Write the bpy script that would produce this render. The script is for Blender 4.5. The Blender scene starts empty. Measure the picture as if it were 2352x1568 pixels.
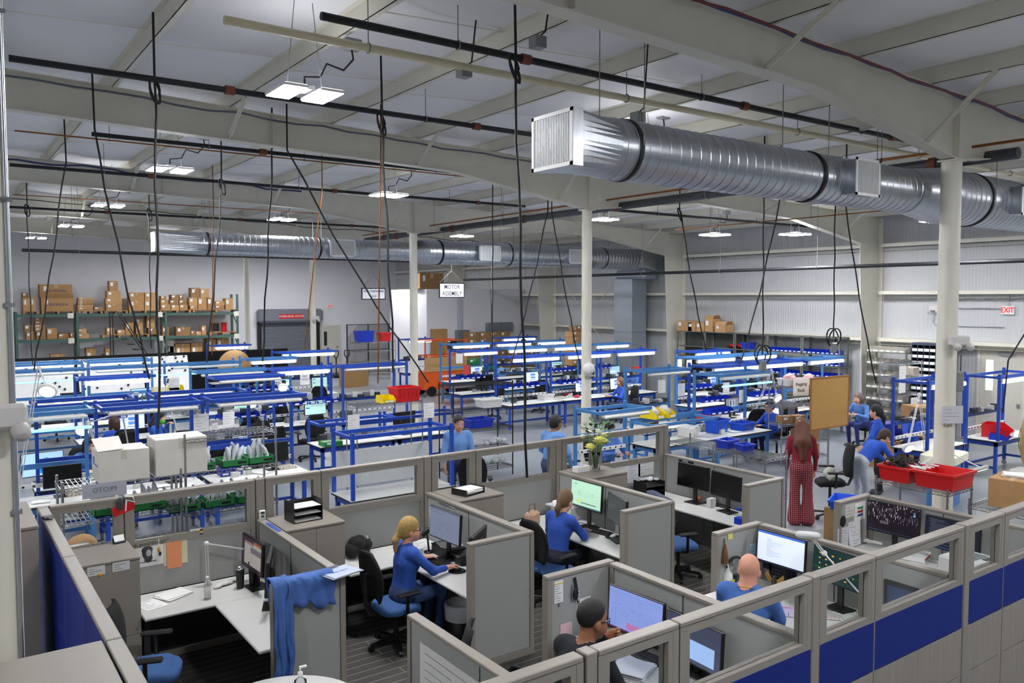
import bpy, math, random
import numpy as np
from mathutils import Vector, Matrix
random.seed(7)
S = bpy.context.scene
COL = S.collection
PI = math.pi
# ---------------- camera ----------------
H = 3.8; F = 1858.45; CX, CY = 1176.0, 784.0
PIT, YAW, ROL = 0.0539838, 0.6233164, -0.00129418
fw = Vector((math.sin(YAW)*math.cos(PIT), math.cos(YAW)*math.cos(PIT), -math.sin(PIT)))
rt = Vector((math.cos(YAW), -math.sin(YAW), 0)); up = rt.cross(fw)
r2 = rt*math.cos(ROL)+up*math.sin(ROL); u2 = up*math.cos(ROL)-rt*math.sin(ROL)
cd = bpy.data.cameras.new('camera'); cam = bpy.data.objects.new('camera', cd); COL.objects.link(cam)
cam.matrix_world = Matrix(((r2.x, u2.x, -fw.x, 0), (r2.y, u2.y, -fw.y, 0), (r2.z, u2.z, -fw.z, H), (0, 0, 0, 1)))
cd.sensor_width = 36; cd.lens = F/2352*36; cd.clip_end = 200; cd.clip_start = .05
S.camera = cam
def ray(x, y): return r2*(x-CX)-u2*(y-CY)+fw*F
def onz(x, y, z): d = ray(x, y); return Vector((0, 0, H))+d*((z-H)/d.z)
def onx(x, y, X): d = ray(x, y); return Vector((0, 0, H))+d*(X/d.x)
def ony(x, y, Y): d = ray(x, y); return Vector((0, 0, H))+d*(Y/d.y)
# ---------------- world, exposure ----------------
w = bpy.data.worlds.new('world'); S.world = w; w.use_nodes = True
w.node_tree.nodes['Background'].inputs[0].default_value = (.75, .82, .9, 1)
w.node_tree.nodes['Background'].inputs[1].default_value = .3
S.view_settings.view_transform = 'Standard'; S.view_settings.look = 'None'
S.view_settings.exposure = 0.0; S.view_settings.gamma = 1
BAY_POWER = 235.0      # emission strength of the high bay lamps
TUBE_POWER = 3.4      # emission strength of the bench tubes
# ---------------- materials ----------------
def lin(c):
    return tuple(((v/255)/12.92 if v/255 <= .04045 else ((v/255+.055)/1.055)**2.4) for v in c)
MATS = {}
def mat(name, c=(128, 128, 128), rough=.5, metal=0, noise=0, nscale=30, bump=0, bscale=200, spec=.5, emit=0, trans=0, alpha=1, stretch=None, c2=None, ior=1.45):
    if name in MATS: return MATS[name]
    m = bpy.data.materials.new(name); m.use_nodes = True
    nt = m.node_tree; b = nt.nodes['Principled BSDF']
    col = lin(c)+(1,)
    b.inputs['Base Color'].default_value = col
    b.inputs['Roughness'].default_value = rough; b.inputs['Metallic'].default_value = metal
    b.inputs['Specular IOR Level'].default_value = spec
    if emit:
        b.inputs['Emission Color'].default_value = col; b.inputs['Emission Strength'].default_value = emit
    if trans:
        b.inputs['Transmission Weight'].default_value = trans; b.inputs['IOR'].default_value = ior
    if alpha < 1: b.inputs['Alpha'].default_value = alpha
    if noise or bump:
        tc = nt.nodes.new('ShaderNodeTexCoord'); vec = tc.outputs['Object']
        if stretch:
            mp = nt.nodes.new('ShaderNodeMapping'); mp.inputs['Scale'].default_value = stretch
            nt.links.new(vec, mp.inputs['Vector']); vec = mp.outputs['Vector']
    if noise:
        n = nt.nodes.new('ShaderNodeTexNoise'); n.inputs['Scale'].default_value = nscale; n.inputs['Detail'].default_value = 4
        nt.links.new(vec, n.inputs['Vector'])
        mx = nt.nodes.new('ShaderNodeMix'); mx.data_type = 'RGBA'
        d = lin(c2) if c2 else tuple(v*(1-noise) for v in col[:3])
        mx.inputs[6].default_value = col; mx.inputs[7].default_value = tuple(d[:3])+(1,)
        r = nt.nodes.new('ShaderNodeMapRange'); r.inputs[1].default_value = .35; r.inputs[2].default_value = .65
        nt.links.new(n.outputs['Fac'], r.inputs[0]); nt.links.new(r.outputs[0], mx.inputs[0])
        nt.links.new(mx.outputs[2], b.inputs['Base Color'])
    if bump:
        n2 = nt.nodes.new('ShaderNodeTexNoise'); n2.inputs['Scale'].default_value = bscale
        nt.links.new(vec, n2.inputs['Vector'])
        bp = nt.nodes.new('ShaderNodeBump'); bp.inputs['Strength'].default_value = bump; bp.inputs['Distance'].default_value = .02
        nt.links.new(n2.outputs['Fac'], bp.inputs['Height']); nt.links.new(bp.outputs[0], b.inputs['Normal'])
    MATS[name] = m; return m
def P(c, rough=.5, metal=0): return mat('paint_%d_%d_%d_%d_%d' % (*c, int(rough*100), int(metal*10)), c, rough, metal, noise=.05, nscale=12)
# ---------------- mesh collector ----------------
class B:
    def __init__(s): s.v = []; s.f = []; s.m = []; s.s = []; s.c = 0
    def add(s, vs, fs, sm=False):
        o = len(s.v); s.v += [tuple(v) for v in vs]
        s.f += [tuple(i+o for i in f) for f in fs]; s.m += [s.c]*len(fs); s.s += [sm]*len(fs); return s
    def mt(s, i): s.c = i; return s
    def box(s, x0, y0, z0, x1, y1, z1, bev=0):
        if bev:
            b = min(bev, (x1-x0)*.45, (y1-y0)*.45, (z1-z0)*.45)
            vs = []; 
            for z, i in ((z0, b), (z0+b, 0), (z1-b, 0), (z1, b)):
                k = b
                for (px, py) in ((x0+i, y0+k), (x0+k, y0+i), (x1-k, y0+i), (x1-i, y0+k), (x1-i, y1-k), (x1-k, y1-i), (x0+k, y1-i), (x0+i, y1-k)): vs.append((px, py, z))
            fs = [tuple(range(7, -1, -1)), tuple(range(24, 32))]
            for r in range(3):
                for i in range(8): fs.append((r*8+i, r*8+(i+1) % 8, r*8+8+(i+1) % 8, r*8+8+i))
            return s.add(vs, fs)
        return s.add([(x0, y0, z0), (x1, y0, z0), (x1, y1, z0), (x0, y1, z0), (x0, y0, z1), (x1, y0, z1), (x1, y1, z1), (x0, y1, z1)],
                     [(0, 3, 2, 1), (4, 5, 6, 7), (0, 1, 5, 4), (1, 2, 6, 5), (2, 3, 7, 6), (3, 0, 4, 7)])
    def cb(s, x, y, z, a, b, c, bev=0): return s.box(x-a/2, y-b/2, z, x+a/2, y+b/2, z+c, bev)
    def bar(s, p, q, a, b=None, upv=(0, 0, 1)):
        b = b or a; p = Vector(p); q = Vector(q); d = (q-p)
        if d.length < 1e-6: return s
        d.normalize(); u = Vector(upv)
        if abs(d.dot(u)) > .98: u = Vector((1, 0, 0))
        sx = d.cross(u).normalized(); su = sx.cross(d)
        vs = [e+sx*(i*a/2)+su*(j*b/2) for e in (p, q) for i, j in ((-1, -1), (1, -1), (1, 1), (-1, 1))]
        return s.add(vs, [(3, 2, 1, 0), (4, 5, 6, 7), (0, 1, 5, 4), (1, 2, 6, 5), (2, 3, 7, 6), (3, 0, 4, 7)])
    def tube(s, pts, r, n=8, cap=True):
        pts = [Vector(p) for p in pts]; N = len(pts); rs = r if isinstance(r, (list, tuple)) else [r]*N
        vs = []; prev = None
        for i, p in enumerate(pts):
            d = (pts[min(i+1, N-1)]-pts[max(i-1, 0)]).normalized()
            if prev is None:
                u = Vector((0, 0, 1)) if abs(d.z) < .9 else Vector((1, 0, 0))
                sx = d.cross(u).normalized()
            else:
                sx = (prev-d*prev.dot(d)).normalized()
            prev = sx; su = sx.cross(d)
            for k in range(n):
                a = 2*PI*k/n; vs.append(p+sx*math.cos(a)*rs[i]+su*math.sin(a)*rs[i])
        fs = [(i*n+k, i*n+(k+1) % n, (i+1)*n+(k+1) % n, (i+1)*n+k) for i in range(N-1) for k in range(n)]
        s.add(vs, fs, n > 5)
        if cap: s.add([vs[k] for k in range(n)], [tuple(range(n-1, -1, -1))]); s.add([vs[(N-1)*n+k] for k in range(n)], [tuple(range(n))])
        return s
    def lathe(s, prof, x=0, y=0, z=0, n=20, sm=True):
        vs = []
        for r, h in prof:
            for k in range(n): a = 2*PI*k/n; vs.append((x+r*math.cos(a), y+r*math.sin(a), z+h))
        fs = [(i*n+k, i*n+(k+1) % n, (i+1)*n+(k+1) % n, (i+1)*n+k) for i in range(len(prof)-1) for k in range(n)]
        s.add(vs, fs, sm)
        if prof[0][0] > 0: s.add(vs[:n], [tuple(range(n-1, -1, -1))])
        if prof[-1][0] > 0: s.add(vs[-n:], [tuple(range(n))])
        return s
    def cyl(s, x, y, z0, z1, r, n=16): return s.lathe([(r, z0), (r, z1)], x, y, 0, n)
    def ell(s, c, r, n=12, m=8):
        vs = []; 
        for i in range(m+1):
            t = -PI/2+PI*i/m
            for k in range(n): a = 2*PI*k/n; vs.append((c[0]+r[0]*math.cos(t)*math.cos(a), c[1]+r[1]*math.cos(t)*math.sin(a), c[2]+r[2]*math.sin(t)))
        return s.add(vs, [(i*n+k, i*n+(k+1) % n, (i+1)*n+(k+1) % n, (i+1)*n+k) for i in range(m) for k in range(n)], True)
    def prism(s, poly, z0, z1):
        n = len(poly)
        return s.add([(x, y, z0) for x, y in poly]+[(x, y, z1) for x, y in poly],
                     [tuple(range(n-1, -1, -1)), tuple(range(n, 2*n))]+[(i, (i+1) % n, n+(i+1) % n, n+i) for i in range(n)])
    def quad(s, a, b, c, d): return s.add([a, b, c, d], [(0, 1, 2, 3)])
    def tr(s, M):
        s.v = [tuple(M @ Vector(v)) for v in s.v]; return s
    def mesh(s, name, mats):
        me = bpy.data.meshes.new(name); me.from_pydata(s.v, [], s.f)
        for m in (mats if isinstance(mats, (list, tuple)) else [mats]): me.materials.append(m)
        me.polygons.foreach_set('material_index', s.m); me.polygons.foreach_set('use_smooth', s.s); me.update(); return me
    def obj(s, name, mats, parent=None, loc=None, rz=0):
        o = bpy.data.objects.new(name, s.mesh(name, mats)); COL.objects.link(o)
        if parent: o.parent = parent
        if loc: o.location = loc
        if rz: o.rotation_euler.z = rz
        return o
def mesh_obj(name, me, parent=None, loc=None, rot=None):
    o = bpy.data.objects.new(name, me); COL.objects.link(o)
    if parent: o.parent = parent
    if loc is not None: o.location = loc
    if rot: o.rotation_euler = rot
    return o
def tag(o, label, cat, group=None, kind=None):
    o['label'] = label; o['category'] = cat
    if group: o['group'] = group
    if kind: o['kind'] = kind
    return o
def thing(name, label, cat, loc=(0, 0, 0), rz=0, group=None):
    o = bpy.data.objects.new(name, None); COL.objects.link(o); o.empty_display_size = .1
    o.location = loc; o.rotation_euler.z = rz; return tag(o, label, cat, group)
def struct(name, b, m, label=None):
    o = b.obj(name, m); o['kind'] = 'structure'
    o['label'] = label or name.replace('_', ' '); o['category'] = name.split('_')[0]; return o
def dup(root, label, loc=None, rz=None):
    r = root.copy(); COL.objects.link(r); r['label'] = label
    if loc is not None: r.location = loc
    if rz is not None: r.rotation_euler.z = rz
    for ch in list(root.children):
        c = ch.copy(); COL.objects.link(c); c.parent = r
        for g in list(ch.children):
            d = g.copy(); COL.objects.link(d); d.parent = c
    return r
def text_mesh(txt, size, depth=.002, align='CENTER', bold=0, sx=1):
    cu = bpy.data.curves.new('t', 'FONT'); cu.body = txt; cu.size = size; cu.align_x = align; cu.align_y = 'CENTER'; cu.extrude = depth; cu.offset = bold*size; cu.resolution_u = 2
    o = bpy.data.objects.new('t', cu); COL.objects.link(o)
    dg = bpy.context.evaluated_depsgraph_get(); me = bpy.data.meshes.new_from_object(o.evaluated_get(dg))
    bpy.data.objects.remove(o); bpy.data.curves.remove(cu)
    if sx != 1:
        for v in me.vertices: v.co.x *= sx
    return me
def text(txt, size, m, parent, loc, rot=(PI/2, 0, 0), name='lettering', bold=0, align='CENTER', sx=1):
    me = text_mesh(txt, size, .001, align, bold, sx); me.materials.clear(); me.materials.append(m)
    return mesh_obj(name, me, parent, loc, rot)
ORD = ['first', 'second', 'third', 'fourth', 'fifth', 'sixth', 'seventh', 'eighth', 'ninth', 'tenth', 'eleventh', 'twelfth', 'thirteenth', 'fourteenth', 'fifteenth', 'sixteenth', 'seventeenth', 'eighteenth', 'nineteenth', 'twentieth', 'twenty-first', 'twenty-second', 'twenty-third', 'twenty-fourth', 'twenty-fifth', 'twenty-sixth', 'twenty-seventh', 'twenty-eighth', 'twenty-ninth', 'thirtieth', 'thirty-first', 'thirty-second', 'thirty-third', 'thirty-fourth']
# palette
BLUE = mat('bench_blue_paint', (24, 68, 166), .38, noise=.06, nscale=6)
STEEL = mat('steel_blue_paint', (64, 122, 182), .38, noise=.06, nscale=6)
WHITE = mat('white_paint', (232, 232, 230), .4, noise=.03, nscale=8)
CREAM = mat('cream_steel_paint', (222, 219, 205), .45, noise=.05, nscale=3)
BLACK = mat('black_plastic', (20, 20, 22), .45, noise=.2, nscale=40)
BLACKF = mat('black_fabric', (18, 18, 20), .9, noise=.25, nscale=80, bump=.2, bscale=400)
DGREY = mat('dark_grey_plastic', (62, 64, 68), .5, noise=.08, nscale=20)
GREY = mat('mid_grey_metal', (130, 132, 134), .4, noise=.05, nscale=10)
CHROME = mat('chrome_wire', (190, 192, 195), .22, 1)
GALV = mat('galvanized_sheet', (192, 197, 204), .3, 1, noise=.14, nscale=4, stretch=(6, 1, 1))
LAM = mat('white_laminate', (226, 226, 222), .35, noise=.02, nscale=5)
GREYLAM = mat('light_grey_laminate', (205, 205, 202), .35, noise=.03, nscale=4)
TRIM = mat('taupe_partition_trim', (142, 136, 128), .42, noise=.03, nscale=6)
FABRIC = mat('grey_partition_fabric', (162, 164, 161), .95, noise=.12, nscale=220, bump=.25, bscale=500)
TILE = mat('cobalt_blue_panel', (6, 36, 124), .6, spec=.25, noise=.05, nscale=3)
WOODLAM = mat('grey_woodgrain_laminate', (150, 142, 132), .45, noise=.16, nscale=3, stretch=(14, 14, .6))
PAPER = mat('white_paper', (238, 238, 236), .7, noise=.03, nscale=10)
CARD = mat('brown_cardboard', (176, 136, 92), .85, noise=.08, nscale=9)
CARD2 = mat('tan_cardboard', (190, 150, 104), .85, noise=.08, nscale=7)
CARD3 = mat('dark_kraft_cardboard', (150, 116, 78), .85, noise=.1, nscale=8)
WCARD = mat('white_cardboard', (214, 210, 202), .8, noise=.05, nscale=6)
TAPE = mat('packing_tape', (190, 158, 118), .3, noise=.04, nscale=9)
RED = mat('red_plastic', (205, 22, 28), .35, noise=.06, nscale=10)
BINBLUE = mat('royal_blue_plastic', (24, 56, 184), .35, noise=.06, nscale=10)
TOTEBLUE = mat('bright_blue_corrugated_plastic', (20, 88, 214), .45, noise=.05, nscale=10)
YELLOW = mat('yellow_plastic', (232, 208, 20), .38, noise=.05, nscale=10)
GREEN = mat('green_print', (30, 128, 66), .6, noise=.06, nscale=10)
COPPER = mat('copper_pipe', (150, 92, 50), .35, .8, noise=.15, nscale=8)
PIPE = mat('black_iron_pipe', (34, 36, 40), .5, .3, noise=.2, nscale=6)
GPIPE = mat('grey_painted_pipe', (70, 74, 80), .5, .2, noise=.2, nscale=6)
RUBBER = mat('black_rubber_cord', (16, 16, 18), .55, noise=.15, nscale=30)
GLASS = mat('clear_glass', (250, 252, 252), .02, trans=1, ior=1.03)
VGLASS = mat('vase_glass', (245, 250, 250), .03, trans=1, ior=1.2)
PLASTIC = mat('clear_plastic_bag', (235, 238, 242), .25, noise=.1, nscale=30, bump=.6, bscale=60, alpha=.5)
BAGW = mat('frosted_bag', (225, 228, 236), .4, noise=.12, nscale=40, bump=.5, bscale=80, alpha=.85)
PULP = mat('moulded_pulp', (200, 194, 180), .9, noise=.08, nscale=40)
LIT = mat('lit_bench_tube', (240, 246, 255), .5, emit=TUBE_POWER)
LED = mat('cyan_led_strip', (120, 205, 255), .5, emit=2.6)
UNLIT = mat('unlit_lamp_housing', (216, 216, 212), .4, noise=.03, nscale=10)
BAY = mat('high_bay_panel', (250, 250, 252), .5, emit=BAY_POWER)
ORANGE = mat('orange_lift_paint', (226, 92, 24), .45, noise=.06, nscale=10)
WOOD = mat('pallet_wood', (178, 140, 92), .8, noise=.2, nscale=8, stretch=(1, 8, 8))
RACKG = mat('rack_green_paint', (66, 98, 88), .5, noise=.1, nscale=10)
SEATB = mat('blue_seat_fabric', (62, 100, 156), .9, noise=.1, nscale=120, bump=.2, bscale=400)
INK = P((30, 30, 40), .7); NAVY = P((22, 28, 110), .6)
# ================= building shell =================
conc = mat('polished_concrete', (140, 145, 151), .3, noise=.14, nscale=.9, bump=.03, bscale=30)
carpet = mat('striped_carpet', (86, 84, 82), .95, noise=.35, nscale=260, bump=.4, bscale=700)
def carpet_lines(m):
    nt = m.node_tree; b = nt.nodes['Principled BSDF']; src = b.inputs['Base Color'].links[0].from_socket
    tc = nt.nodes.new('ShaderNodeTexCoord'); bk = nt.nodes.new('ShaderNodeTexBrick')
    mp = nt.nodes.new('ShaderNodeMapping'); mp.inputs['Rotation'].default_value = (0, 0, .0)
    nt.links.new(tc.outputs['Object'], mp.inputs[0]); nt.links.new(mp.outputs[0], bk.inputs['Vector'])
    bk.inputs['Scale'].default_value = 1; bk.inputs['Mortar Size'].default_value = .004; bk.inputs['Mortar Smooth'].default_value = 0
    bk.inputs['Brick Width'].default_value = 1.9; bk.inputs['Row Height'].default_value = .13
    mx = nt.nodes.new('ShaderNodeMix'); mx.data_type = 'RGBA'; mx.inputs[7].default_value = lin((160, 156, 134))+(1,)
    nt.links.new(src, mx.inputs[6]); nt.links.new(bk.outputs['Fac'], mx.inputs[0]); nt.links.new(mx.outputs[2], b.inputs['Base Color'])
carpet_lines(carpet)
wallp = mat('painted_wall', (222, 223, 228), .7, noise=.03, nscale=1.2)
ribbed = mat('ribbed_metal_wall', (190, 192, 194), .5, noise=.03, nscale=1)
def ribs(m, ax):
    nt = m.node_tree; b = nt.nodes['Principled BSDF']
    tc = nt.nodes.new('ShaderNodeTexCoord'); sp = nt.nodes.new('ShaderNodeSeparateXYZ'); nt.links.new(tc.outputs['Object'], sp.inputs[0])
    mu = nt.nodes.new('ShaderNodeMath'); mu.operation = 'MULTIPLY'; mu.inputs[1].default_value = 2*PI/.09
    sn = nt.nodes.new('ShaderNodeMath'); sn.operation = 'SINE'; nt.links.new(sp.outputs[ax], mu.inputs[0]); nt.links.new(mu.outputs[0], sn.inputs[0])
    bp = nt.nodes.new('ShaderNodeBump'); bp.inputs['Strength'].default_value = .35; bp.inputs['Distance'].default_value = .01
    nt.links.new(sn.outputs[0], bp.inputs['Height']); nt.links.new(bp.outputs[0], b.inputs['Normal'])
ribs(ribbed, 'Y')
foil = mat('roof_insulation_facing', (236, 236, 238), .6, noise=.05, nscale=.7, bump=.5, bscale=.9)
XL, XR, YN, YF = -11.0, 22.7, -7.0, 43.5
def roof(x): return 7.1-.036*(x-1)
def rtop(x): return 6.9-.036*(x-1)
b = B(); b.box(XL-.2, YN-.2, -.2, XR+.2, YF+.2, 0); struct('floor', b, conc, 'grey polished concrete floor')
b = B(); b.box(.87, 3.48, .0005, 9.42, 8.92, .008); struct('floor_carpet', b, carpet, 'dark striped carpet under the cubicles')
b = B(); b.box(XL-.2, YF, 0, XR+.2, YF+.2, 7.6); struct('wall_far', b, wallp, 'pale far wall')
b = B(); b.box(XR, YN, 0, XR+.2, YF, 7.4); struct('wall_right', b, ribbed, 'ribbed metal side wall')
b = B(); b.box(XL-.2, YN, 0, XL, YF, 7.6); struct('wall_left', b, wallp)
b = B(); b.box(XL-.2, YN-.2, 0, XR+.2, YN, 7.6); struct('wall_near', b, wallp)
# ceiling: insulation sagging between purlins
PX = [.57+1.67*k for k in range(-7, 14)]
b = B(); xs = []
for i in range(len(PX)-1):
    for j in range(6): xs.append((PX[i]+(PX[i+1]-PX[i])*j/6, .05*math.sin(PI*j/6)))
xs = [(XL-.2, 0)]+[x for x in xs if x[0] > XL]+[(PX[-1], 0), (XR+.2, 0)]
ys = [YN-.2+k*.79 for k in range(66)]
vs = []
for y in ys:
    for x, sg in xs: vs.append((x, min(y, YF+.2), roof(x)-sg*(.75+.5*math.sin(y*1.7+x*3))))
n = len(xs)
b.add(vs, [(j*n+i, (j+1)*n+i, (j+1)*n+i+1, j*n+i+1) for j in range(len(ys)-1) for i in range(n-1)], True)
b.box(XL-.2, YN-.2, 7.75, XR+.2, YF+.2, 7.8)
struct('ceiling', b, foil, 'white insulated roof lining')
for x in PX:
    if x < XL+.1: continue
    z = roof(x); b = B()
    b.box(x-.004, YN, z-.21, x+.004, YF, z); b.box(x-.004, YN, z-.21, x+.065, YF, z-.203); b.box(x-.065, YN, z-.008, x+.004, YF, z-.001)
    struct('purlin_beam', b, CREAM)
# rafters
BP = [(XL, 6.72), (1.06, 6.37), (8.05, 6.16), (11.38, 5.66), (14.7, 6.02), (18.5, 5.86), (21.9, 5.3)]
FY = [-2.0, 5.55, 13.1, 20.7, 28.3, 35.9]
for Y in FY:
    b = B(); n = len(BP)
    for i in range(n-1):
        (x0, z0), (x1, z1) = BP[i], BP[i+1]
        b.add([(x0, Y-.006, z0), (x1, Y-.006, z1), (x1, Y-.006, rtop(x1)), (x0, Y-.006, rtop(x0)), (x0, Y+.006, z0), (x1, Y+.006, z1), (x1, Y+.006, rtop(x1)), (x0, Y+.006, rtop(x0))], [(0, 1, 2, 3), (5, 4, 7, 6)])
        b.bar((x0, Y, z0), (x1, Y, z1), .2, .014); b.bar((x0, Y, rtop(x0)-.007), (x1, Y, rtop(x1)-.007), .2, .014)
    for x in (.265, 4.6, 11.38): b.box(x-.006, Y-.1, 5.7 if x > 8 else 6.3, x+.006, Y+.1, rtop(x))
    struct('rafter_beam', b, CREAM)
    for k in range(-3, 13, 1):                                     # flange braces
        x = .57+1.67*2*k/2
        if k % 2 or x < -4 or x > 21: continue
        zb = np.interp(x, [p[0] for p in BP], [p[1] for p in BP])
        for s in (-1, 1):
            b = B(); b.bar((x, Y+s*.9, roof(x)-.2), (x, Y+s*.05, zb+.03), .07, .012, (1, 0, 0)); b.bar((x, Y+s*.9, roof(x)-.2), (x, Y+s*.05, zb+.03), .012, .07, (1, 0, 0))
            struct('rafter_brace_beam', b, CREAM)
    if Y > 0:                                                       # tapered wall columns
        b = B()
        b.add([(21.85, Y-.006, 5.3), (22.15, Y-.006, 0), (22.68, Y-.006, 0), (22.68, Y-.006, 6.1), (21.85, Y-.006, 6.1), (21.85, Y+.006, 5.3), (22.15, Y+.006, 0), (22.68, Y+.006, 0), (22.68, Y+.006, 6.1), (21.85, Y+.006, 6.1)], [(0, 1, 2, 3, 4), (9, 8, 7, 6, 5)])
        b.bar((22.15, Y, 0), (21.85, Y, 5.3), .014, .3, (1, 0, 0)); b.bar((21.85, Y, 5.3), (21.85, Y, 6.1), .014, .3, (1, 0, 0)); b.box(22.66, Y-.15, 0, 22.69, Y+.15, 6.1)
        struct('wall_column', b, CREAM)
for i in range(len(FY)):                                            # thin purlin tie rods
    y0 = FY[i]
    for j in range(3, len(PX)-1):
        x = PX[j]
        if x < 0: continue
        for q in (2.3, 5.0):
            b = B(); b.bar((x+.02, y0+q, roof(x)-.19), (PX[j+1]-.02, y0+q+.05, roof(PX[j+1])-.03), .03, .006)
            struct('purlin_tie_beam', b, CREAM)
# girts on the right wall
for z in (2.62, 3.98, 5.35):
    for y0, y1 in zip([-7]+FY[1:], FY[1:]+[43.4]):
        b = B(); b.box(22.46, y0+.16, z-.004, 22.69, y1-.16, z+.004); b.box(22.46, y0+.16, z-.1, 22.466, y1-.16, z); b.box(22.46, y0+.16, z-.2, 22.69, y1-.16, z-.196)
        struct('wall_girt_trim', b, CREAM)
for Y in (20.9, 28.1):
    b = B(); b.tube([(22.42, 23.4, 5.2), (22.42, 28, .6)] if Y < 25 else [(22.4, 23.4, .6), (22.4, 28, 5.2)], .014, 6)
    struct('wall_brace_beam', b, CREAM)
# pipe columns
def column(x, y, r, h, lab):
    b = B(); b.cyl(x, y, .02, h, r, 28); b.box(x-.18, y-.18, 0, x+.18, y+.18, .02); b.box(x-.14, y-.13, h-.02, x+.14, y+.13, h)
    return struct('column', b, CREAM, lab)
column(.265, 5.55, .13, 6.38, 'thick cream column at the edge of the picture')
column(11.38, 5.55, .13, 5.66, 'cream column beside the red bins')
column(11.38, 13.1, .108, 5.66, 'cream column with the round white sensor')
column(11.38, 20.7, .113, 5.66, 'cream column beside the motor assembly sign'); column(11.38, 28.3, .108, 5.66, 'cream column by the roll-up door'); column(11.38, 35.9, .108, 5.66, 'furthest cream column')
# white box room in the corner
b = B(); b.box(17.45, 30.6, 0, 22.69, 34.0, 4.18); struct('wall_box_room', b, wallp, 'white walled room below the motor assembly sign')
# roll-up door, personnel doors
slat = mat('grey_door_slats', (112, 116, 126), .5, .0, noise=.05, nscale=6)
b = B(); z = 0
while z < 2.5:
    b.add([(14.5, 43.42, z), (17.6, 43.42, z), (17.6, 43.39, z+.04), (14.5, 43.39, z+.04), (17.6, 43.42, z+.075), (14.5, 43.42, z+.075)], [(0, 1, 2, 3), (3, 2, 4, 5)]); z += .075
d1 = struct('door_1', b, slat, 'grey slatted roll-up door')
b = B(); b.box(14.25, 43.0, 2.45, 17.9, 43.49, 3.2, .12); o = b.obj('door_hood', mat('door_hood_grey', (112, 116, 126), .45, .0, noise=.04), d1)
b = B(); b.box(14.3, 43.3, 0, 14.48, 43.49, 2.5); b.obj('door_guide', BLACK, d1); b = B(); b.box(17.62, 43.3, 0, 17.8, 43.49, 2.5); b.obj('door_guide', BLACK, d1)
badge = B(); badge.box(15.35, 42.985, 2.68, 16.75, 42.998, 2.92, .004); bo = badge.obj('door_badge', RED, d1)
text('OVERHEAD DOOR', .17, WHITE, bo, (16.05, 42.98, 2.8))
def pdoor(n, axis, a0, a1, p, h, lab):
    m = P((196, 192, 182), .5); fr = P((206, 203, 192), .5)
    bx = lambda bb, u0, u1, t0, t1, z0, z1: bb.box(u0, p-t1, z0, u1, p-t0, z1) if axis == 'x' else bb.box(p-t1, u0, z0, p-t0, u1, z1)
    bb = B(); bx(bb, a0, a1, .01, .05, 0, h); d = struct('door_%d' % n, bb, m, lab)
    bb = B(); bx(bb, a0-.07, a0, .005, .08, 0, h+.07); bx(bb, a1, a1+.07, .005, .08, 0, h+.07); bx(bb, a0, a1, .005, .08, h, h+.07); bb.obj('door_frame', fr, d)
    s = 1 if axis == 'x' else -1
    g0, g1 = (a0+.1, a0+.28) if axis == 'x' else (a1-.32, a1-.14)
    bb = B(); bx(bb, g0, g1, .045, .056, h-1.1, h-.3); g = bb.obj('door_glass', mat('dark_window', (40, 46, 44), .15) if axis == 'x' else mat('daylit_window', (215, 240, 215), .2, emit=1.6), d)
    bb = B(); k = (a1-.12) if axis == 'x' else a0+.1
    bx(bb, k-.03, k+.03, .05, .11, .95, 1.05); bb.obj('door_handle', GREY, d)
    if axis == 'y':
        bb = B(); bx(bb, a0+.25, a0+.6, .05, .12, h-.16, h-.08); bb.obj('door_closer', GREY, d)
    return d
pdoor(2, 'x', 18.0, 19.0, 43.5, 2.2, 'cream door with a narrow dark window')
pdoor(3, 'y', 9.1, 10.15, 22.7, 2.45, 'grey exit door with a tall daylit window')
# ---------------- spiral ducts ----------------
def spiral(x0, x1, y, z, r, pitch=.15):
    b = B(); L = x1-x0
    b.lathe([(r, 0), (r, L)], n=48); h = pitch*.5
    while h < L:
        b.lathe([(r, h-.012), (r+.007, h-.005), (r+.007, h+.005), (r, h+.012)], n=48, sm=False); h += pitch
    b.tr(Matrix.Translation((x0, y, z)) @ Matrix.Rotation(PI/2, 4, 'Y')); return b
def sq2round(xa, xb, y, z, hy, hz, r, n=40):
    b = B(); vs = []
    for k in range(n):
        a = 2*PI*k/n+PI/n; c, s = math.cos(a), math.sin(a); m = max(abs(c)/1, abs(s)/1)
        vs.append((xa, y+c/m*hy, z+s/m*hz))
    for k in range(n):
        a = 2*PI*k/n+PI/n; vs.append((xb, y+math.cos(a)*r, z+math.sin(a)*r))
    return b.add(vs, [(k, (k+1) % n, n+(k+1) % n, n+k) for k in range(n)])
def grille(b, x0, x1, y, z0, z1, ax, n):
    """white framed louvre on a face normal to -Y (ax y) or -X (ax x, x0..x1 run along Y)"""
    q = lambda u0, u1, t0, t1, a, c: b.box(u0, y-t1, a, u1, y-t0, c) if ax == 'y' else b.box(y-t1, u0, a, y-t0, u1, c)
    f = .035
    b.mt(0); q(x0, x1, 0, .012, z0, z0+f); q(x0, x1, 0, .012, z1-f, z1); q(x0, x0+f, 0, .012, z0, z1); q(x1-f, x1, 0, .012, z0, z1)
    for i in range(n):
        u = x0+f+(x1-x0-2*f)*(i+.5)/n; q(u-.004, u+.004, -.02, .006, z0+f, z1-f)
    b.mt(1); q(x0+f, x1-f, -.05, -.03, z0+f, z1-f)
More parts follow.
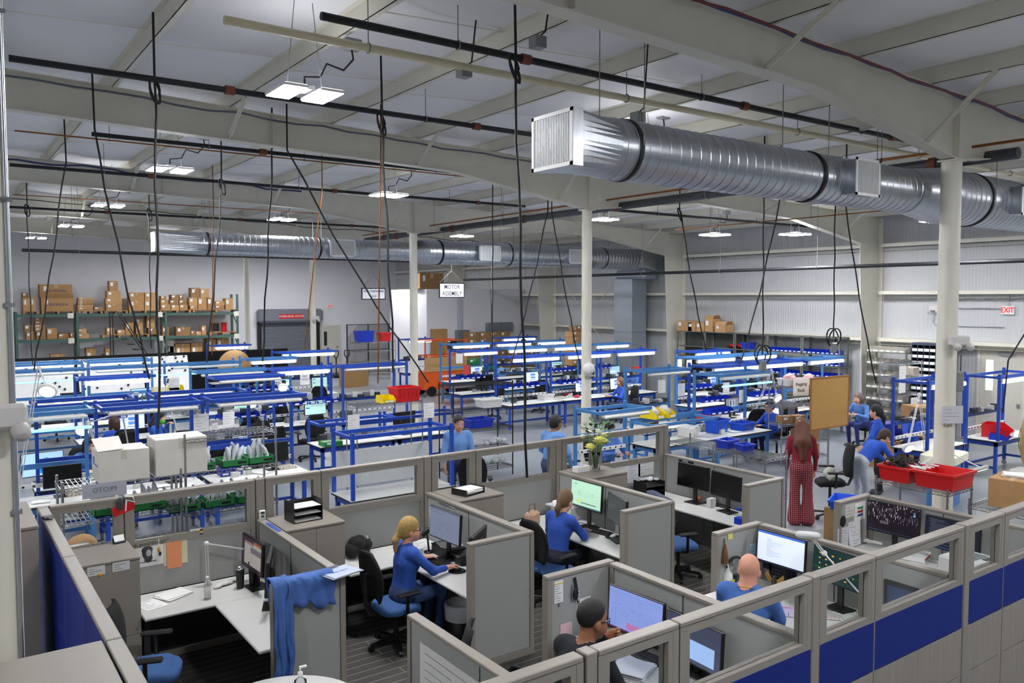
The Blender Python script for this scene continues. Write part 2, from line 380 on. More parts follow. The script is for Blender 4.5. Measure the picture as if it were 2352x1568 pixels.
def duct(label, x0, xa, xb, xc, x1, y, z, ra, rb, hy, grilles, bands, rods):
    t = thing('spiral_duct', label, 'duct', (0, 0, 0))
    b = sq2round(xa, x0, y, z, hy, hy*.85, ra); b.box(xa-.12, y-hy, z-hy*.85, xa, y+hy, z+hy*.85); b.obj('end_boot', GALV, t)
    b = B(); grille(b, y-hy, y+hy, xa-.12, z-hy*.85, z+hy*.85, 'x', 22); b.obj('end_grille', [WHITE, DGREY], t)
    spiral(x0, xb, y, z, ra).obj('small_pipe', GALV, t)
    b = B(); b.lathe([(ra+.012, 0), (ra+.014, .06), (rb+.01, xc-xb-.05), (rb+.012, xc-xb)], n=40); b.tr(Matrix.Translation((xb, y, z-.0)) @ Matrix.Rotation(PI/2, 4, 'Y')); b.obj('reducer', GALV, t)
    spiral(xc, x1, y, z, rb).obj('large_pipe', GALV, t)
    for (gx, gw, gh) in grilles:
        r = ra if gx < xb else rb
        b = B(); b.box(gx-gw/2, y-r-.12, z-gh/2, gx+gw/2, y-r*.55, z+gh/2); o = b.obj('side_collar', GALV, t)
        b = B(); grille(b, gx-gw/2-.02, gx+gw/2+.02, y-r-.12, z-gh/2-.02, z+gh/2+.02, 'y', 20); b.obj('side_grille', [WHITE, DGREY], o)
    for x in bands:
        r = (ra if x < xb else rb)+.012
        b = B(); b.lathe([(r, -.03), (r+.004, -.03), (r+.004, .03), (r, .03)], n=40); b.tr(Matrix.Translation((x, y, z)) @ Matrix.Rotation(PI/2, 4, 'Y')); b.obj('hanger_band', BLACK, t)
        for sd in (-1, 1): b = B(); b.tube([(x, y+sd*(r+.015), z), (x, y+sd*(r+.015), roof(x)-.1)], .006, 5); b.obj('hanger_rod', GREY, t)
    return t
duct('big near spiral duct hanging across the upper right', 5.5, 4.98, 11.15, 12.1, 17.5, 6.1, 5.29, .3, .395, .31, [(9.55, .5, .42), (13.9, .5, .42)], [5.75, 8.85, 13.0], 0)
duct('far spiral duct running to the right wall above the benches', 5.75, 4.75, 12.0, 12.5, 21.4, 22.0, 5.22, .29, .375, .29, [(9.6, .75, .45), (14.6, .8, .45), (18.3, .8, .45)], [5.95, 9.0, 12.95, 15.6, 19.8], 0)
t = thing('duct_riser', 'square sheet metal riser duct against the right wall', 'duct')
b = sq2round(22.1, 21.4, 22.0, 5.22, .55, .42, .375); b.box(22.1, 21.45, 4.8, 22.4, 22.55, 5.64); b.obj('plenum', GALV, t)
b = B()
for k in range(9): b.box(21.55, 22.2, k*.5, 22.3, 23.2, k*.5+.495); b.box(21.53, 22.18, k*.5+.495, 22.32, 23.22, k*.5+.5)
b.box(21.55, 21.6, 4.5, 22.3, 23.2, 4.85, .1); b.obj('riser', mat('riser_sheet', (168, 176, 186), .45, .5, noise=.06, nscale=2), t)
# ---------------- pipes ----------------
def upipe(p, q, z, r, m, name, label, cat='pipe', fit=0, axis='U'):
    a = onz(*p, z); c = onz(*q, z)
    if axis == 'U': y = (a.y+c.y)/2; a = Vector((a.x, y, z)); c = Vector((c.x, y, z))
    else: x = (a.x+c.x)/2; a = Vector((x, a.y, z)); c = Vector((x, c.y, z))
    t = thing(name, label, cat); b = B(); b.tube([a, c], r, 10); b.obj('pipe_run', m, t)
    n = max(2, int((c-a).length/3.2)); 
    for k in range(n):
        pt = a+(c-a)*((k+.4)/n); zt = roof(pt.x)-.03
        b = B(); b.tube([pt+Vector((0, 0, r)), (pt.x, pt.y, zt)], .006, 5)
        rr = []; dv = (c-a).normalized(); sx = dv.cross(Vector((0, 0, 1)))
        b.tube([pt+sx*math.cos(i*PI/5)*(r+.008)+Vector((0, 0, 1))*math.sin(i*PI/5)*(r+.008) for i in range(11)], .008, 5, False)
        b.obj('hanger', GREY, t)
        if fit:
            b = B(); b.tube([pt+(c-a).normalized()*.9-(c-a).normalized()*.06, pt+(c-a).normalized()*.96], r+.018, 10); b.obj('coupling', mat('rust_coupling', (120, 62, 44), .6, .2), t)
    return t
upipe((30, 103), (1205, 326), 6.45, .038, PIPE, 'sprinkler_pipe', 'black sprinkler pipe over the front left, running behind the twin lamp', fit=1)
upipe((785, 2), (2085, 345), 6.5, .04, PIPE, 'sprinkler_pipe', 'black sprinkler pipe running behind the near duct beside a beige pipe', fit=1)
upipe((563, 0), (2352, 425), 6.35, .042, mat('beige_pvc', (222, 212, 180), .4), 'conduit_pipe', 'beige plastic pipe held by grey hangers beside the sprinkler line')
upipe((230, 288), (1195, 425), 6.3, .035, PIPE, 'sprinkler_pipe', 'black sprinkler pipe just below the second rafter', fit=1)
upipe((42, 345), (1120, 487), 6.4, .035, PIPE, 'sprinkler_pipe', 'black sprinkler pipe between the second and third rafters', fit=1)
upipe((45, 445), (800, 537), 6.3, .035, PIPE, 'sprinkler_pipe', 'black sprinkler pipe above the far duct', fit=1)
upipe((1420, 480), (1838, 521), 5.9, .035, PIPE, 'sprinkler_pipe', 'short black sprinkler pipe near the right wall lamps')
upipe((45, 577), (1068, 601), 5.1, .045, PIPE, 'sprinkler_pipe', 'low black pipe under the far duct along the far wall')
upipe((830, 551), (2352, 354), 5.8, .085, GPIPE, 'sprinkler_main', 'thick grey main pipe crossing behind both middle columns', axis='V', fit=1)
upipe((840, 541), (2352, 317), 5.9, .02, COPPER, 'copper_pipe', 'copper pipe running beside the thick grey main', axis='V')
upipe((42, 283), (1180, 428), 6.3, .012, COPPER, 'copper_pipe', 'thin copper line under the second sprinkler pipe')
upipe((45, 428), (800, 508), 6.2, .012, COPPER, 'copper_pipe', 'thin copper line above the far left lamps')
upipe((1545, 527), (2040, 484), 5.7, .014, COPPER, 'copper_pipe', 'thin copper line passing under the near duct towards the right wall', axis='V')
t = upipe((1085, 643), (2352, 596), 4.6, .05, PIPE, 'sprinkler_pipe', 'long black pipe strung in front of the right wall', axis='V')
# cable runs along the rafters
def run(pts, r, m, name, label, cat='cable'):
    b = B(); b.tube(pts, r, 6); return tag(b.obj(name, m), label, cat)
def wav(x0, x1, y, n, amp, dz, seed):
    rd = random.Random(seed); return [(x0+(x1-x0)*i/n, y, rtop(x0+(x1-x0)*i/n)+dz+rd.uniform(-amp, amp)) for i in range(n+1)]
run(wav(4.2, 14, 5.41, 22, .02, -.06, 1), .018, P((60, 70, 120), .5), 'cable_bundle', 'blue and red cable bundle sagging along the nearest rafter')
run(wav(4.6, 14, 5.36, 20, .025, -.08, 2), .012, P((120, 40, 50), .5), 'data_cable', 'dark red cable alongside the bundle on the nearest rafter')
run(wav(.8, 11, 12.96, 22, -.0+.03, -.1, 3), .016, P((96, 104, 116), .5), 'data_cable', 'grey cable drooping along the second rafter')
run(wav(1, 8, 20.57, 22, .04, -.08, 4), .022, P((40, 56, 110), .5), 'data_cable', 'blue cable along the third rafter')
run(wav(.8, 20, 28.15, 30, .05, -.15, 5), .014, RUBBER, 'data_cable', 'black cable along the furthest visible rafter')
# ---------------- high bay lamps ----------------
def highbay():
    t = thing('high_bay_light', '', 'ceiling light', group='twin panel high bay lamps')
    for s in (-1, 1):
        b = B(); b.box(s*.2-.14, -.3, 0, s*.2+.14, .3, .03, .01); h = b.obj('housing', WHITE, t)
        b = B(); b.box(s*.2-.125, -.28, -.006, s*.2+.125, .28, -.001); b.obj('led_panel', BAY, h)
    for s in (-1, 1): b = B(); b.box(s*.2-.12, -.28, .0305, s*.2+.12, .28, .034); b.obj('added_uplight', mat('high_bay_added_glow', (250, 250, 252), .5, emit=BAY_POWER*.035), t)  # upward glow added above the housings to brighten the roof lining
    b = B(); b.box(-.07, -.12, .035, .07, .12, .09, .01); b.obj('driver_box', GREY, t)
    for sd in (-1, 1): b = B(); b.tube([(sd*.2, 0, .02), (sd*.1, 0, 1.0)], .005, 5); b.obj('hanging_chain', GREY, t)
    b = B(); b.tube([(0, 0, .09), (.02, .05, .2), (.22, .1, .24), (.3, .1, .4), (.5, .1, .36), (.62, .1, .5), (.6, .1, .62)], .012, 6); b.obj('power_cord', RUBBER, t)
    b = B(); b.box(.5, .03, .6, .7, .17, .72, .01); b.obj('junction_box', GREY, t)
    return t
spots = [((700, 217), 6.0, 'twin lamp glowing above the second rafter at the upper left'), ((390, 391), 6.0, 'twin lamp between the second and third rafters'), ((248, 473), 6.0, 'single bright lamp above the far duct end'), ((163, 520), 6.0, 'small distant twin lamp over the racking'),
         ((893, 449), 6.0, 'lamp below the looping cord near the middle column'), ((647, 505), 6.0, 'lamp just above the far duct'), ((882, 590), 5.6, 'lamp below the far duct over the hanging signs'), ((1061, 543), 6.0, 'lamp behind the thick grey main pipe'),
         ((1387, 505), 6.0, 'lamp right beside the middle column'), ((1642, 540), 5.5, 'lamp in the corner before the right wall'), ((1826, 539), 5.5, 'lamp near the end of the short sprinkler pipe'), ((2157, 509), 5.5, 'lamp half hidden under the near duct')]
hb = None
for p, z, lab in spots:
    q = onz(*p, z)
    if hb is None: hb = highbay(); hb.location = q; hb['label'] = lab
    else: dup(hb, lab, q)
for i, (x, y, z) in enumerate(((-5, 2, 6.3), (3.4, 1.5, 6.2), (9.0, 1.2, 6), (15.5, 2, 5.8), (-5, 9, 6.3), (-5, 16, 6.3), (-5, 23, 6.3), (-5, 31, 6.3), (3.4, 36, 6.1), (8.3, 38, 6), (12.3, 38.5, 5.9), (15.8, 38.5, 5.8), (17.5, 4.5, 5.6), (9.2, 9.3, 6.1))):
    dup(hb, 'extra high bay lamp, number %s along' % ORD[i], (x, y, z))  # those over the cubicles and near the far wall added to brighten them
# ================= cubicle partitions =================
DARKLOW = mat('dark_lower_fabric', (44, 45, 48), .95, noise=.15, nscale=200)  # inner face of the back partitions is darker below desk height
GAP = P((14, 14, 14), .8)
def seg(b, ax, u0, u1, t0, t1, z0, z1, bev=0):
    return b.box(u0, t0, z0, u1, t1, z1, bev) if ax == 'x' else b.box(t0, u0, z0, t1, u1, z1, bev)
def partition(name, label, ax, u0, u1, t0, t1, h, inner=FABRIC, outer=FABRIC, glass=False, low=None, seam=(), ends=(1, 1), tiles=None, group=None):
    """a free standing partition panel; ax = direction it runs; t0 side carries inner, t1 side outer"""
    t = thing(name, label, 'partition', ((u0+u1)/2, (t0+t1)/2, 0) if ax == 'x' else ((t0+t1)/2, (u0+u1)/2, 0), 0, group)
    ox, oy = t.location.x, t.location.y; W = Matrix.Translation((-ox, -oy, 0))
    b = B(); e = .05; d = .012
    seg(b, ax, u0, u1, t0, t1, h-.035, h, .006)
    seg(b, ax, u0, u1, t0+.004, t1-.004, 0, .08)
    for k, u in ((0, u0), (1, u1)):
        a, c = (u, u+e) if k == 0 else (u-e, u)
        seg(b, ax, a, c, t0+.002, t1-.002, 0, h-.034)
    if glass:
        seg(b, ax, u0+e, u1-e, t0+.004, t1-.004, 1.69, h-.034); seg(b, ax, u0+e, u1-e, t0+.004, t1-.004, 1.23, 1.31)
        seg(b, ax, u0+e, u0+e+.04, t0+.004, t1-.004, 1.31, 1.69); seg(b, ax, u1-e-.04, u1-e, t0+.004, t1-.004, 1.31, 1.69)
    b.tr(W).obj('frame', TRIM, t)
    zt = 1.23 if glass else h-.034
    for (m, a, c, nm) in ((inner, t0+d, (t0+t1)/2, 'fabric_panel'), (outer, (t0+t1)/2, t1-d, 'fabric_panel')):
        if isinstance(m, list):
            for (mm, za, zb, us) in m:
                cuts = [u0]+[q for q in us if u0 < q < u1]+[u1]
                for p, q in zip(cuts, cuts[1:]):
                    b = B(); seg(b, ax, max(p+.003, u0+.004), min(q-.003, u1-.004), a-.0105 if a == t0+d else a, c if a == t0+d else c+.0105, za+.003, zb-.003)
                    o = b.tr(W).obj('face_tile', mm, t); o['label'] = 'blue tile' if mm == TILE else 'woodgrain tile'
        else:
            b = B(); seg(b, ax, u0+e+.004, u1-e-.004, a, c, .085 if not (low and m == inner) else .74, zt); 
            o = b.tr(W).obj(nm, m, t)
            if low and m == inner and a == t0+d: b = B(); seg(b, ax, u0+e+.004, u1-e-.004, a, c, .085, .74); b.tr(W).obj('lower_panel', low, t)
    for q in seam:
        b = B(); seg(b, ax, q-.004, q+.004, t0+.009, t1-.009, .09, h-.04); b.tr(W).obj('seam_strip', GAP, t)
    if glass:
        b = B(); seg(b, ax, u0+e+.04, u1-e-.04, (t0+t1)/2-.003, (t0+t1)/2+.003, 1.31, 1.69); b.tr(W).obj('glass_pane', GLASS, t)
    return t
g = .006
bw = [(.88, 1.54, 'corner cabinet with business cards'), (1.54, 2.885, 'portrait poster desk'), (2.995, 3.66, 'tidy black letter tray'), (3.66, 5.035, 'blonde worker'), (5.145, 5.82, 'tray heaped with papers'), (5.82, 7.185, 'brown-haired worker'), (7.295, 7.97, 'tissue box'), (7.97, 9.375, 'whiteboard sheets and flowers')]
for a, c, l in bw: partition('glazed_partition', 'glazed back partition directly behind the '+l, 'x', a+g, c-g, 8.92, 9.01, 1.78, FABRIC, FABRIC, True, low=DARKLOW)
for k, (x, l) in enumerate(((2.89, 'first'), (5.04, 'second'), (7.19, 'third'), (9.38, 'last'))):
    b = B(); b.box(x, 8.92, 0, x+.1, 9.01, 1.78, .006); tag(b.obj('partition_post', TRIM), l+' taupe post along the glazed back partition', 'post')
# left wall, blue outside
lw = [(7.1, 8.915, 'beside the corner cabinet'), (5.2, 7.1, 'next to the black office chair'), (3.4, 5.2, 'at the bottom edge of the picture')]
for a, c, l in lw:
    partition('blue_partition', 'tall taupe topped partition with blue outer tiles '+l, 'y', a+g, c-g, .78, .87, 1.78, [(TILE, 1.02, 1.745, [6.0, 8.0]), (TILE, .1, 1.02, [6.0, 8.0])], FABRIC)
b = B(); b.box(.78, 8.92, 0, .87, 9.01, 1.78, .006); tag(b.obj('partition_post', TRIM), 'taupe corner post where the blue partition meets the glazing', 'post')
# low partitions between back cubicles with wings
for x, w0, l in ((2.89, 2.31, 'with the blue jacket'), (5.04, 4.33, 'beside the blonde worker'), (7.19, 6.45, 'beside the brown-haired worker'), (9.36, 8.66, 'with two black monitors')):
    partition('low_partition', 'low grey partition '+l, 'y', 6.83, 8.912, x, x+.09, 1.33, seam=(7.9,))
    partition('wing_partition', 'short grey end panel '+l, 'x', w0, x+.09, 6.735, 6.825, 1.33)
# front row
for x, w0, l in ((2.95, None, 'carrying the handwritten poster sheet'), (5.07, 4.36, 'behind the man in the black shirt'), (7.28, 6.62, 'behind the bald man'), (9.45, 8.85, 'with the forest picture monitor')):
    partition('low_partition', 'low grey front partition '+l, 'y', 3.49, 5.5 if w0 else 5.52, x, x+.09, 1.33, seam=(4.6,) if w0 else (4.5,))
    if w0: partition('wing_partition', 'short front end panel '+l, 'x', w0, x+.09, 5.525, 5.61, 1.33)
fwl = [(.87, 2.2, 'out of view below the picture'), (2.2, 2.94, 'nearest the bottom edge'), (3.04, 3.72, 'showing papers under clear plastic'), (3.72, 5.11, 'showing the pink magazines'), (5.2, 5.94, 'showing the coupon sheets'), (5.94, 7.37, 'showing the ream of paper'), (7.47, 8.15, 'showing the blue network cable'), (8.15, 9.5, 'near the right edge'), (9.6, 10.4, 'just past the right edge'), (10.4, 12.2, 'furthest right')]
for a, c, l in fwl:
    partition('glazed_partition', 'glazed front partition with blue and woodgrain tiles, '+l, 'x', a+g, c-g, 3.39, 3.48, 1.78, [(TILE, .86, 1.26, []), (WOODLAM, .43, .86, []), (WOODLAM, .0, .43, [])], FABRIC, True)
for x, l in ((2.95, 'first'), (5.11, 'second'), (7.38, 'third'), (9.51, 'fourth')):
    b = B(); b.box(x+.002, 3.385, 0, x+.086, 3.485, 1.785, .006); b.c = 0; tag(b.obj('partition_post', TRIM), l+' taupe post along the front glazed partition', 'post')
# storage
def cabinet(label, x, y, wd, dp, h, door=.5, drawers=2):
    t = thing('storage_tower', label, 'cabinet', (x, y, 0)); c = mat('taupe_cabinet', (158, 151, 142), .45, noise=.03, nscale=5)
    b = B(); b.box(0, .02, .02, wd, dp, h-.03); b.obj('body', c, t)
    b = B(); b.box(-.004, -.004, h-.03, wd+.004, dp, h, .006); b.obj('top', TRIM, t)
    dz = .02+.28*drawers
    for k in range(drawers):
        b = B(); b.box(.004, 0, .02+.28*k+.003, wd-.004, .022, .02+.28*k+.277); d = b.obj('drawer', c, t); b = B(); b.box(wd*.35, -.008, .02+.28*k+.235, wd*.65, 0, .02+.28*k+.25); b.obj('handle', GREY, d)
    for a, e in ((.004, wd*door-.002), (wd*door+.002, wd-.004)):
        b = B(); b.box(a, 0, dz+.003, e, .022, h-.036); d = b.obj('door', c, t)
        b = B(); b.lathe([(.011, 0), (.011, .012)], n=10); b.tr(Matrix.Translation((e-.04, 0, dz+.05)) @ Matrix.Rotation(PI/2, 4, 'X')); b.obj('lock', CHROME, d)
    return t
cabinet('taupe storage tower in the left corner with cards stuck on its door', .9, 8.29, .66, .62, 1.33, .12)
cabinet('taupe storage tower under the tidy black letter tray', 3.0, 8.29, .67, .62, 1.33)
cabinet('taupe storage tower under the tray heaped with papers', 5.15, 8.29, .68, .62, 1.33)
cabinet('taupe storage tower under the flower vase', 7.3, 8.29, .68, .62, 1.33)
cabinet('taupe cabinet standing outside the blue partition at left', .1, 7.75, .58, 1.0, 1.9)
cabinet('taupe cabinet filling the bottom left corner outside the blue partition', -.62, 3.9, 1.38, 1.33, 1.78)
# desks
def desk(label, parts, legs, m=GREYLAM):
    t = thing('office_desk', label, 'desk', (parts[0][0], parts[0][1], 0)); W = Matrix.Translation((-parts[0][0], -parts[0][1], 0))
    for (x0, y0, x1, y1) in parts: b = B(); b.box(x0, y0, .71, x1, y1, .74, .008); b.tr(W).obj('worktop', m, t)
    for (x, y, ax) in legs:
        b = B(); b.cb(x, y, 0, .6 if ax == 'x' else .06, .6 if ax == 'y' else .06, .03); b.cb(x, y, .03, .06, .06, .65); b.cb(x, y, .68, .5 if ax == 'x' else .05, .5 if ax == 'y' else .05, .03); b.tr(W).obj('leg', DGREY, t)
    return t
desk('L-shaped desk below the portrait poster', [(1.57, 8.19, 2.873, 8.905), (2.22, 6.85, 2.873, 8.187)], [(2.55, 7.0, 'x'), (1.65, 8.55, 'y')])
desk('L-shaped desk where the blonde worker types', [(3.68, 8.19, 5.023, 8.905), (4.37, 6.85, 5.023, 8.187)], [(4.7, 7.0, 'x'), (3.76, 8.55, 'y')])
desk('L-shaped desk where the brown-haired worker writes', [(5.84, 8.19, 7.173, 8.905), (6.52, 6.85, 7.173, 8.187)], [(6.84, 7.0, 'x'), (5.92, 8.55, 'y')])
desk('L-shaped desk with two dark monitors', [(7.99, 8.19, 9.343, 8.905), (8.69, 6.85, 9.343, 8.187)], [(9.0, 7.0, 'x'), (8.07, 8.55, 'y')])
desk('desk of the man in the black shirt', [(3.06, 3.5, 5.05, 4.15), (4.42, 4.153, 5.05, 5.5)], [(4.72, 5.3, 'x'), (3.2, 3.8, 'y')])
desk('desk of the bald man', [(5.185, 3.5, 7.262, 4.15), (6.3, 4.153, 7.262, 5.5)], [(6.93, 5.3, 'x'), (5.3, 3.8, 'y')])
desk('desk with the white printer and ream of paper', [(7.39, 3.5, 9.43, 4.15), (8.8, 4.153, 9.43, 5.5)], [(9.1, 5.3, 'x'), (7.5, 3.8, 'y')])
t = thing('round_table', 'round white table at the bottom edge of the picture', 'table', (2.02, 5.72, 0))
b = B(); b.lathe([(.55, .715), (.6, .72), (.6, .74), (0, .74)], n=48); b.obj('tabletop', LAM, t); b = B(); b.lathe([(.3, 0), (.3, .02), (.05, .04), (.04, .715)], n=20); b.obj('pedestal', DGREY, t)
# ---------------- office item builders ----------------
def emat(name, c, e=1.0): return mat(name, c, .3, emit=e)
def screen_bits(style, W, Hh):
    """coloured rectangles on a display: (x0,z0,x1,z1,colour)"""
    rd = random.Random(hash(style) % 1000 if False else sum(map(ord, style)))
    r = []
    if style == 'doc_white': r = [(0, 0, 1, 1, (214, 224, 236)), (.0, .93, 1, 1, (60, 100, 190)), (0, 0, 1, .035, (30, 40, 70))]+[(.2, .2+.04*i, .2+.1+.25*rd.random(), .215+.04*i, (160, 170, 184)) for i in range(15)]
    if style == 'lavender': r = [(0, 0, 1, 1, (128, 146, 206)), (0, 0, 1, .04, (84, 40, 84)), (0, .9, 1, .905, (100, 116, 180)), (.13, .05, .135, .9, (108, 126, 188)), (.35, .08, .72, .24, (168, 110, 160))]+[(.05+.8*rd.random(), .3+.55*rd.random(), 0, 0, (98, 116, 180)) for i in range(40)]
    if style == 'green': r = [(0, 0, 1, 1, (176, 216, 190)), (0, 0, 1, .05, (70, 100, 110)), (.1, .86, .2, .88, (60, 80, 80)), (.35, .15, .85, .19, (90, 120, 110)), (.22, .14, .3, .28, (206, 216, 100))]+[(.2+.55*rd.random(), .42+.2*rd.random(), 0, 0, (70, 90, 90)) for i in range(26)]
    if style == 'grey': r = [(0, 0, 1, 1, (108, 116, 136)), (.08, .85, .5, .87, (86, 94, 116)), (0, .93, 1, 1, (96, 104, 126))]+[(.2+.6*rd.random(), .35+.3*rd.random(), 0, 0, (84, 90, 110)) for i in range(40)]
    if style == 'off': r = [(0, 0, 1, 1, (74, 82, 80))]
    if style == 'black': r = [(0, 0, 1, 1, (12, 12, 14))]
    if style == 'forest':
        r = [(0, 0, 1, 1, (24, 18, 26))]
        for i in range(150):
            x = rd.random(); z = .35+.6*rd.random(); q = rd.random(); r.append((x, z, x+.006+.008*rd.random(), z+.1*rd.random()+.03, (int(60+150*q*q), int(56+140*q*q), int(66+140*q*q))))
        r += [(.25, .28, .42, .38, (84, 74, 80)), (0, .02, 1, .05, (34, 40, 60))]+[(.03+.05*i, .025, .05+.05*i, .045, (90, 120, 190)) for i in range(9)]+[(.9, .84-.06*i, .93, .87-.06*i, (90, 150, 190)) for i in range(3)]
    if style == 'code': r = [(0, 0, 1, 1, (22, 24, 36)), (0, 0, 1, .04, (40, 60, 100))]+[(.05+.05*rd.random(), .92-.035*i, .2+.6*rd.random(), .93-.035*i, (86, 90, 112)) for i in range(24)]
    if style == 'trading': r = [(0, 0, 1, 1, (20, 44, 44)), (0, .35, 1, .37, (20, 90, 50))]+[(.1+.14*(i % 6)+.03*rd.random(), .15+.16*(i//6), .12+.14*(i % 6)+.03, .19+.16*(i//6), (196, 160, 84)) for i in range(30)]
    if style == 'swirl':
        r = [(0, 0, 1, 1, (176, 214, 240))]
    if style == 'desk1': r = [(0, 0, 1, 1, (40, 26, 38)), (.14, .12, .97, .86, (146, 142, 136)), (.14, .78, .6, .86, (120, 96, 96)), (.45, .55, .97, .74, (92, 86, 96)), (.6, .86, .95, .95, (132, 76, 50)), (.5, .12, .51, .55, (110, 108, 106))]
    if style == 'bluewin': r = [(0, 0, 1, 1, (60, 64, 84)), (.05, .1, .9, .55, (150, 180, 226))]
    if style == 'app': r = [(0, 0, 1, 1, (206, 216, 228)), (.35, .6, .75, .82, (84, 124, 206)), (.35, .3, .75, .52, (96, 136, 210)), (0, .93, 1, 1, (150, 170, 200)), (.3, .12, .8, .2, (150, 160, 190))]
    if style == 'appgreen': r = [(0, 0, 1, 1, (166, 206, 196)), (.06, .8, .22, .88, (40, 70, 150)), (.06, .45, .22, .53, (40, 70, 150)), (.1, .72, .14, .78, (70, 210, 80)), (.3, .6, .9, .62, (110, 160, 160))]
    if style == 'sky': r = [(0, 0, 1, 1, (160, 200, 230)), (.1, .3, .6, .5, (230, 236, 240))]
    if style == 'doc_grey': r = [(0, 0, 1, 1, (120, 124, 136)), (.25, .15, .75, .9, (150, 156, 168)), (.32, .5, .42, .85, (60, 66, 76)), (.58, .5, .64, .82, (60, 66, 76))]
    if style == 'sheet': r = [(0, 0, 1, 1, (196, 218, 244)), (.22, .84, .9, .86, (80, 130, 220)), (.6, .88, .68, .9, (80, 130, 220))]
    if style == 'tiles': r = [(0, 0, 1, 1, (210, 232, 240)), (.05, .7, .95, .85, (110, 190, 150)), (.1, .3, .35, .6, (90, 160, 170)), (.45, .3, .7, .6, (120, 180, 210)), (0, .92, 1, 1, (100, 160, 220))]
    out = []
    for q in r:
        x0, z0, x1, z1, c = q
        if x1 == 0: x1 = x0+.012+.05*rd.random(); z1 = z0+.008
        out.append((max(0, x0), max(0, z0), min(1, x1), min(1, z1), c))
    return out
SCR = {}
def screen_mesh(style, W, Hh):
    k = (style, round(W, 2), round(Hh, 2))
    if k in SCR: return SCR[k]
    b = B(); ms = []; cs = {}
    for i, (x0, z0, x1, z1, c) in enumerate(screen_bits(style, W, Hh)):
        if c not in cs: cs[c] = len(ms); ms.append(mat('display_%d_%d_%d' % c, c, .25, emit=.0 if style in ('black', 'off') else .62))
        y = -.0002*min(i, 4)-(.0 if i == 0 else .0003); b.mt(cs[c]).quad(((x0-.5)*W, y, z0*Hh), ((x1-.5)*W, y, z0*Hh), ((x1-.5)*W, y, z1*Hh), ((x0-.5)*W, y, z1*Hh))
    if style == 'swirl':
        for k2, c in enumerate(((20, 110, 235), (40, 140, 250), (15, 80, 210), (70, 165, 255), (10, 90, 230), (50, 130, 245))):
            m = len(ms); ms.append(mat('display_%d_%d_%d' % c, c, .25, emit=.62)); b.mt(m)
            for s in range(4):
                a0 = s*1.5+k2*.35; pts = []
                for j in range(13):
                    a = a0+j*.16; rr = (.1+.3*math.sin(PI*j/12))*(1-k2*.11); pts.append((W*.02+rr*W*.55*math.cos(a), Hh*.42+rr*Hh*1.0*math.sin(a)))
                yy = -.001-.0004*k2-.0001*s
                b.add([(x, yy, max(.005, min(Hh-.005, z))) for x, z in pts], [tuple(range(len(pts)))])
    SCR[k] = b.mesh('screen', ms); return SCR[k]
def monitor(label, loc, rz, W=.54, style='black', h=None, stand='base', drop=.3, tilt=-.06, name='monitor'):
    """front faces local -Y; loc is the foot on the desk; drop = height of the screen's lower edge"""
    Hh = h or W*.58; t = thing(name, label, 'monitor', loc, rz)
    b = B(); b.box(-W/2-.012, 0, -.015, W/2+.012, .035, Hh+.012, .006); b.box(-W*.3, .034, Hh*.2, W*.3, .06, Hh*.8, .01)
    o = b.obj('casing', BLACK, t, (0, 0, drop)); o.rotation_euler.x = tilt
    s = mesh_obj('screen', screen_mesh(style, W, Hh), o, (0, -.0012, 0))
    s['label'] = 'lit display' if style not in ('black', 'off') else 'dark display'
    b = B()
    if stand == 'base': b.box(-.12, -.04, 0, .12, .16, .012, .004); b.obj('foot', BLACK, t); b = B(); b.box(-.03, .06, .012, .03, .085, drop+Hh*.5); b.obj('neck', BLACK, t)
    elif stand == 'arm': b.tube([(0, .06, drop+Hh*.5), (0, .12, drop+Hh*.5), (0, .12, 0)], .018, 8); b.obj('monitor_arm', BLACK, t)
    else: b.box(-W*.46, -.1, 0, W*.46, .12, .03, .01); b.box(-.1, .04, .03, .1, .08, drop+.1); b.obj('foot', BLACK, t)
    return t
def keyboard(label, loc, rz, m=BLACK):
    t = thing('keyboard', label, 'keyboard', loc, rz); b = B(); b.box(-.22, -.07, 0, .22, .07, .018, .005); b.obj('case', m, t)
    b = B()
    for r in range(5):
        for c in range(15): b.cb(-.2+c*.0285, -.052+r*.026, .018, .022, .02, .006)
    b.obj('keys', mat('key_black', (38, 38, 42), .5), t); return t
def mouse(label, loc, rz, m=BLACK, pad=None):
    if pad:
        b = B(); b.lathe([(.1, 0), (.1, .004), (0, .004)], n=28); tag(b.obj('mouse_pad', BLACKF, None, loc), pad, 'mouse pad'); loc = Vector(loc)+Vector((0, 0, .004))
    t = thing('computer_mouse', label, 'mouse', loc, rz)
    b = B(); b.ell((0, 0, .012), (.03, .055, .024)); b.v = [(x, y, max(0, z)) for x, y, z in b.v]; b.obj('shell', m, t); b = B(); b.box(-.004, -.05, .025, .004, -.02, .034, .002); b.obj('wheel', DGREY, t); return t
def tumbler(label, loc, h=.2, r=.042, m=BLACK, lid=CHROME, name='tumbler'):
    t = thing(name, label, 'cup', loc); b = B(); b.lathe([(r*.78, 0), (r, h*.8), (r, h*.92)], n=20); b.obj('cup_body', m, t)
    b = B(); b.lathe([(r*1.01, h*.92), (r*1.01, h), (r*.8, h), (r*.75, h*.97), (0, h*.97)], n=20); b.obj('rim', lid, t); return t
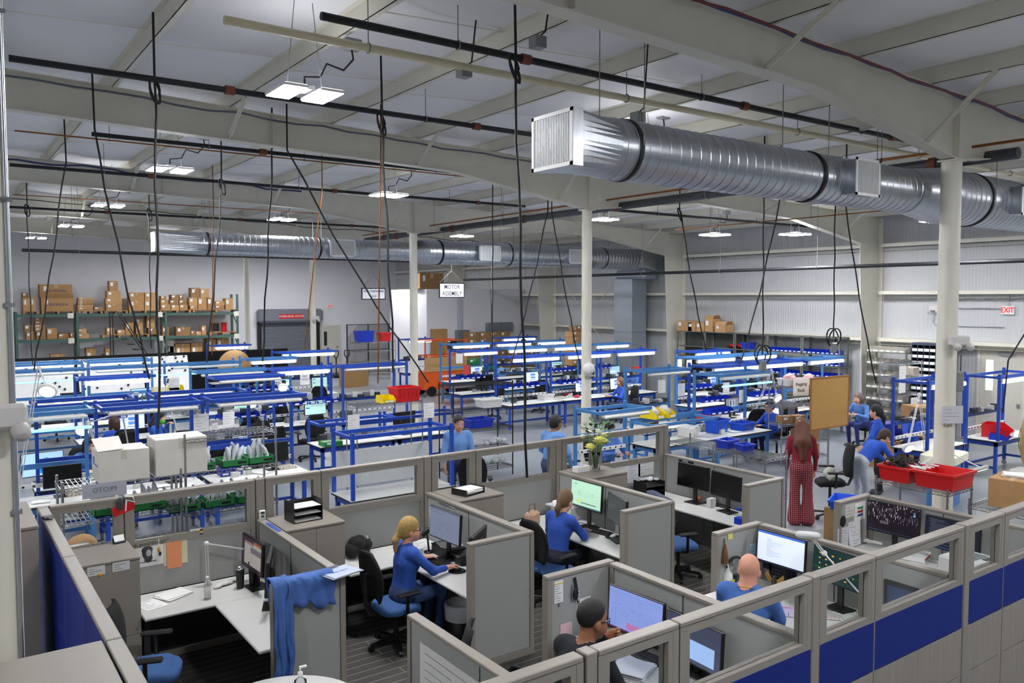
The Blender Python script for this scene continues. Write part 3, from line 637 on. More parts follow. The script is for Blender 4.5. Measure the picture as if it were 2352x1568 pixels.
def bottle(label, loc, h=.22, m=None):
    t = thing('water_bottle', label, 'bottle', loc); b = B(); r = .033
    pr = [(r*.9, 0), (r, .01)]+[(r*(1 if k % 2 else .94), .02+k*h*.045) for k in range(12)]+[(r, h*.62), (r*.95, h*.7), (.013, h*.88), (.013, h*.93)]
    b.lathe(pr, n=20); b.obj('bottle_body', m or VGLASS, t); b = B(); b.lathe([(.016, h*.93), (.016, h), (0, h)], n=14); b.obj('cap', WHITE, t)
    b = B(); b.lathe([(r*1.01, h*.36), (r*1.01, h*.58)], n=20); b.obj('paper_band', PAPER, t); return t
def sheet(label, loc, rz, w=.216, d=.279, m=PAPER, lines=0, name='paper_sheet', cat='paper', wall=None, thick=.0015, curl=0, ink=None):
    """a sheet lying flat, or with wall='y'/'x' pinned upright facing -Y / -X"""
    t = thing(name, label, cat, loc, rz if not wall else (0 if wall == 'y' else -PI/2))
    b = B(); ms = [m, ink or P((110, 112, 122), .8)]
    if wall:
        n = 4
        for i in range(n):
            z0, z1 = -d*i/n, -d*(i+1)/n; c0, c1 = curl*(i/n)**2, curl*((i+1)/n)**2
            b.add([(-w/2, -.004-c0, z0), (w/2, -.004-c0*.6, z0), (w/2, -.004-c1*.6, z1), (-w/2, -.004-c1, z1), (-w/2, -.0035-c0+thick, z0), (w/2, -.0035-c0*.6+thick, z0), (w/2, -.0035-c1*.6+thick, z1), (-w/2, -.0035-c1+thick, z1)], [(0, 3, 2, 1), (4, 5, 6, 7), (0, 4, 7, 3), (1, 2, 6, 5)])
        b.obj('page', m, t); b = B(); rd = random.Random(len(label)+lines)
        for k in range(lines):
            z = -d*(k+1)/(lines+1); q = .3+.6*rd.random(); cu = curl*(k/(lines+1))**2
            b.box(-w*.42, -.0062-cu, z-.004, -w*.42+w*.84*q, -.0052-cu*.6, z)
        if lines: b.obj('writing', ms[1], t)
    else:
        b.box(-w/2, -d/2, 0, w/2, d/2, max(thick, .002)); b.obj('page', m, t); rd = random.Random(len(label)+lines); b = B()
        for k in range(lines):
            y = d/2-d*(k+1)/(lines+1); b.box(-w*.42, y, max(thick, .002), -w*.42+w*.84*(.3+.6*rd.random()), y+.006, max(thick, .002)+.0006)
        if lines: b.obj('writing', ms[1], t)
    return t
def paper_stack(label, loc, rz, n=6, w=.216, d=.279, name='paper_stack', m=PAPER):
    b = B(); rd = random.Random(n+len(label))
    for k in range(n):
        a = rd.uniform(-.15, .15); c, s = math.cos(a), math.sin(a); ox, oy = rd.uniform(-.02, .02), rd.uniform(-.02, .02)
        pts = [(ox+c*x-s*y, oy+s*x+c*y) for x, y in ((-w/2, -d/2), (w/2, -d/2), (w/2, d/2), (-w/2, d/2))]; b.prism(pts, k*.006, k*.006+.005)
    return tag(b.obj(name, m, None, loc, rz), label, 'papers')
def tray(label, loc, rz, tiers=3, w=.33, d=.25, papers=True):
    t = thing('letter_tray', label, 'letter tray', loc, rz); step = .075
    b = B(); b.box(-w/2, -d/2, 0, -w/2+.006, d/2, step*tiers); b.obj('side_panel', BLACK, t); b = B(); b.box(w/2-.006, -d/2, 0, w/2, d/2, step*tiers); b.obj('side_panel', BLACK, t)
    b = B(); b.box(-w/2, d/2-.006, 0, w/2, d/2, step*tiers*.9); b.obj('back_panel', BLACK, t)
    for k in range(tiers):
        b = B(); b.box(-w/2+.006, -d/2, .004+k*step, w/2-.006, d/2-.006, .01+k*step); o = b.obj('shelf', BLACK, t)
    return t
def arm_lamp(label, base, elbow, head, hd=(0, 0, -1), ring=True, col=WHITE, clampz=None, lit=True):
    """balanced arm lamp: base, elbow, head are world points"""
    b0 = Vector(base); t = thing('magnifier_lamp' if ring else 'arm_lamp', label, 'lamp', b0); e = Vector(elbow)-b0; h = Vector(head)-b0
    b = B(); b.cyl(0, 0, 0, .05, .03, 12); b.cb(0, 0, -.0, .07, .05, .02); b.obj('clamp', col, t)
    for nm, p, q in (('lower_arm', Vector((0, 0, .05)), e), ('upper_arm', e, h)):
        b = B(); d = (q-p).normalized(); sx = d.cross(Vector((.3, .2, 1))).normalized()*.016; b.bar(p+sx, q+sx, .011); b.bar(p-sx, q-sx, .011); b.obj(nm, col, t)
    b = B(); b.ell(e, (.028, .028, .028)); b.obj('elbow_joint', col, t)
    n = Vector(hd).normalized(); R = n.to_track_quat('-Z', 'Y').to_matrix().to_4x4(); M = Matrix.Translation(h+n*.03) @ R
    b = B()
    if ring:
        b.lathe([(.055, -.02), (.1, -.026), (.115, -.012), (.115, .02), (.095, .032), (.06, .028), (.055, .012)], n=28); b.tr(M); b.obj('ring_shade', col, t)
        b = B(); b.lathe([(0, 0), (.056, .0)], n=24); b.tr(M); o = b.obj('lens', mat('lens_glass', (170, 190, 205), .08, spec=.8), t)
        if lit: b = B(); b.lathe([(.058, -.0275), (.092, -.0275)], n=28); b.tr(M); b.obj('ring_tube', LIT, t)
    else:
        b.lathe([(.02, .07), (.03, .03), (.06, -.03), (.062, -.05)], n=18); b.tr(M); b.obj('cone_shade', col, t)
    return t
def star_base(b, r=.3, n=5, z=.07):
    for k in range(n): a = 2*PI*k/n+.3; b.bar((0, 0, z+.03), (r*math.cos(a), r*math.sin(a), z), .045, .03)
def chair_parts(t, kind):
    mb = BLACK
    b = B(); star_base(b); b.cyl(0, 0, .08, .16, .035, 12); b.obj('star_base', mb, t)
    for k in range(5):
        a = 2*PI*k/5+.3; b = B(); b.tube([(.3*math.cos(a)-.02*math.sin(a), .3*math.sin(a)+.02*math.cos(a), .032), (.3*math.cos(a)+.02*math.sin(a), .3*math.sin(a)-.02*math.cos(a), .032)], .032, 12); b.obj('caster', mb, t)
    zs = .62 if kind == 'stool' else .45
    b = B(); b.cyl(0, 0, .16, zs-.04, .025, 12); b.cb(0, 0, zs-.07, .22, .26, .04, .01); b.obj('gas_column', mb, t)
    b = B(); n = 22; P0 = []
    for z, k in ((zs-.04, .9), (zs-.02, 1), (zs+.02, 1), (zs+.045, .93), (zs+.055, .7)):
        for i in range(n):
            a = 2*PI*i/n; c, s = math.cos(a), math.sin(a); x = .25*k*math.copysign(abs(c)**.6, c); y = .24*k*math.copysign(abs(s)**.6, s); P0.append((x, y, z-.02*(y < -.15)))
    b.add(P0, [(j*n+i, j*n+(i+1) % n, (j+1)*n+(i+1) % n, (j+1)*n+i) for j in range(4) for i in range(n)]+[tuple(4*n+i for i in range(n)), tuple(n-1-i for i in range(n))], True)
    b.obj('seat', SEATB if kind in ('blue', 'blueplain') else BLACKF, t)
    zb, hb, wb = (zs+.14, .5, .23) if kind in ('blue', 'blueplain') else (zs+.12, .55, .22)
    b = B(); vs = []; rows = 9; cols = 9
    for s in (0, 1):
        for j in range(rows):
            v = j/(rows-1); hw = wb*(.78+.35*math.sin(PI*min(1, v*.9+.08)))*(1 if v < .85 else 1-1.6*(v-.85))
            for i in range(cols):
                u = i/(cols-1)*2-1; vs.append((u*hw, .25+.05*v-.05*(1-u*u)*(1-.3*v)+.03*math.sin(v*PI)*-1+s*.035+.03, zb+hb*v))
    f = lambda s, j, i: s*rows*cols+j*cols+i
    fs = [(f(0, j, i), f(0, j, i+1), f(0, j+1, i+1), f(0, j+1, i)) for j in range(rows-1) for i in range(cols-1)]+[(f(1, j, i), f(1, j+1, i), f(1, j+1, i+1), f(1, j, i+1)) for j in range(rows-1) for i in range(cols-1)]
    for j in range(rows-1): fs += [(f(0, j, 0), f(0, j+1, 0), f(1, j+1, 0), f(1, j, 0)), (f(0, j, cols-1), f(1, j, cols-1), f(1, j+1, cols-1), f(0, j+1, cols-1))]
    for i in range(cols-1): fs += [(f(0, rows-1, i), f(0, rows-1, i+1), f(1, rows-1, i+1), f(1, rows-1, i)), (f(0, 0, i), f(1, 0, i), f(1, 0, i+1), f(0, 0, i+1))]
    b.add(vs, fs, True); b.obj('backrest', BLACKF, t)
    b = B(); b.tube([(0, .12, zs-.06), (0, .3, zs-.03), (0, .36, zs+.1), (0, .35, zs+.42)], .028, 8); b.obj('back_spine', mb, t)
    if kind != 'blueplain2':
        for s in (-1, 1):
            b = B(); b.tube([(s*.2, .02, zs-.05), (s*.3, .02, zs-.03), (s*.31, .02, zs+.2)], .02, 8); b.box(s*.31-.045, -.13, zs+.2, s*.31+.045, .15, zs+.235, .015); b.obj('armrest', mb, t)
CH = {}
def chair(label, loc, rz, kind='blue', group=None):
    if kind in CH: o = dup(CH[kind], label, loc, rz)
    else:
        o = thing('office_chair', label, 'chair', loc, rz); chair_parts(o, kind); CH[kind] = o
    return o
# ================= people: one smooth body surface per person =================
def nrm(v): v = np.array(v, float); return v/np.linalg.norm(v)
class Body:
    def __init__(s, res): s.p = []; s.res = res
    def cap(s, a, b, ra, rb, m, k=.03): s.p.append(('c', np.array(a, float), np.array(b, float), ra, rb, m, k)); return s
    def ell(s, c, r, m, k=.03, R=None, sub=False): s.p.append(('e', np.array(c, float), np.array(r, float), R, sub, m, k)); return s
    def mesh(s, name, mats):
        res = s.res; lo = np.full(3, 9e9); hi = -lo; bbs = []
        for q in s.p:
            if q[0] == 'c': r = max(q[3], q[4]); a = np.minimum(q[1], q[2])-r; c = np.maximum(q[1], q[2])+r
            else: r = q[2].max(); a = q[1]-r; c = q[1]+r
            bbs.append((a-q[6]-3*res, c+q[6]+3*res))
            if not (q[0] == 'e' and q[4]): lo = np.minimum(lo, a); hi = np.maximum(hi, c)
        lo -= 3*res; hi += 3*res; n = np.ceil((hi-lo)/res).astype(int)+1
        D = np.full(n, 1.0, np.float32); L = np.zeros(n, np.int8); DR = np.full(n, 9.0, np.float32)
        for q, (ba, bc) in zip(s.p, bbs):
            i0 = np.maximum(0, np.floor((ba-lo)/res).astype(int)); i1 = np.minimum(n, np.ceil((bc-lo)/res).astype(int)+1)
            if (i1 <= i0).any(): continue
            sl = tuple(slice(a, c) for a, c in zip(i0, i1))
            X = np.stack(np.meshgrid(*[lo[d]+res*np.arange(i0[d], i1[d]) for d in range(3)], indexing='ij'), -1)
            if q[0] == 'c':
                ab = q[2]-q[1]; t = np.clip(((X-q[1]) @ ab)/max(1e-9, ab @ ab), 0, 1)
                d = np.linalg.norm(X-q[1]-t[..., None]*ab, axis=-1)-(q[3]+(q[4]-q[3])*t); sub = False
            else:
                Y = X-q[1]
                if q[3] is not None: Y = Y @ q[3]
                k0 = np.linalg.norm(Y/q[2], axis=-1); k1 = np.linalg.norm(Y/q[2]**2, axis=-1)+1e-9; d = k0*(k0-1)/k1; sub = q[4]
            A = D[sl]
            if sub: D[sl] = np.maximum(A, -d); continue
            k = q[6]; h = np.clip(.5+.5*(A-d)/k, 0, 1); D[sl] = A+(d-A)*h-k*h*(1-h)
            M = d < DR[sl]; L[sl] = np.where(M, q[5], L[sl]); DR[sl] = np.where(M, d, DR[sl])
        ins = D < 0; cs = np.array(n)-1
        acc = np.zeros(tuple(cs)+(3,), np.float32); cnt = np.zeros(cs, np.float32); cor = [(i, j, k) for i in (0, 1) for j in (0, 1) for k in (0, 1)]
        def sh(A, o): return A[o[0]:o[0]+cs[0], o[1]:o[1]+cs[1], o[2]:o[2]+cs[2]]
        for a in cor:
            for ax in range(3):
                if a[ax]: continue
                c = list(a); c[ax] = 1
                da, dc = sh(D, a), sh(D, c); cr = (da < 0) != (dc < 0); t = np.where(cr, da/np.where(cr, da-dc, 1), 0)
                for d in range(3): acc[..., d] += cr*(a[d]+(t if d == ax else 0))
                cnt += cr
        act = cnt > 0; idx = np.full(cs, -1, int); idx[act] = np.arange(act.sum()); ii = np.argwhere(act)
        V = lo+res*(ii+acc[act]/cnt[act][:, None]); lab = L[ii[:, 0], ii[:, 1], ii[:, 2]]
        Fs = []
        for ax in range(3):
            o1, o2 = [(1, 2), (2, 0), (0, 1)][ax]; a = [slice(1, -1)]*3; a[ax] = slice(0, -1); c = list(a); c[ax] = slice(1, None)
            A_, C_ = ins[tuple(a)], ins[tuple(c)]; cr = np.argwhere(A_ != C_)
            if not len(cr): continue
            base = cr.copy(); 
            for d in range(3):
                if d != ax: base[:, d] += 1
            fl = A_[tuple(cr.T)]
            def g(u, v): b = base.copy(); b[:, o1] -= u; b[:, o2] -= v; return idx[tuple(b.T)]
            q = np.stack([g(1, 1), g(0, 1), g(0, 0), g(1, 0)], 1); q[~fl] = q[~fl][:, ::-1]; Fs.append(q)
        Fa = np.concatenate(Fs); Fa = Fa[(Fa >= 0).all(1)]
        # one relaxation pass softens grid steps
        for _ in range(2):
            sm = np.zeros_like(V); ct = np.zeros(len(V))
            for i in range(4):
                np.add.at(sm, Fa[:, i], V[Fa[:, (i+1) % 4]]+V[Fa[:, (i-1) % 4]]); np.add.at(ct, Fa[:, i], 2)
            V = V*.5+.5*sm/np.maximum(ct, 1)[:, None]
        me = bpy.data.meshes.new(name); me.from_pydata(V.tolist(), [], Fa.tolist())
        for m in mats: me.materials.append(m)
        me.polygons.foreach_set('material_index', np.ascontiguousarray(lab[Fa[:, 0]], dtype=np.int32)); me.polygons.foreach_set('use_smooth', np.ones(len(Fa), bool)); me.update(); return me
def ik(S_, W_, l1, l2, hint):
    S_ = np.array(S_, float); W_ = np.array(W_, float); d = W_-S_; L = np.linalg.norm(d); L2 = min(L, l1+l2-.004); dn = d/L; W_ = S_+dn*L2
    a = (l1*l1-l2*l2+L2*L2)/(2*L2); h = math.sqrt(max(0, l1*l1-a*a)); hv = np.array(hint, float); hv = hv-dn*(hv @ dn); hv /= np.linalg.norm(hv)+1e-9
    return S_+dn*a+hv*h, W_
def rotm(yaw, pitch, roll=0):
    cy, sy, cp, sp, cr, sr = math.cos(yaw), math.sin(yaw), math.cos(pitch), math.sin(pitch), math.cos(roll), math.sin(roll)
    return np.array([[cy, -sy, 0], [sy, cy, 0], [0, 0, 1]]) @ np.array([[cp, 0, sp], [0, 1, 0], [-sp, 0, cp]]) @ np.array([[1, 0, 0], [0, cr, -sr], [0, sr, cr]])
def hand(Bd, w, d, nrm_, side, m, curl=.45):
    """palm, four unequal fingers bent at the knuckles and a thumb off the side of the palm"""
    d = nrm(d); n = np.array(nrm_, float); n = nrm(n-d*(n @ d)); s = np.cross(n, d)*side
    R = np.stack([d, s, n], 1); Bd.ell(w+d*.048, (.052, .041, .017), m, .012, R)
    for i, (off, L) in enumerate(((.031, .072), (.011, .082), (-.01, .076), (-.029, .06))):
        p = w+d*.085+s*off; ang = curl; 
        for j, fr in enumerate((.48, .3, .22)):
            q = p+(d*math.cos(ang)+n*math.sin(ang))*L*fr; Bd.cap(p, q, .0092-.0008*j, .0086-.0008*j, m, .004); p = q; ang += curl*.9
    p = w+d*.025+s*.036; q = p+nrm(d*.72+s*.62+n*.25)*.042; Bd.cap(p, q, .0125, .0105, m, .01); Bd.cap(q, q+nrm(d*.9+s*.15+n*.35)*.033, .0105, .009, m, .006)
HAIRM = {}
def hairmat(c):
    if c not in HAIRM: HAIRM[c] = mat('hair_%d_%d_%d' % c, c, .5, noise=.45, nscale=60, stretch=(3, 3, .5), bump=.4, bscale=120)
    return HAIRM[c]
SKINM = lambda c: mat('skin_%d_%d_%d' % c, c, .55, noise=.06, nscale=40)
def person(label, loc, rz, pose='sit', shirt=(48, 90, 176), pants=(44, 52, 80), skin=(216, 160, 132), hair='short', hairc=(30, 24, 22), sleeve=1.0, lean=.12, hy=0, hp=.1, lh=None, rh=None, fem=True, res=.012, glasses=None, sc=1.05, legs=None, mask=None, bend=0, hz=None, shoes=(60, 60, 64), extra=None, hn=(0, 0, -1), curl=.45, dots=False, flare=False, roll=0, beard=False, clip=False, neck=1):
    t = thing('person', label, 'person', loc, rz); t.scale = (sc, sc, sc)
    Bd = Body(res/sc); SK, SH, PA, LI, EW, ED, SHO, HB = range(8)
    mats = [SKINM(skin), mat('shirt_%d_%d_%d' % shirt, shirt, .9, noise=.12, nscale=14, bump=.25, bscale=25), mat('trousers_%d_%d_%d' % pants, pants, .9, noise=.12, nscale=18, bump=.2, bscale=30), SKINM(tuple(int(v*k) for v, k in zip(skin, (.82, .6, .58)))), P((225, 220, 214), .3), P((28, 20, 18), .3), mat('shoe_%d_%d_%d' % shoes, shoes, .6), hairmat(hairc)]
    if dots: mats[2] = dotted
    sit = pose == 'sit'; hz = hz or (.5 if sit else .9); hip = np.array([0, 0, hz])
    TR = rotm(0, lean+bend); up_ = TR @ np.array([0, 0, 1.]); fo = TR @ np.array([1., 0, 0]); le = np.array([0, 1., 0])
    g = .92 if fem else 1.0
    Bd.ell(hip+up_*.03, (.13, .175*g+.012, .13), PA, .05, TR)
    Bd.ell(hip+up_*.17+fo*.005, (.122*g, .162*g, .15), SH, .06, TR); Bd.ell(hip+up_*.36, (.125*g, .18*g, .175), SH, .07, TR)
    if fem: 
        for s in (-1, 1): Bd.ell(hip+up_*.345+fo*.075+le*.07*s, (.055, .06, .065), SH, .04, TR)
    sh = hip+up_*.49; Bd.cap(sh+le*.14*g, sh-le*.14*g, .066, .066, SH, .05)
    nk = hip+up_*.55+fo*.005; HR = rotm(hy, hp+lean*.3+bend*.75, roll); hc = nk+up_*(.03-.12*(neck-1))+HR @ np.array([.025, 0, .115])
    Bd.cap(nk-up_*.03, hc+HR @ np.array([-.02, 0, -.06]), .056*g*neck, .054*g*neck, SK, .03)
    h = lambda x, y, z: hc+HR @ np.array([x, y, z])
    Bd.ell(h(-.012, 0, .03), (.1, .081, .1), SK, .02, HR); Bd.ell(h(.03, 0, -.05), (.066, .06, .066), SK, .03, HR); Bd.ell(h(.068, 0, -.1), (.022, .024, .018), SK, .025, HR)
    Bd.cap(h(.086, 0, .012), h(.108, 0, -.03), .008, .0135, SK, .012)
    for s in (-1, 1):
        Bd.ell(h(-.005, s*.08, -.018), (.021, .014, .034), SK, .006, rotm(hy+s*.25, hp+lean*.3+bend*.75, roll)); Bd.ell(h(.078, s*.032, .008), (.012, .015, .009), EW, .004, HR); Bd.ell(h(.0875, s*.032, .008), (.005, .0065, .0065), ED, .002, HR)
        Bd.cap(h(.086, s*.018, .033), h(.074, s*.052, .032), .006, .005, HB if hair != 'bald' else SK, .003)
        Bd.ell(h(.06, s*.038, -.04), (.03, .026, .03), SK, .03, HR)
    Bd.ell(h(.086, 0, -.066), (.01, .025, .006), LI, .006, HR); Bd.ell(h(.084, 0, -.078), (.01, .02, .007), LI, .006, HR)
    if mask: mats.append(P(mask, .8)); Bd.ell(h(.055, 0, -.062), (.066, .07, .058), 8, .01, HR)
    # arms
    for s, tgt, sd in ((1, lh, 1), (-1, rh, -1)):
        S0 = sh+le*.185*g*s-up_*.01
        if tgt is None: tgt = (S0+np.array([.04, s*.05, -.52])).tolist() if not sit else (.34, s*.1, hz+.15)
        E_, W_ = ik(S0, tgt, .275, .245, np.array([-.25, s*.75, -.75]))
        Bd.cap(S0, E_, .06*g, .05*g, SH, .045)
        m2 = SH if sleeve >= 1 else SK; q = E_+(W_-E_)*min(1, max(0, (sleeve-.5)*2)) if sleeve < 1 else W_
        if sleeve < .5: q = S0+(E_-S0)*(sleeve*2); Bd.p.pop(); Bd.cap(S0, q, .062*g, .062*g, SH, .045); Bd.cap(q, E_, .042*g, .038*g, SK, .02); Bd.cap(E_, W_, .038*g, .027, SK, .02)
        elif sleeve < 1: Bd.cap(E_, q, .043*g, .038*g, SH, .03); Bd.cap(q, W_, .034*g, .026, SK, .015)
        else: Bd.cap(E_, E_+(W_-E_)*.93, .043*g, .031*g, SH, .03); Bd.cap(E_+(W_-E_)*.9, W_, .026, .025, SK, .01)
        hd = W_-E_; hand(Bd, W_, hd if not sit else hd*np.array([1, 1, .35]), hn if sit else (0, -s, 0), -s if sit else s*1, SK, curl)
    # legs
    for s in (-1, 1):
        hj = hip+le*.088*s
        if legs: kn, an = [np.array(v, float) for v in legs[0 if s > 0 else 1]]
        elif sit: kn = np.array([.42, .12*s, hz+.03]); an = np.array([.36, .12*s, .1])
        else: kn = np.array([.02, .1*s, .48]); an = np.array([-.02, .1*s, .09])
        Bd.cap(hj, kn, .088*(1.03 if fem else 1), .058 if not flare else .075, PA, .05); Bd.cap(kn, an, .058 if not flare else .075, .042 if not flare else .115, PA, .03)
        Bd.cap(an+np.array([-.02, 0, -.045]), an+np.array([.15, 0, -.06]), .038, .03, SHO, .02)
    bo = mesh_obj('body', Bd.mesh('body', mats), t)
    # hair
    if hair != 'bald':
        Hd = Body(res*.9/sc); f0 = lambda x, y, z: hc+HR @ np.array([x, y, z])
        thin = .004 if hair == 'buzz' else .012
        Hd.ell(f0(-.02, 0, .038), (.096+thin, .079+thin, .1+thin), 0, .02, HR)
        if hair != 'buzz': Hd.ell(f0(-.05, 0, -.02), (.07, .078, .085), 0, .03, HR)
        Hd.ell(f0(.085, 0, -.055), (.075, .11, .115), 0, .01, HR, True); Hd.ell(f0(.015, 0, -.13), (.12, .12, .075), 0, .01, HR, True) if hair in ('short', 'buzz', 'pony', 'bun') else None
        for s in (-1, 1): Hd.ell(f0(.0, s*.092, -.02), (.026, .022, .036), 0, .01, HR, True) if hair != 'long' and hair != 'bob' else None
        if hair == 'pony':
            a = f0(-.115, 0, .0); Hd.cap(f0(-.1, 0, .02), a, .035, .024, 0, .02); e = a+np.array([-.045, 0, -.1]); Hd.cap(a, e, .026, .036, 0, .02); Hd.cap(e, e+np.array([-.005, .0, -.12]), .036, .016, 0, .02)
        if hair == 'longpony':
            a = f0(-.11, 0, .05); Hd.cap(f0(-.08, 0, .06), a, .04, .026, 0, .02); e = a+np.array([-.05, 0, -.16]); Hd.cap(a, e, .028, .042, 0, .02); Hd.cap(e, e+np.array([.0, .0, -.24]), .042, .018, 0, .02)
        if hair == 'bun': Hd.ell(f0(-.06, 0, .145), (.035, .035, .034), 0, .012)
        if hair == 'bob':
            for s in (-1, 1): Hd.cap(f0(-.02, s*.075, .03), f0(-.005, s*.085, -.11), .035, .03, 0, .03)
            Hd.cap(f0(-.08, 0, .0), f0(-.085, 0, -.11), .06, .05, 0, .04)
        if hair == 'long':
            Hd.cap(f0(-.06, 0, .0), hip+up_*.46-fo*.13, .09, .1, 0, .04); Hd.cap(hip+up_*.46-fo*.13, hip+up_*.18-fo*.13, .09, .05, 0, .05)
            for s in (-1, 1): Hd.cap(f0(-.03, s*.07, .02), hip+up_*.4-fo*.1+le*s*.1, .035, .05, 0, .04)
        if hair == 'wavy':
            Hd.cap(f0(-.07, 0, .0), f0(-.12, 0, -.16), .075, .075, 0, .04)
            for s in (-1, 1): Hd.cap(f0(-.01, s*.08, .0), f0(-.06, s*.09, -.15), .035, .045, 0, .03)
        if hair == 'frizz': Hd.ell(f0(-.06, 0, -.02), (.12, .12, .14), 0, .03)
        Hd.mesh; ho = mesh_obj('hair', Hd.mesh('hair', [hairmat(hairc)]), t)
        if hair in ('pony', 'longpony'):
            b = B(); c = f0(-.115, 0, .0) if hair == 'pony' else f0(-.11, 0, .05); b.ell(c, (.026, .03, .028)); b.obj('hair_tie', BLACKF, t)
        if clip: b = B(); c = f0(-.1, .03, .09); b.ell(c, (.012, .035, .014)); b.obj('hair_clip', P((215, 205, 180), .4), t)
    if beard:
        Hd = Body(res/sc); Hd.ell(h(.035, 0, -.07), (.066, .06, .06), 0, .02, HR); Hd.ell(h(.1, 0, -.03), (.03, .05, .03), 0, .01, HR, True); mesh_obj('beard', Hd.mesh('beard', [hairmat(hairc)]), t)
    if glasses:
        b = B(); 
        for s in (-1, 1):
            pts = [h(.104-.012*abs(math.cos(a)), s*.034+.024*math.cos(a), .006+.018*math.sin(a)) for a in [2*PI*i/14 for i in range(15)]]; b.tube(pts, .003, 5, False); b.bar(h(.093, s*.057, .012), h(.0, s*.083, .01), .004)
        b.bar(h(.106, -.01, .01), h(.106, .01, .01), .004); b.obj('glasses', P(glasses, .3), t)
    return t, h
dotted = mat('polka_dot_trousers', (112, 22, 34), .85)
def mkdots(m):
    nt = m.node_tree; b = nt.nodes['Principled BSDF']; tc = nt.nodes.new('ShaderNodeTexCoord'); v = nt.nodes.new('ShaderNodeTexVoronoi')
    v.inputs['Scale'].default_value = 32; v.inputs['Randomness'].default_value = 0; nt.links.new(tc.outputs['Object'], v.inputs['Vector'])
    v.voronoi_dimensions = '2D'; mp = nt.nodes.new('ShaderNodeMapping'); mp.inputs['Rotation'].default_value = (PI/2, 0, PI/2); mp.vector_type = 'TEXTURE'; nt.links.new(tc.outputs['Object'], mp.inputs[0]); nt.links.new(mp.outputs[0], v.inputs['Vector']); c = nt.nodes.new('ShaderNodeMath'); c.operation = 'LESS_THAN'; c.inputs[1].default_value = .17; nt.links.new(v.outputs['Distance'], c.inputs[0])
    mx = nt.nodes.new('ShaderNodeMix'); mx.data_type = 'RGBA'; mx.inputs[6].default_value = lin((112, 22, 34))+(1,); mx.inputs[7].default_value = lin((226, 190, 190))+(1,)
    nt.links.new(c.outputs[0], mx.inputs[0]); nt.links.new(mx.outputs[2], b.inputs['Base Color'])
mkdots(dotted)
# ================= cubicle contents =================
DT = .742
def dk(x, y, z=DT): return onz(x, y, z)
def rY(x0, y0, x1, y1, Y): a = ony(x0, y0, Y); c = ony(x1, y1, Y); return Vector(((a.x+c.x)/2, Y, a.z)), c.x-a.x, a.z-c.z
def rX(x0, y0, x1, y1, X): a = onx(x0, y0, X); c = onx(x1, y1, X); return Vector((X, (a.y+c.y)/2, a.z)), a.y-c.y, a.z-c.z
def pinned(label, r, ax, m=PAPER, lines=0, name='paper_sheet', curl=0, ink=None): return sheet(label, r[0], 0, r[1], r[2], m, lines, name, 'paper', ax, curl=curl, ink=ink)
BW = 8.931
def toloc(wp, loc, rz, sc=1.05):
    d = Vector(wp)-Vector(loc); c, s = math.cos(-rz), math.sin(-rz); return ((d.x*c-d.y*s)/sc, (d.x*s+d.y*c)/sc, d.z/sc)
# ---- cubicle 1
monitor('left monitor of the pair by the blue jacket, showing a grey web page', (2.66, 8.42, DT), -PI/2+.05, .55, 'desk1', drop=.2)
monitor('right monitor of the pair by the blue jacket, turned nearly edge on', (2.62, 7.82, DT), -PI/2-.4, .55, 'black', drop=.2)
t = thing('mini_computer', 'small black computer with an antenna behind the edge-on monitor', 'computer', (2.74, 7.45, DT), .2)
b = B(); b.box(-.09, -.11, 0, .09, .11, .36, .008); b.obj('case', BLACK, t); b = B(); b.tube([(.05, .08, .36), (.05, .09, .48)], .006, 6); b.obj('antenna', BLACK, t)
tumbler('black tumbler with a steel rim beside the crumpled white cloth', dk(552, 1350), .22, .045)
tumbler('black sport bottle behind the steel rimmed tumbler', dk(580, 1345), .27, .04, BLACK, DGREY)
bottle('clear water bottle on the desk below the arm lamp', dk(477, 1374), .23)
q = dk(478, 1344); arm_lamp('white arm lamp folded over the desk by the left monitor pair', q, ony(474, 1248, q.y), ony(570, 1262, q.y-.12), (1, -.2, -.4), False, P((205, 205, 200), .4))
sheet('greenish stickered sheet on the desk nearest the corner cabinet', dk(348, 1388), .25, .22, .28, PAPER, 6); paper_stack('loose sheets lying on the desk left of the water bottle', dk(402, 1366), .35, 3, .3, .24)
b = B(); 
for k in range(7): b.ell((-.15+.05*k, .02*math.sin(k*2), .016+.004*(k % 3)), (.05, .035+.01*(k % 2), .018))
tag(b.obj('face_cloth', P((214, 210, 204), .9), None, dk(525, 1340), .45), 'crumpled white cloth on the desk beside the tumbler', 'cloth')
r = rY(299, 1241, 376, 1293, BW); pt = pinned('white portrait poster of a bearded bust pinned to the back partition', r, 'y')
text('"Well, good enough!"', .05, INK, pt, (0, -.007, -.06)); b = B(); hz_ = -r[2]*.52
for (x, z, a, c, k) in ((0, 0, .05, .07, 0), (.01, -.055, .04, .05, 0), (0, .03, .055, .04, 0)): b.ell((x, -.006, hz_+z), (a, .0015, c))
b.obj('bust_print', P((60, 60, 64), .8), pt); b = B(); b.ell((.012, -.0078, hz_-.005), (.026, .0012, .036)); b.obj('face_print', P((176, 176, 176), .8), pt); text('mediocrates', .035, INK, pt, (0, -.007, -r[2]+.05))
r = rY(375, 1230, 431, 1290, BW); pt = pinned('cream wall calendar chart with an orange note on it', r, 'y', P((224, 216, 180), .8), 16, 'wall_chart'); b = B(); b.box(-.09, -.009, -.36, .06, -.0075, -.08); o = b.obj('sticky_note', P((232, 150, 104), .8), pt)
r = rY(436, 1216, 463, 1229, BW); pt = pinned('small printed chart with a colour strip near the glazing', r, 'y', PAPER, 5); b = B()
for k, c in enumerate(((120, 40, 30), (220, 190, 30), (40, 60, 160))): b.c = k; b.box(.04, -.009, -.03-.022*k, .07, -.0075, -.01-.022*k)
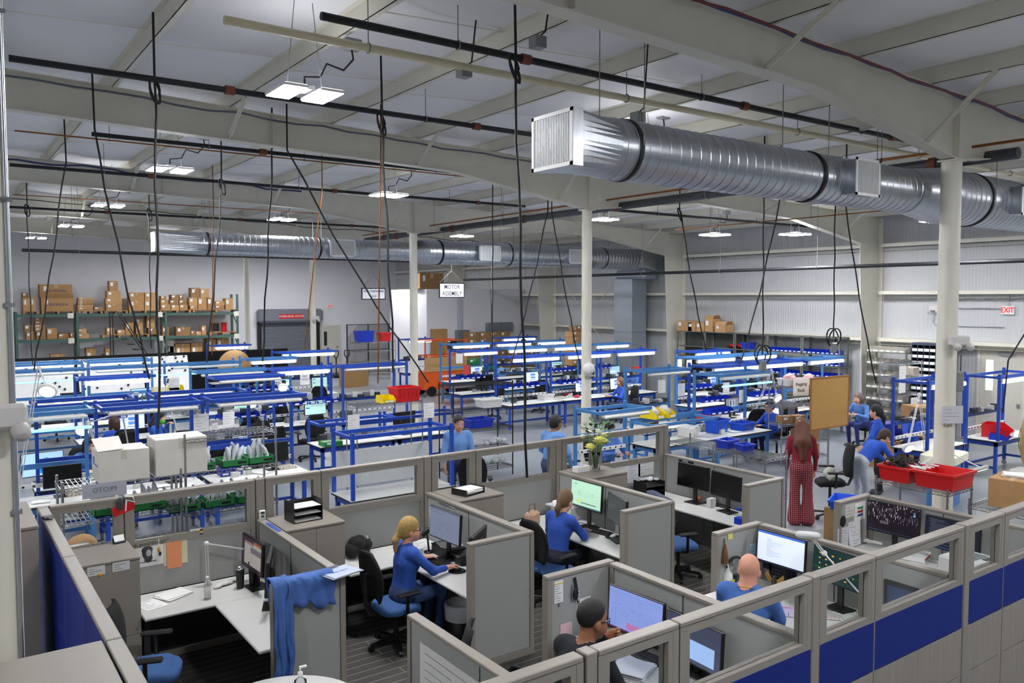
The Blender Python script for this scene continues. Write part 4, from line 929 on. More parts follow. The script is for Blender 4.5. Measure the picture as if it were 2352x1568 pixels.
b.obj('colour_strip', [P((120, 40, 30)), P((220, 190, 30)), P((40, 60, 160))], pt)
p = ony(364, 1235, BW); t = thing('key_ring', 'keys and an orange fob hanging beside the portrait poster', 'keys', p); b = B(); b.tube([(0, -.004, 0), (0, -.01, -.09)], .004, 6); b.obj('cord', WHITE, t); b = B(); b.ell((0, -.014, -.12), (.014, .01, .03)); b.obj('fob', P((196, 140, 40)), t); b = B(); b.ell((.01, -.012, -.165), (.014, .008, .025)); b.obj('keys', BLACK, t)
for (x, y, l, lg) in ((221, 1310, 'white business card stuck on the corner cabinet door', (0)), (278, 1299, 'larger white label stuck high on the corner cabinet', 1)):
    p = ony(x, y, 8.288); pt = sheet(l, p+Vector((0, 0, .04)), 0, .15, .085, PAPER, 3, 'card_label', 'card', 'y')
p = ony(229, 1320, 8.288); b = B(); b.lathe([(.018, 0), (.012, .02), (0, .02)], n=12); b.tr(Matrix.Rotation(PI/2, 4, 'X')); tag(b.obj('magnet', P((220, 140, 30)), None, p), 'orange magnet on the corner cabinet door', 'magnet')
p = onz(274, 1246, 1.332); t = thing('card_holder', 'black business card holder on the corner cabinet', 'card holder', p, .2); b = B(); b.box(-.055, -.03, 0, .055, .03, .02, .004); b.box(-.055, .02, .02, .055, .03, .05); b.obj('holder', BLACK, t); b = B(); b.add([(-.05, -.012, .015), (.05, -.012, .015), (.05, .014, .075), (-.05, .014, .075), (-.05, -.006, .015), (.05, -.006, .015), (.05, .02, .075), (-.05, .02, .075)], [(0, 1, 2, 3), (7, 6, 5, 4), (0, 4, 5, 1), (2, 6, 7, 3), (1, 5, 6, 2), (0, 3, 7, 4)]); b.obj('cards', PAPER, t)
p = onz(180, 1255, 1.332); b = B(); b.box(-.1, -.03, 0, .1, .03, .03, .01); tag(b.obj('stapler', P((200, 198, 186), .5), None, p, .2), 'cream stapler at the back of the corner cabinet', 'stapler')
p = onz(110, 1192, 1.782); t = thing('hand_gun_scanner', 'small grey metal fitting lying on the blue partition top', 'fitting', p, .3); b = B(); b.box(-.05, -.025, 0, .05, .025, .035, .012); b.obj('body', DGREY, t); b = B(); b.tube([(0, -.02, .015), (.02, -.06, .012)], .008, 6); b.obj('lever', GREY, t); t.name = 'metal_clamp'
p = ony(280, 1160, 8.915); t = thing('hanging_tag', 'red luggage tag and grey trinket hung on the glazed partition', 'tag', p); b = B(); b.add([(-.1, -.012, -.02), (.11, -.012, .03), (.12, -.012, -.05), (-.08, -.012, -.11), (-.1, -.004, -.02), (.11, -.004, .03), (.12, -.004, -.05), (-.08, -.004, -.11)], [(3, 2, 1, 0), (4, 5, 6, 7), (0, 1, 5, 4), (1, 2, 6, 5), (2, 3, 7, 6), (3, 0, 4, 7)]); b.obj('red_card', RED, t); b = B(); b.ell((-.02, -.02, .02), (.035, .012, .07)); b.obj('trinket', DGREY, t); b = B(); b.tube([(.03, -.015, .09), (.1, -.02, .08), (.12, -.016, .02), (.04, -.018, .05), (.03, -.016, -.06)], .008, 6); b.obj('white_string', WHITE, t)
p = onz(601, 1190, 1.332); t = thing('desk_timer', 'small white digital timer standing on the low partition', 'timer', (2.935, 8.86, 1.331)); b = B(); b.box(-.035, -.02, 0, .035, .012, .11, .008); b.obj('case', WHITE, t); b = B(); b.box(-.022, -.022, .07, .022, -.02, .095); b.cb(0, -.021, .03, .03, .003, .025); b.obj('display', DGREY, t)
b = B(); b.box(-.02, -.19, 0, .02, .19, .004); tag(b.obj('name_strip', P((50, 90, 190), .4), None, (2.935, 8.5, 1.331)), 'blue name strip on the low partition top', 'strip')
chair('black mesh-back chair with blue seat at the empty left desk', onz(352, 1530, .48)-Vector((0, 0, .48)), PI/2-.35, 'blue')
# jacket over the wing
jm = mat('blue_jacket', (66, 104, 172), .85, noise=.15, nscale=12, bump=.4, bscale=18)
b = B(); nx, nz = 14, 16; vs = []; xa, xb = 2.12, 2.62
prof = [(6.86, .98), (6.845, 1.2), (6.835, 1.33), (6.82, 1.352), (6.74, 1.352), (6.715, 1.33), (6.71, 1.22), (6.7, 1.1)]
def cloth(b, x0, x1, prof, n, amp, ph=0, yk=0, dx=0):
    vs = []; n *= 2; prof = [tuple(prof[j][i]+(prof[j+1][i]-prof[j][i])*q/3 for i in (0, 1)) for j in range(len(prof)-1) for q in range(3)]+[prof[-1]]; N = len(prof)
    for j, (y, z) in enumerate(prof):
        for i in range(n+1):
            u = i/n; x = x0+(x1-x0)*u+dx*j; v = abs(j/(N-1)-.45)*2; w = amp*(1+math.sin(u*13+ph+v*3)+.6*math.sin(u*29+ph*2-v*7))*min(1, v*1.6)+amp*.5*abs(math.sin(u*7+j)); vs.append((x+.02*math.sin(j*.9+ph)*v, y+w*(1 if j < N*.4 else -1), z+(.03*math.sin(u*6+ph)+.02*math.sin(u*17))*v*v))
    fs = [(j*(n+1)+i, j*(n+1)+i+1, (j+1)*(n+1)+i+1, (j+1)*(n+1)+i) for j in range(len(prof)-1) for i in range(n)]
    b.add(vs, fs, True)
t = thing('jacket', 'blue sweatshirt draped over the end of the low partition', 'jacket', (0, 0, 0))
cloth(b, 2.42, 2.86, prof, 18, .012); o = b.obj('torso_cloth', jm, t); so = o.modifiers.new('s', 'SOLIDIFY'); so.thickness = .012
b = B(); cloth(b, 2.3, 2.46, [(6.85, 1.1), (6.84, 1.33), (6.82, 1.355), (6.74, 1.355), (6.712, 1.33), (6.7, 1.1), (6.69, .9), (6.7, .72), (6.69, .56), (6.695, .42)], 10, .02, 1, 0, 0); o = b.obj('sleeve', jm, t); so = o.modifiers.new('s', 'SOLIDIFY'); so.thickness = .014
t.location = (0, 0, .002)
p = onz(752, 1306, 1.34); t = thing('clipboard', 'clipboard with covered sheets resting on the partition corner', 'clipboard', (2.92, 6.72, 1.336), .25); b = B(); b.box(-.17, -.13, 0, .17, .13, .005); b.obj('board', P((150, 152, 160), .4), t); b = B(); b.box(-.15, -.125, .005, .15, .115, .012); b.obj('sheets', P((176, 186, 214), .6), t); b = B(); b.box(-.07, .1, .012, .07, .13, .03, .006); b.obj('clip', CHROME, t); text('FORMABLE', .035, P((120, 140, 190)), t, (0, 0, .013), (0, 0, PI))
# outside the blue partition: printer
t = thing('office_printer', 'black office printer standing outside the blue partition', 'printer', (.44, 6.15, 0)); b = B(); b.box(-.25, -.3, .0, .3, .3, .75, .01); b.obj('cabinet_base', DGREY, t); b = B(); b.box(-.28, -.32, .75, .32, .32, 1.15, .02); b.obj('printer_body', BLACK, t); b = B(); b.box(-.2, -.28, 1.15, .2, .1, 1.2, .02); b.obj('scanner_lid', GREY, t)
# table top things
p = dk(692, 1568); t = thing('sanitizer_bottle', 'clear pump bottle of hand sanitizer on the round table', 'bottle', (2.2, 5.83, DT)); b = B(); b.lathe([(.045, 0), (.048, .02), (.046, .15), (.016, .175), (.016, .185)], n=20); b.obj('bottle_body', VGLASS, t); b = B(); b.lathe([(.019, .185), (.019, .215), (.006, .22), (.006, .25)], n=14); b.bar((-.005, 0, .252), (.05, 0, .25), .016, .014); b.obj('pump', WHITE, t)
sheet('pink and orange flyer on the round table', (2.02, 5.84, DT), .4, .22, .3, P((236, 160, 176), .7), 5, 'flyer', ink=P((236, 170, 80), .7))
# ---- cubicle 2
tray('tidy three-tier black letter tray on the storage tower', (3.32, 8.62, 1.332), .05, 3, .34, .26)
for k in range(3): sheet(['bottom', 'middle', 'top'][k]+' sheets in the tidy black letter tray', (3.32, 8.6, 1.343+.075*k), .05, .3, .22, PAPER, 5 if k == 2 else 0, thick=.006)
b = B(); rd = random.Random(4)
for k in range(11): b.ell((rd.uniform(-.14, .14), rd.uniform(-.09, .09), .06+rd.random()*.1), (.09, .07, .07))
tag(b.obj('backpack', BLACKF, None, dk(815, 1276, .74), .3), 'slumped black bag on the desk behind the blonde worker', 'bag')
tumbler('black tumbler beside the slumped black bag', dk(844, 1270), .2, .04)
monitor('tall grey screen monitor in front of the blonde worker', (4.78, 8.02, DT), -PI/2+.06, .6, 'grey', h=.34, drop=.24)
monitor('monitor turned edge on beyond the blonde worker screen', (4.72, 7.25, DT), -PI/2-.9, .5, 'black', drop=.24)
t = thing('monitor_riser', 'black riser stand carrying printed sheets before the blonde worker', 'riser', dk(1035, 1272)+Vector((0, 0, 0)), -.05); b = B(); b.box(-.16, -.2, .1, .16, .2, .115, .004); b.obj('shelf', BLACK, t)
for sx in (-1, 1): b = B(); b.box(sx*.15-.01, -.18, 0, sx*.15+.01, .18, .1); b.obj('leg', BLACK, t)
paper_stack('printed sheets lying on the black riser', dk(1035, 1272)+Vector((0, .0, .117)), 1.4, 3)
t = thing('barcode_scanner', 'black barcode scanner on its stand beside the grey screen', 'scanner', dk(985, 1268), -.3); b = B(); b.lathe([(.06, 0), (.06, .015), (.02, .02)], n=18); b.tube([(0, 0, .02), (-.01, 0, .14), (-.02, 0, .23)], .012, 8); b.obj('stand', BLACK, t); b = B(); b.tube([(-.08, 0, .21), (-.02, 0, .27), (.05, 0, .28), (.12, 0, .24)], [.03, .038, .03, .022], 10); b.obj('scanner_head', BLACK, t); b = B(); b.box(-.09, -.02, .2, -.08, .02, .225); b.obj('scan_window', P((230, 130, 30)), t)
k1 = dk(1003, 1291); m1 = dk(1050, 1311)
keyboard('black keyboard under the blonde worker hands', k1, -PI/2+.12); mouse('black mouse under the blonde worker right hand', m1, -PI/2, pad='round black mouse pad at the blonde worker right hand')
b = B(); b.box(-.05, -.2, 0, .05, .2, .018, .008); tag(b.obj('wrist_rest', P((58, 50, 44), .9), None, k1+Vector((-.13, 0, 0)), .12), 'patterned wrist rest before the blonde worker keyboard', 'wrist rest')
b = B(); b.box(-.1, -.05, 0, .1, .05, .09, .006); tag(b.obj('tissue_box', WHITE, None, dk(951, 1276)), 'white tissue box on the desk beside the blonde worker', 'tissue box')
sheet('large flat sheet on the desk behind the barcode scanner', dk(960, 1250), .1, .42, .3, PAPER, 6)
pinned('list sheet pinned on the low partition left of the grey screen', rX(987, 1163, 1013, 1200, 5.05), 'x', lines=12)
pinned('note with green tab pinned above the grey screen', rX(1005, 1150, 1045, 1168, 5.05), 'x', P((212, 214, 208)), 4)
tumbler('small yellow and black pot beside the grey screen stand', dk(1065, 1255), .1, .035, YELLOW, BLACK, 'glue_pot')
b = B(); b.box(-.06, -.04, 0, .06, .04, .06, .004); tag(b.obj('note_block', P((150, 190, 226)), None, dk(1030, 1253), .2), 'pastel note block under the grey screen', 'notes')
b = B(); b.cb(0, 0, 0, .2, .14, .06, .005); tag(b.obj('black_drive', BLACK, None, dk(1068, 1293)), 'black box with paper on top at the desk end', 'box')
t = thing('waste_bin', 'bin lined with a clear bag under the blonde worker desk', 'bin', (4.68, 7.5, 0)); b = B(); b.lathe([(.13, 0), (.17, .38), (.16, .38), (.12, .02), (0, .02)], n=20); b.obj('bin_body', BLACK, t); b = B(); b.lathe([(.172, .25), (.178, .34), (.185, .41), (.165, .43), (.15, .33)], n=16); b.obj('bag_lining', BAGW, t)
L1 = Vector((4.12, 7.8, 0))
chair('black mesh-back chair with blue seat under the blonde worker', (4.03, 7.78, 0), PI/2, 'blue')
person('person with a blonde ponytail and glasses in a blue sweater typing at a keyboard', L1, 0, shirt=(46, 86, 176), pants=(58, 80, 124), skin=(224, 164, 136), hair='pony', hairc=(196, 160, 92), lean=.1, hp=.03, hy=-.35, res=.0085, glasses=(30, 26, 26), sleeve=.85, lh=toloc(k1+Vector((-.1, .08, .06)), L1, 0), rh=toloc(m1+Vector((-.1, .02, .06)), L1, 0))
# ---- cubicle 3
t = thing('letter_tray', 'low black letter tray heaped with white papers', 'letter tray', (5.46, 8.55, 1.332), .25); b = B(); b.box(-.17, -.13, 0, .17, .13, .01); b.box(-.17, -.13, .01, -.16, .13, .08); b.box(.16, -.13, .01, .17, .13, .08); b.obj('tray_body', BLACK, t)
paper_stack('untidy pile of white papers heaped in the low black tray', (5.46, 8.55, 1.343), .25, 9, .29, .22)
t = thing('desk_printer', 'white desk printer behind the brown-haired worker', 'printer', dk(1310, 1190)); b = B(); b.box(-.2, -.2, 0, .25, .22, .24, .04); b.obj('printer_body', WHITE, t); b = B(); b.box(-.3, -.15, .2, -.19, .18, .215); b.obj('paper_tray', P((200, 202, 210)), t); b = B(); b.box(.1, -.206, .1, .18, -.199, .18); b.obj('control_panel', BLACK, t)
t = thing('handbag', 'beige handbag with chrome rings on the desk beside the printer', 'bag', dk(1222, 1208), .4); b = B(); b.box(-.12, -.07, 0, .12, .07, .2, .03); b.obj('bag_body', P((186, 152, 126), .6), t); b = B(); b.tube([(-.08, 0, .19), (-.07, 0, .3), (.07, 0, .3), (.08, 0, .19)], .009, 6); b.obj('strap', P((120, 100, 84), .6), t)
monitor('green screen monitor in front of the brown-haired worker', (6.98, 8.05, DT), -PI/2+.02, .58, 'green', drop=.27)
monitor('dim monitor angled beside the green screen', (6.9, 7.38, DT), -PI/2-.35, .56, 'off', drop=.24)
t = thing('tablet_case', 'tablet in a cartoon-bright stickered case under the dim monitor', 'tablet', dk(1407, 1208), -PI/2-.2); t['label'] = 'tablet in a colourful stickered case under the dim monitor'; b = B(); b.box(-.12, -.01, 0, .12, .01, .17, .008); o = b.obj('case', P((110, 170, 220), .5), t); b = B()
for k, c in enumerate(range(8)): b.c = k % 4; b.ell((-.09+.025*k, -.011, .04+.09*((k*37) % 10)/10), (.018, .002, .018))
b.obj('stickers', [P((226, 180, 40)), P((60, 150, 90)), P((200, 90, 150)), P((70, 60, 80))], o)
k3 = dk(1371, 1221); keyboard('black keyboard beside the brown-haired worker arm', k3, -PI/2+.15); mouse('blue and white mouse on a black pad before the brown-haired worker', dk(1408, 1233), -PI/2, WHITE, 'round black mouse pad under the blue and white mouse')
paper_stack('sheets under the brown-haired worker hand', dk(1352, 1198), .3, 3); paper_stack('sheets beside the brown-haired worker printer', dk(1318, 1208), .2, 2)
t = thing('desk_mirror', 'small white clip fan frame beside the third storage tower', 'clip', (6.0, 8.75, DT)); b = B(); b.box(-.03, -.02, 0, .03, .02, .26, .01); b.obj('frame', P((170, 196, 214)), t); b = B(); b.ell((-.12, .02, .05), (.06, .05, .05)); b.obj('ornament', P((150, 70, 84)), t); t['label'] = 'pale blue rack and pink ornament beside the third storage tower'; t.name = 'desk_ornament'; t['category'] = 'ornament'
L3 = Vector((6.27, 7.8, 0)); chair('black mesh-back chair with blue seat under the brown-haired worker', (6.18, 7.76, 0), PI/2+.05, 'blue')
person('person with a brown ponytail in a blue sweater writing, seen from behind', L3, .2, shirt=(44, 82, 174), pants=(40, 44, 60), skin=(226, 170, 146), hair='pony', hairc=(120, 90, 60), lean=.22, hp=.3, hy=.05, res=.0095, lh=toloc((6.68, 8.05, .8), L3, .2), rh=toloc(dk(1345, 1218, .8), L3, .2))
# ---- cubicle 4
FL = Vector((7.66, 8.6, 1.332)); t = thing('flower_vase', 'glass vase of yellow and white flowers on the storage tower', 'vase', FL); b = B(); b.lathe([(.04, 0), (.055, .01), (.06, .1), (.05, .18), (.062, .27), (.058, .27), (.046, .18), (.055, .1), (.05, .02), (0, .02)], n=24); b.obj('vase_body', VGLASS, t)
b = B(); rd = random.Random(3); heads = [(-.0, -.08, .43, .125, 0), (-.15, -.05, .36, .1, 0), (.15, -.02, .4, .085, 0), (.1, .05, .54, .07, 1), (-.2, .06, .5, .055, 1), (-.04, .1, .54, .06, 1), (.2, .05, .47, .06, 0)]
for (x, y, z, r_, m_) in heads+[(.05, .1, .66, 0, 0), (-.14, .05, .62, 0, 0), (.16, .1, .63, 0, 0)]: b.tube([(x*.15, y*.15, .03), (x*.3, y*.3, .25), (x, y, z)], .005, 5)
b.obj('stems', P((66, 110, 44)), t)
for i, (x, y, z, r_, m_) in enumerate(heads):
    b = B()
    for ring, (n_, tilt, L_) in enumerate(((16, .1, 1), (14, .45, .9), (12, .8, .75), (8, 1.15, .5))):
        for k in range(n_):
            a = 2*PI*k/n_+ring*.3; d = Vector((math.cos(a)*math.cos(tilt), math.sin(a)*math.cos(tilt), math.sin(tilt))); sx = d.cross(Vector((0, 0, 1))).normalized(); c = Vector((x, y, z))
            b.add([c, c+d*r_*L_*.6+sx*r_*.24, c+d*r_*L_, c+d*r_*L_*.6-sx*r_*.24], [(0, 1, 2, 3)])
            b.add([c+Vector((0, 0, -.004)), c+d*r_*L_*.6+sx*r_*.16, c+d*r_*L_, c+d*r_*L_*.6-sx*r_*.16], [(3, 2, 1, 0)])
    b.ell((x, y, z+r_*.08), (r_*.62, r_*.62, r_*.5)); o = b.obj('flower_head', P((232, 232, 130), .7) if m_ == 0 else P((236, 234, 220), .7), t)
b = B()
for k in range(60):
    a = rd.uniform(0, 2*PI); e = rd.uniform(-.2, .9); r_ = rd.uniform(.1, .26); c = Vector((math.cos(a)*r_*.8, math.sin(a)*r_*.6, .42+.3*e)); d = Vector((math.cos(a), math.sin(a), e)).normalized()*.1; sx = d.cross(Vector((0, 0, 1))).normalized()*.032
    b.add([c, c+d*.5+sx, c+d, c+d*.5-sx+Vector((0, 0, .006))], [(0, 1, 2, 3)])
b.obj('leaves', P((58, 104, 44), .6), t)
t = thing('tissue_box', 'white tissue box beside the flower vase', 'tissue box', (7.45, 8.68, 1.332), .05); b = B(); b.box(-.12, -.06, 0, .12, .06, .08, .004); b.obj('carton', PAPER, t); b = B(); b.ell((0, 0, .09), (.04, .015, .03)); b.obj('tissue', WHITE, t)
for (x0, y0, x1, y1, l, n_) in ((1402, 1060, 1442, 1098, 'leftmost of three handwritten sheets, blue diagrams on it', 6), (1442, 1058, 1470, 1104, 'long middle handwritten list sheet on the back partition', 12), (1466, 1052, 1501, 1088, 'rightmost of three handwritten sheets on the back partition', 5)):
    pinned(l, rY(x0, y0, x1, y1, BW), 'y', lines=n_, ink=P((110, 130, 190)))
t = thing('desk_phone', 'black desk phone in front of the last storage tower', 'phone', dk(1462, 1132), .3); b = B(); b.add([(-.1, -.1, 0), (.1, -.1, 0), (.1, .1, 0), (-.1, .1, 0), (-.1, -.1, .03), (.1, -.1, .03), (.1, .1, .11), (-.1, .1, .11)], [(0, 3, 2, 1), (4, 5, 6, 7), (0, 1, 5, 4), (1, 2, 6, 5), (2, 3, 7, 6), (3, 0, 4, 7)]); b.obj('phone_base', BLACK, t); b = B(); b.tube([(-.07, -.09, .06), (-.07, 0, .1), (-.07, .09, .14)], .024, 8); b.obj('handset', BLACK, t); b = B(); b.add([(-.02, .03, .084), (.06, .03, .084), (.06, .08, .105), (-.02, .08, .105)], [(0, 1, 2, 3)]); b.obj('display', P((40, 46, 90), .2), t)
tray('four-tier black sorter holding bagged candy in the corner cubicle', (8.75, 8.62, DT), -.1, 4, .36, .3)
b = B(); 
for k in range(7): b.ell((rd.uniform(-.1, .1), rd.uniform(-.07, .07), .02), (.05, .04, .02))
tag(b.obj('candy_bag', PLASTIC, None, (8.75, 8.6, DT+.3)), 'clear bag of sweets lying on the four-tier sorter', 'bag')
r = rX(1556, 1052, 1597, 1100, 9.371); t = thing('clipboard', 'black framed clipboard hanging on the last low partition', 'clipboard', r[0]-Vector((0, 0, 0)), -PI/2); b = B(); b.box(-.15, -.01, -.36, .15, -.003, 0); b.obj('board', BLACK, t); b = B(); b.box(-.13, -.014, -.34, .13, -.011, -.05); b.obj('sheet', PAPER, t); b = B(); b.box(-.06, -.025, -.03, .06, -.011, 0); b.obj('clip', CHROME, t)
monitor('left of two switched-off black monitors in the corner cubicle', (9.12, 8.1, DT), -PI/2+.05, .56, 'black', drop=.24)
monitor('right of two switched-off black monitors in the corner cubicle', (9.1, 7.48, DT), -PI/2-.1, .56, 'black', drop=.22)
keyboard('black keyboard before the two switched-off monitors', dk(1648, 1160), -PI/2+.1); mouse('black mouse before the two switched-off monitors', dk(1676, 1181), -PI/2)
b = B(); b.box(-.1, -.05, 0, .1, .05, .06, .02); tag(b.obj('leather_case', P((140, 78, 44), .5), None, dk(1607, 1147), .3), 'brown leather block beside the black keyboard', 'case')
b = B(); b.box(-.06, -.04, 0, .06, .04, .12, .003); tag(b.obj('card_box', WHITE, None, (9.22, 7.82, DT)), 'small white carton between the switched-off monitors', 'box')
t = thing('tape_dispenser', 'pale tape ring under the right switched-off monitor', 'tape', dk(1690, 1166)); b = B(); b.tube([(.05*math.cos(k*PI/6), 0, .055+.05*math.sin(k*PI/6)) for k in range(13)], .014, 6, False); b.obj('tape_roll', P((210, 200, 170)), t)
b = B(); b.cb(0, 0, 0, .12, .07, .04, .006); tag(b.obj('pen_tray', TOTEBLUE, None, dk(1700, 1171), .2), 'small blue tray beside the pale tape ring', 'tray')
b = B(); b.cb(0, 0, 0, .1, .12, .09, .006); tag(b.obj('parts_bin', BINBLUE, None, dk(1699, 1203), .1), 'blue bin at the near end of the corner desk', 'bin')
chair('black chair with blue seat and a navy jacket over its back', (8.18, 7.5, 0), PI/2-.35, 'blue')
nm = mat('navy_jacket', (44, 52, 84), .7, noise=.2, nscale=14, bump=.3, bscale=20)
t = thing('jacket', 'navy jacket hung over the back of the corner cubicle chair', 'jacket', (8.18, 7.5, 0), PI/2-.35); b = B()
cloth(b, -.3, .3, [(.15, .75), (.16, .95), (.2, 1.1), (.24, 1.14), (.36, 1.14), (.4, 1.05), (.41, .8), (.42, .5)], 12, .02); vs = b.v; o = b.obj('jacket_cloth', nm, t); so = o.modifiers.new('s', 'SOLIDIFY'); so.thickness = .02
# ---- front cubicle: poster sheet
r = rX(972, 1455, 1094, 1568, 2.961); t = pinned('large handwritten poster sheet on the first front partition', (Vector((2.961, 4.85, 1.18)), .95, .75), 'x', P((226, 226, 224), .8), 11, 'poster_sheet')
# ---- front cubicle 2: man in black
monitor('lavender screen monitor before the man in the black shirt', (4.92, 5.02, DT), -PI/2+.06, .62, 'lavender', h=.36, drop=.1)
monitor('dark monitor with a blue window beside the lavender screen', (4.92, 4.36, DT), -PI/2-.05, .6, 'bluewin', h=.34, drop=.1)
FWY = 5.536
p = ony(1283, 1333, FWY); t = sheet('badge holder with a printed card pinned to the front end panel', p, 0, .1, .2, PAPER, 8, 'badge_card', 'badge', 'y'); b = B(); b.box(-.048, -.007, -.03, .048, -.0055, -.02); b.obj('yellow_band', YELLOW, t); b = B(); b.tube([(0, -.006, -.2), (0, -.008, -.235)], .006, 6); b.obj('badge_clip', CHROME, t)
p = ony(1318, 1325, FWY); t = thing('lanyard', 'black lanyard with keys hung on the front end panel', 'lanyard', p); b = B(); b.bar((0, -.012, 0), (.06, -.015, -.3), .03, .004, (0, 1, 0)); b.obj('strap', BLACK, t); text('Liberty', .05, WHITE, t, (.045, -.02, -.2), (PI/2, PI/2*.9, 0)); b = B(); b.ell((-.0, -.025, -.15), (.03, .016, .055)); b.obj('key_fob', BLACK, t); b = B(); b.tube([(-.03, -.015, -.06), (-.035, -.015, -.2)], .007, 6); b.obj('key', CHROME, t)
p = ony(1340, 1372, FWY); pinned('tilted white note behind the man in the black shirt', (p, .17, .18), 'y'); p = ony(1300, 1430, FWY); pinned('pink note low on the front end panel', (p, .14, .12), 'y', P((226, 190, 196)))
kk = dk(1490, 1512); keyboard('black keyboard seen through the front glazing', kk, -PI/2+.1); paper_stack('papers in clear plastic behind the front glazing', dk(1450, 1540), .4, 6, .3, .3, 'covered_papers', P((226, 230, 236), .25))
t = thing('bulldog_clip', 'silver bulldog clip on the papers behind the front glazing', 'clip', dk(1412, 1530)); b = B(); b.box(-.04, -.02, .0, .04, .02, .03, .006); b.tube([(-.03, 0, .03), (0, .05, .06), (.03, 0, .03)], .004, 5); b.obj('clip_body', CHROME, t)
sheet('white form lying left of the covered papers', dk(1415, 1515), .5, .3, .25)
b = B(); b.tube([(.04*math.cos(k*.6), .04*math.sin(k*.6), .01+.002*k) for k in range(30)], .009, 6); tag(b.obj('cable_coil', P((196, 176, 60), .5), None, dk(1390, 1462)), 'coiled yellow and black cable by the lavender screen', 'cable')
b = B(); b.box(-.3, -.07, 0, .3, .07, .07, .02); tag(b.obj('pen_box', P((190, 206, 220), .4), None, (4.75, 3.72, DT), .1), 'pale box lying on the ledge inside the front glazing', 'box'); b = B(); b.tube([(-.12, 0, .035), (.12, 0, .035)], .035, 12); tag(b.obj('desk_light', P((40, 60, 110), .3), None, (4.62, 3.74, DT+.07), .2), 'blue torch resting on the pale box', 'torch')
L2 = Vector((3.86, 4.62, 0)); chair('black chair under the man in the black shirt', (3.76, 4.6, 0), PI/2, 'blueplain')
person('person with close-cropped hair and glasses in a black shirt, hand on chin', L2, .12, shirt=(24, 27, 36), pants=(30, 32, 40), skin=(150, 100, 70), hair='buzz', hairc=(24, 20, 18), lean=.26, hp=.12, hy=-.3, fem=False, res=.0085, glasses=(16, 16, 18), lh=(.42, .06, .9), rh=(.5, -.2, .33), hn=(-1, -.3, .3), curl=.8, sc=1.2, hz=.42)
# ---- front cubicle 3: bald man
monitor('white document monitor before the bald man', (7.12, 5.12, DT), -PI/2+.02, .56, 'doc_white', h=.32, drop=.26)
monitor('dark teal trading screen beside the document monitor', (7.1, 4.46, DT), -PI/2-.12, .56, 'trading', h=.32, drop=.26)
p = ony(1662, 1236, FWY); t = thing('hand_broom', 'small straw whisk broom hung on the end panel', 'broom', p); b = B(); b.tube([(0, -.012, 0), (0, -.014, -.07)], .008, 6); b.obj('handle', P((90, 110, 70)), t); b = B(); b.lathe([(.012, 0), (.028, -.08), (.042, -.2), (.0, -.2)], 0, -.02, -.06, 12); b.obj('bristles', P((124, 84, 50), .9), t)
p = ony(1677, 1222, FWY); pinned('yellow sticky note on the end panel above the broom', (p, .075, .075), 'y', P((226, 220, 120))); p = ony(1729, 1248, FWY); pinned('pale blue handwritten note at the corner by the monitor', (p, .1, .12), 'y', P((170, 206, 226)), 5, ink=INK)
t = thing('soap_bottle', 'white pump lotion bottle beside the bald man', 'bottle', dk(1671, 1345)); b = B(); b.lathe([(.05, 0), (.052, .02), (.052, .13), (.02, .17), (.02, .19)], n=20); b.obj('bottle_body', WHITE, t); b = B(); b.box(-.05, -.054, .03, .05, -.05, .08); b.obj('yellow_label', P((210, 206, 90)), t); b = B(); b.lathe([(.012, .19), (.012, .24)], n=10); b.bar((0, 0, .24), (-.05, 0, .245), .02, .014); b.obj('pump', WHITE, t)
t = thing('desk_fan', 'black desk fan half hidden by the bald man head', 'fan', dk(1688, 1345)+Vector((.03, .02, 0)), -.3); b = B(); b.lathe([(.07, 0), (.07, .015), (.015, .03), (.015, .1)], n=18); b.obj('fan_base', BLACK, t); b = B(); b.tube([(.1*math.cos(k*PI/10), 0, .2+.1*math.sin(k*PI/10)) for k in range(21)], .014, 8, False); b.obj('fan_ring', BLACK, t); b = B()
for k in range(4): a = k*PI/2; b.add([(0, 0, .2), (.08*math.cos(a), .01, .2+.08*math.sin(a)), (.08*math.cos(a+.7), -.01, .2+.08*math.sin(a+.7))], [(0, 1, 2)])
b.obj('blades', GREY, t)
q = dk(1893, 1330); arm_lamp('large white ring magnifier raised beside the document monitor', (7.1, 3.95, DT), onx(1893, 1270, 7.0), onx(1856, 1222, 6.85), (-.3, -.2, -1), True, WHITE, lit=False)
r = rX(1748, 1290, 1790, 1340, 7.291); pinned('dark framed team photograph on the partition below the monitors', (Vector((7.291, 5.2, 1.02)), .34, .24), 'x', P((30, 32, 52), .3), 6, ink=P((120, 120, 140))); pinned('dark certificate with a thin border left of the team photograph', (Vector((7.291, 5.42, 1.06)), .16, .2), 'x', P((34, 36, 66), .3), 2)
t = thing('eagle_figurine', 'small eagle figurine on the bald man desk', 'figurine', dk(1778, 1352)); b = B(); b.lathe([(.05, 0), (.04, .02), (0, .02)], n=14); b.obj('plinth', BLACK, t); b = B(); b.ell((0, 0, .07), (.03, .03, .05)); b.ell((-.01, -.01, .13), (.022, .022, .022)); b.obj('eagle_body', P((60, 50, 40)), t); b = B()
for s in (-1, 1): b.add([(0, s*.02, .09), (.02, s*.1, .17), (0, s*.12, .13), (-.01, s*.06, .06)], [(0, 1, 2, 3)])
b.obj('wings', P((150, 116, 40)), t)
paper_stack('white papers before the bald man', dk(1740, 1368), .3, 3)
sheet('pink and purple magazine behind the front glazing', dk(1790, 1402), .5, .22, .28, P((206, 120, 190), .5), 5, 'magazine', 'magazine', thick=.006); sheet('lilac leaflet overlapping the pink magazine', dk(1812, 1408), .6, .2, .26, P((196, 190, 220), .6), 3, 'leaflet', 'leaflet', thick=.008)
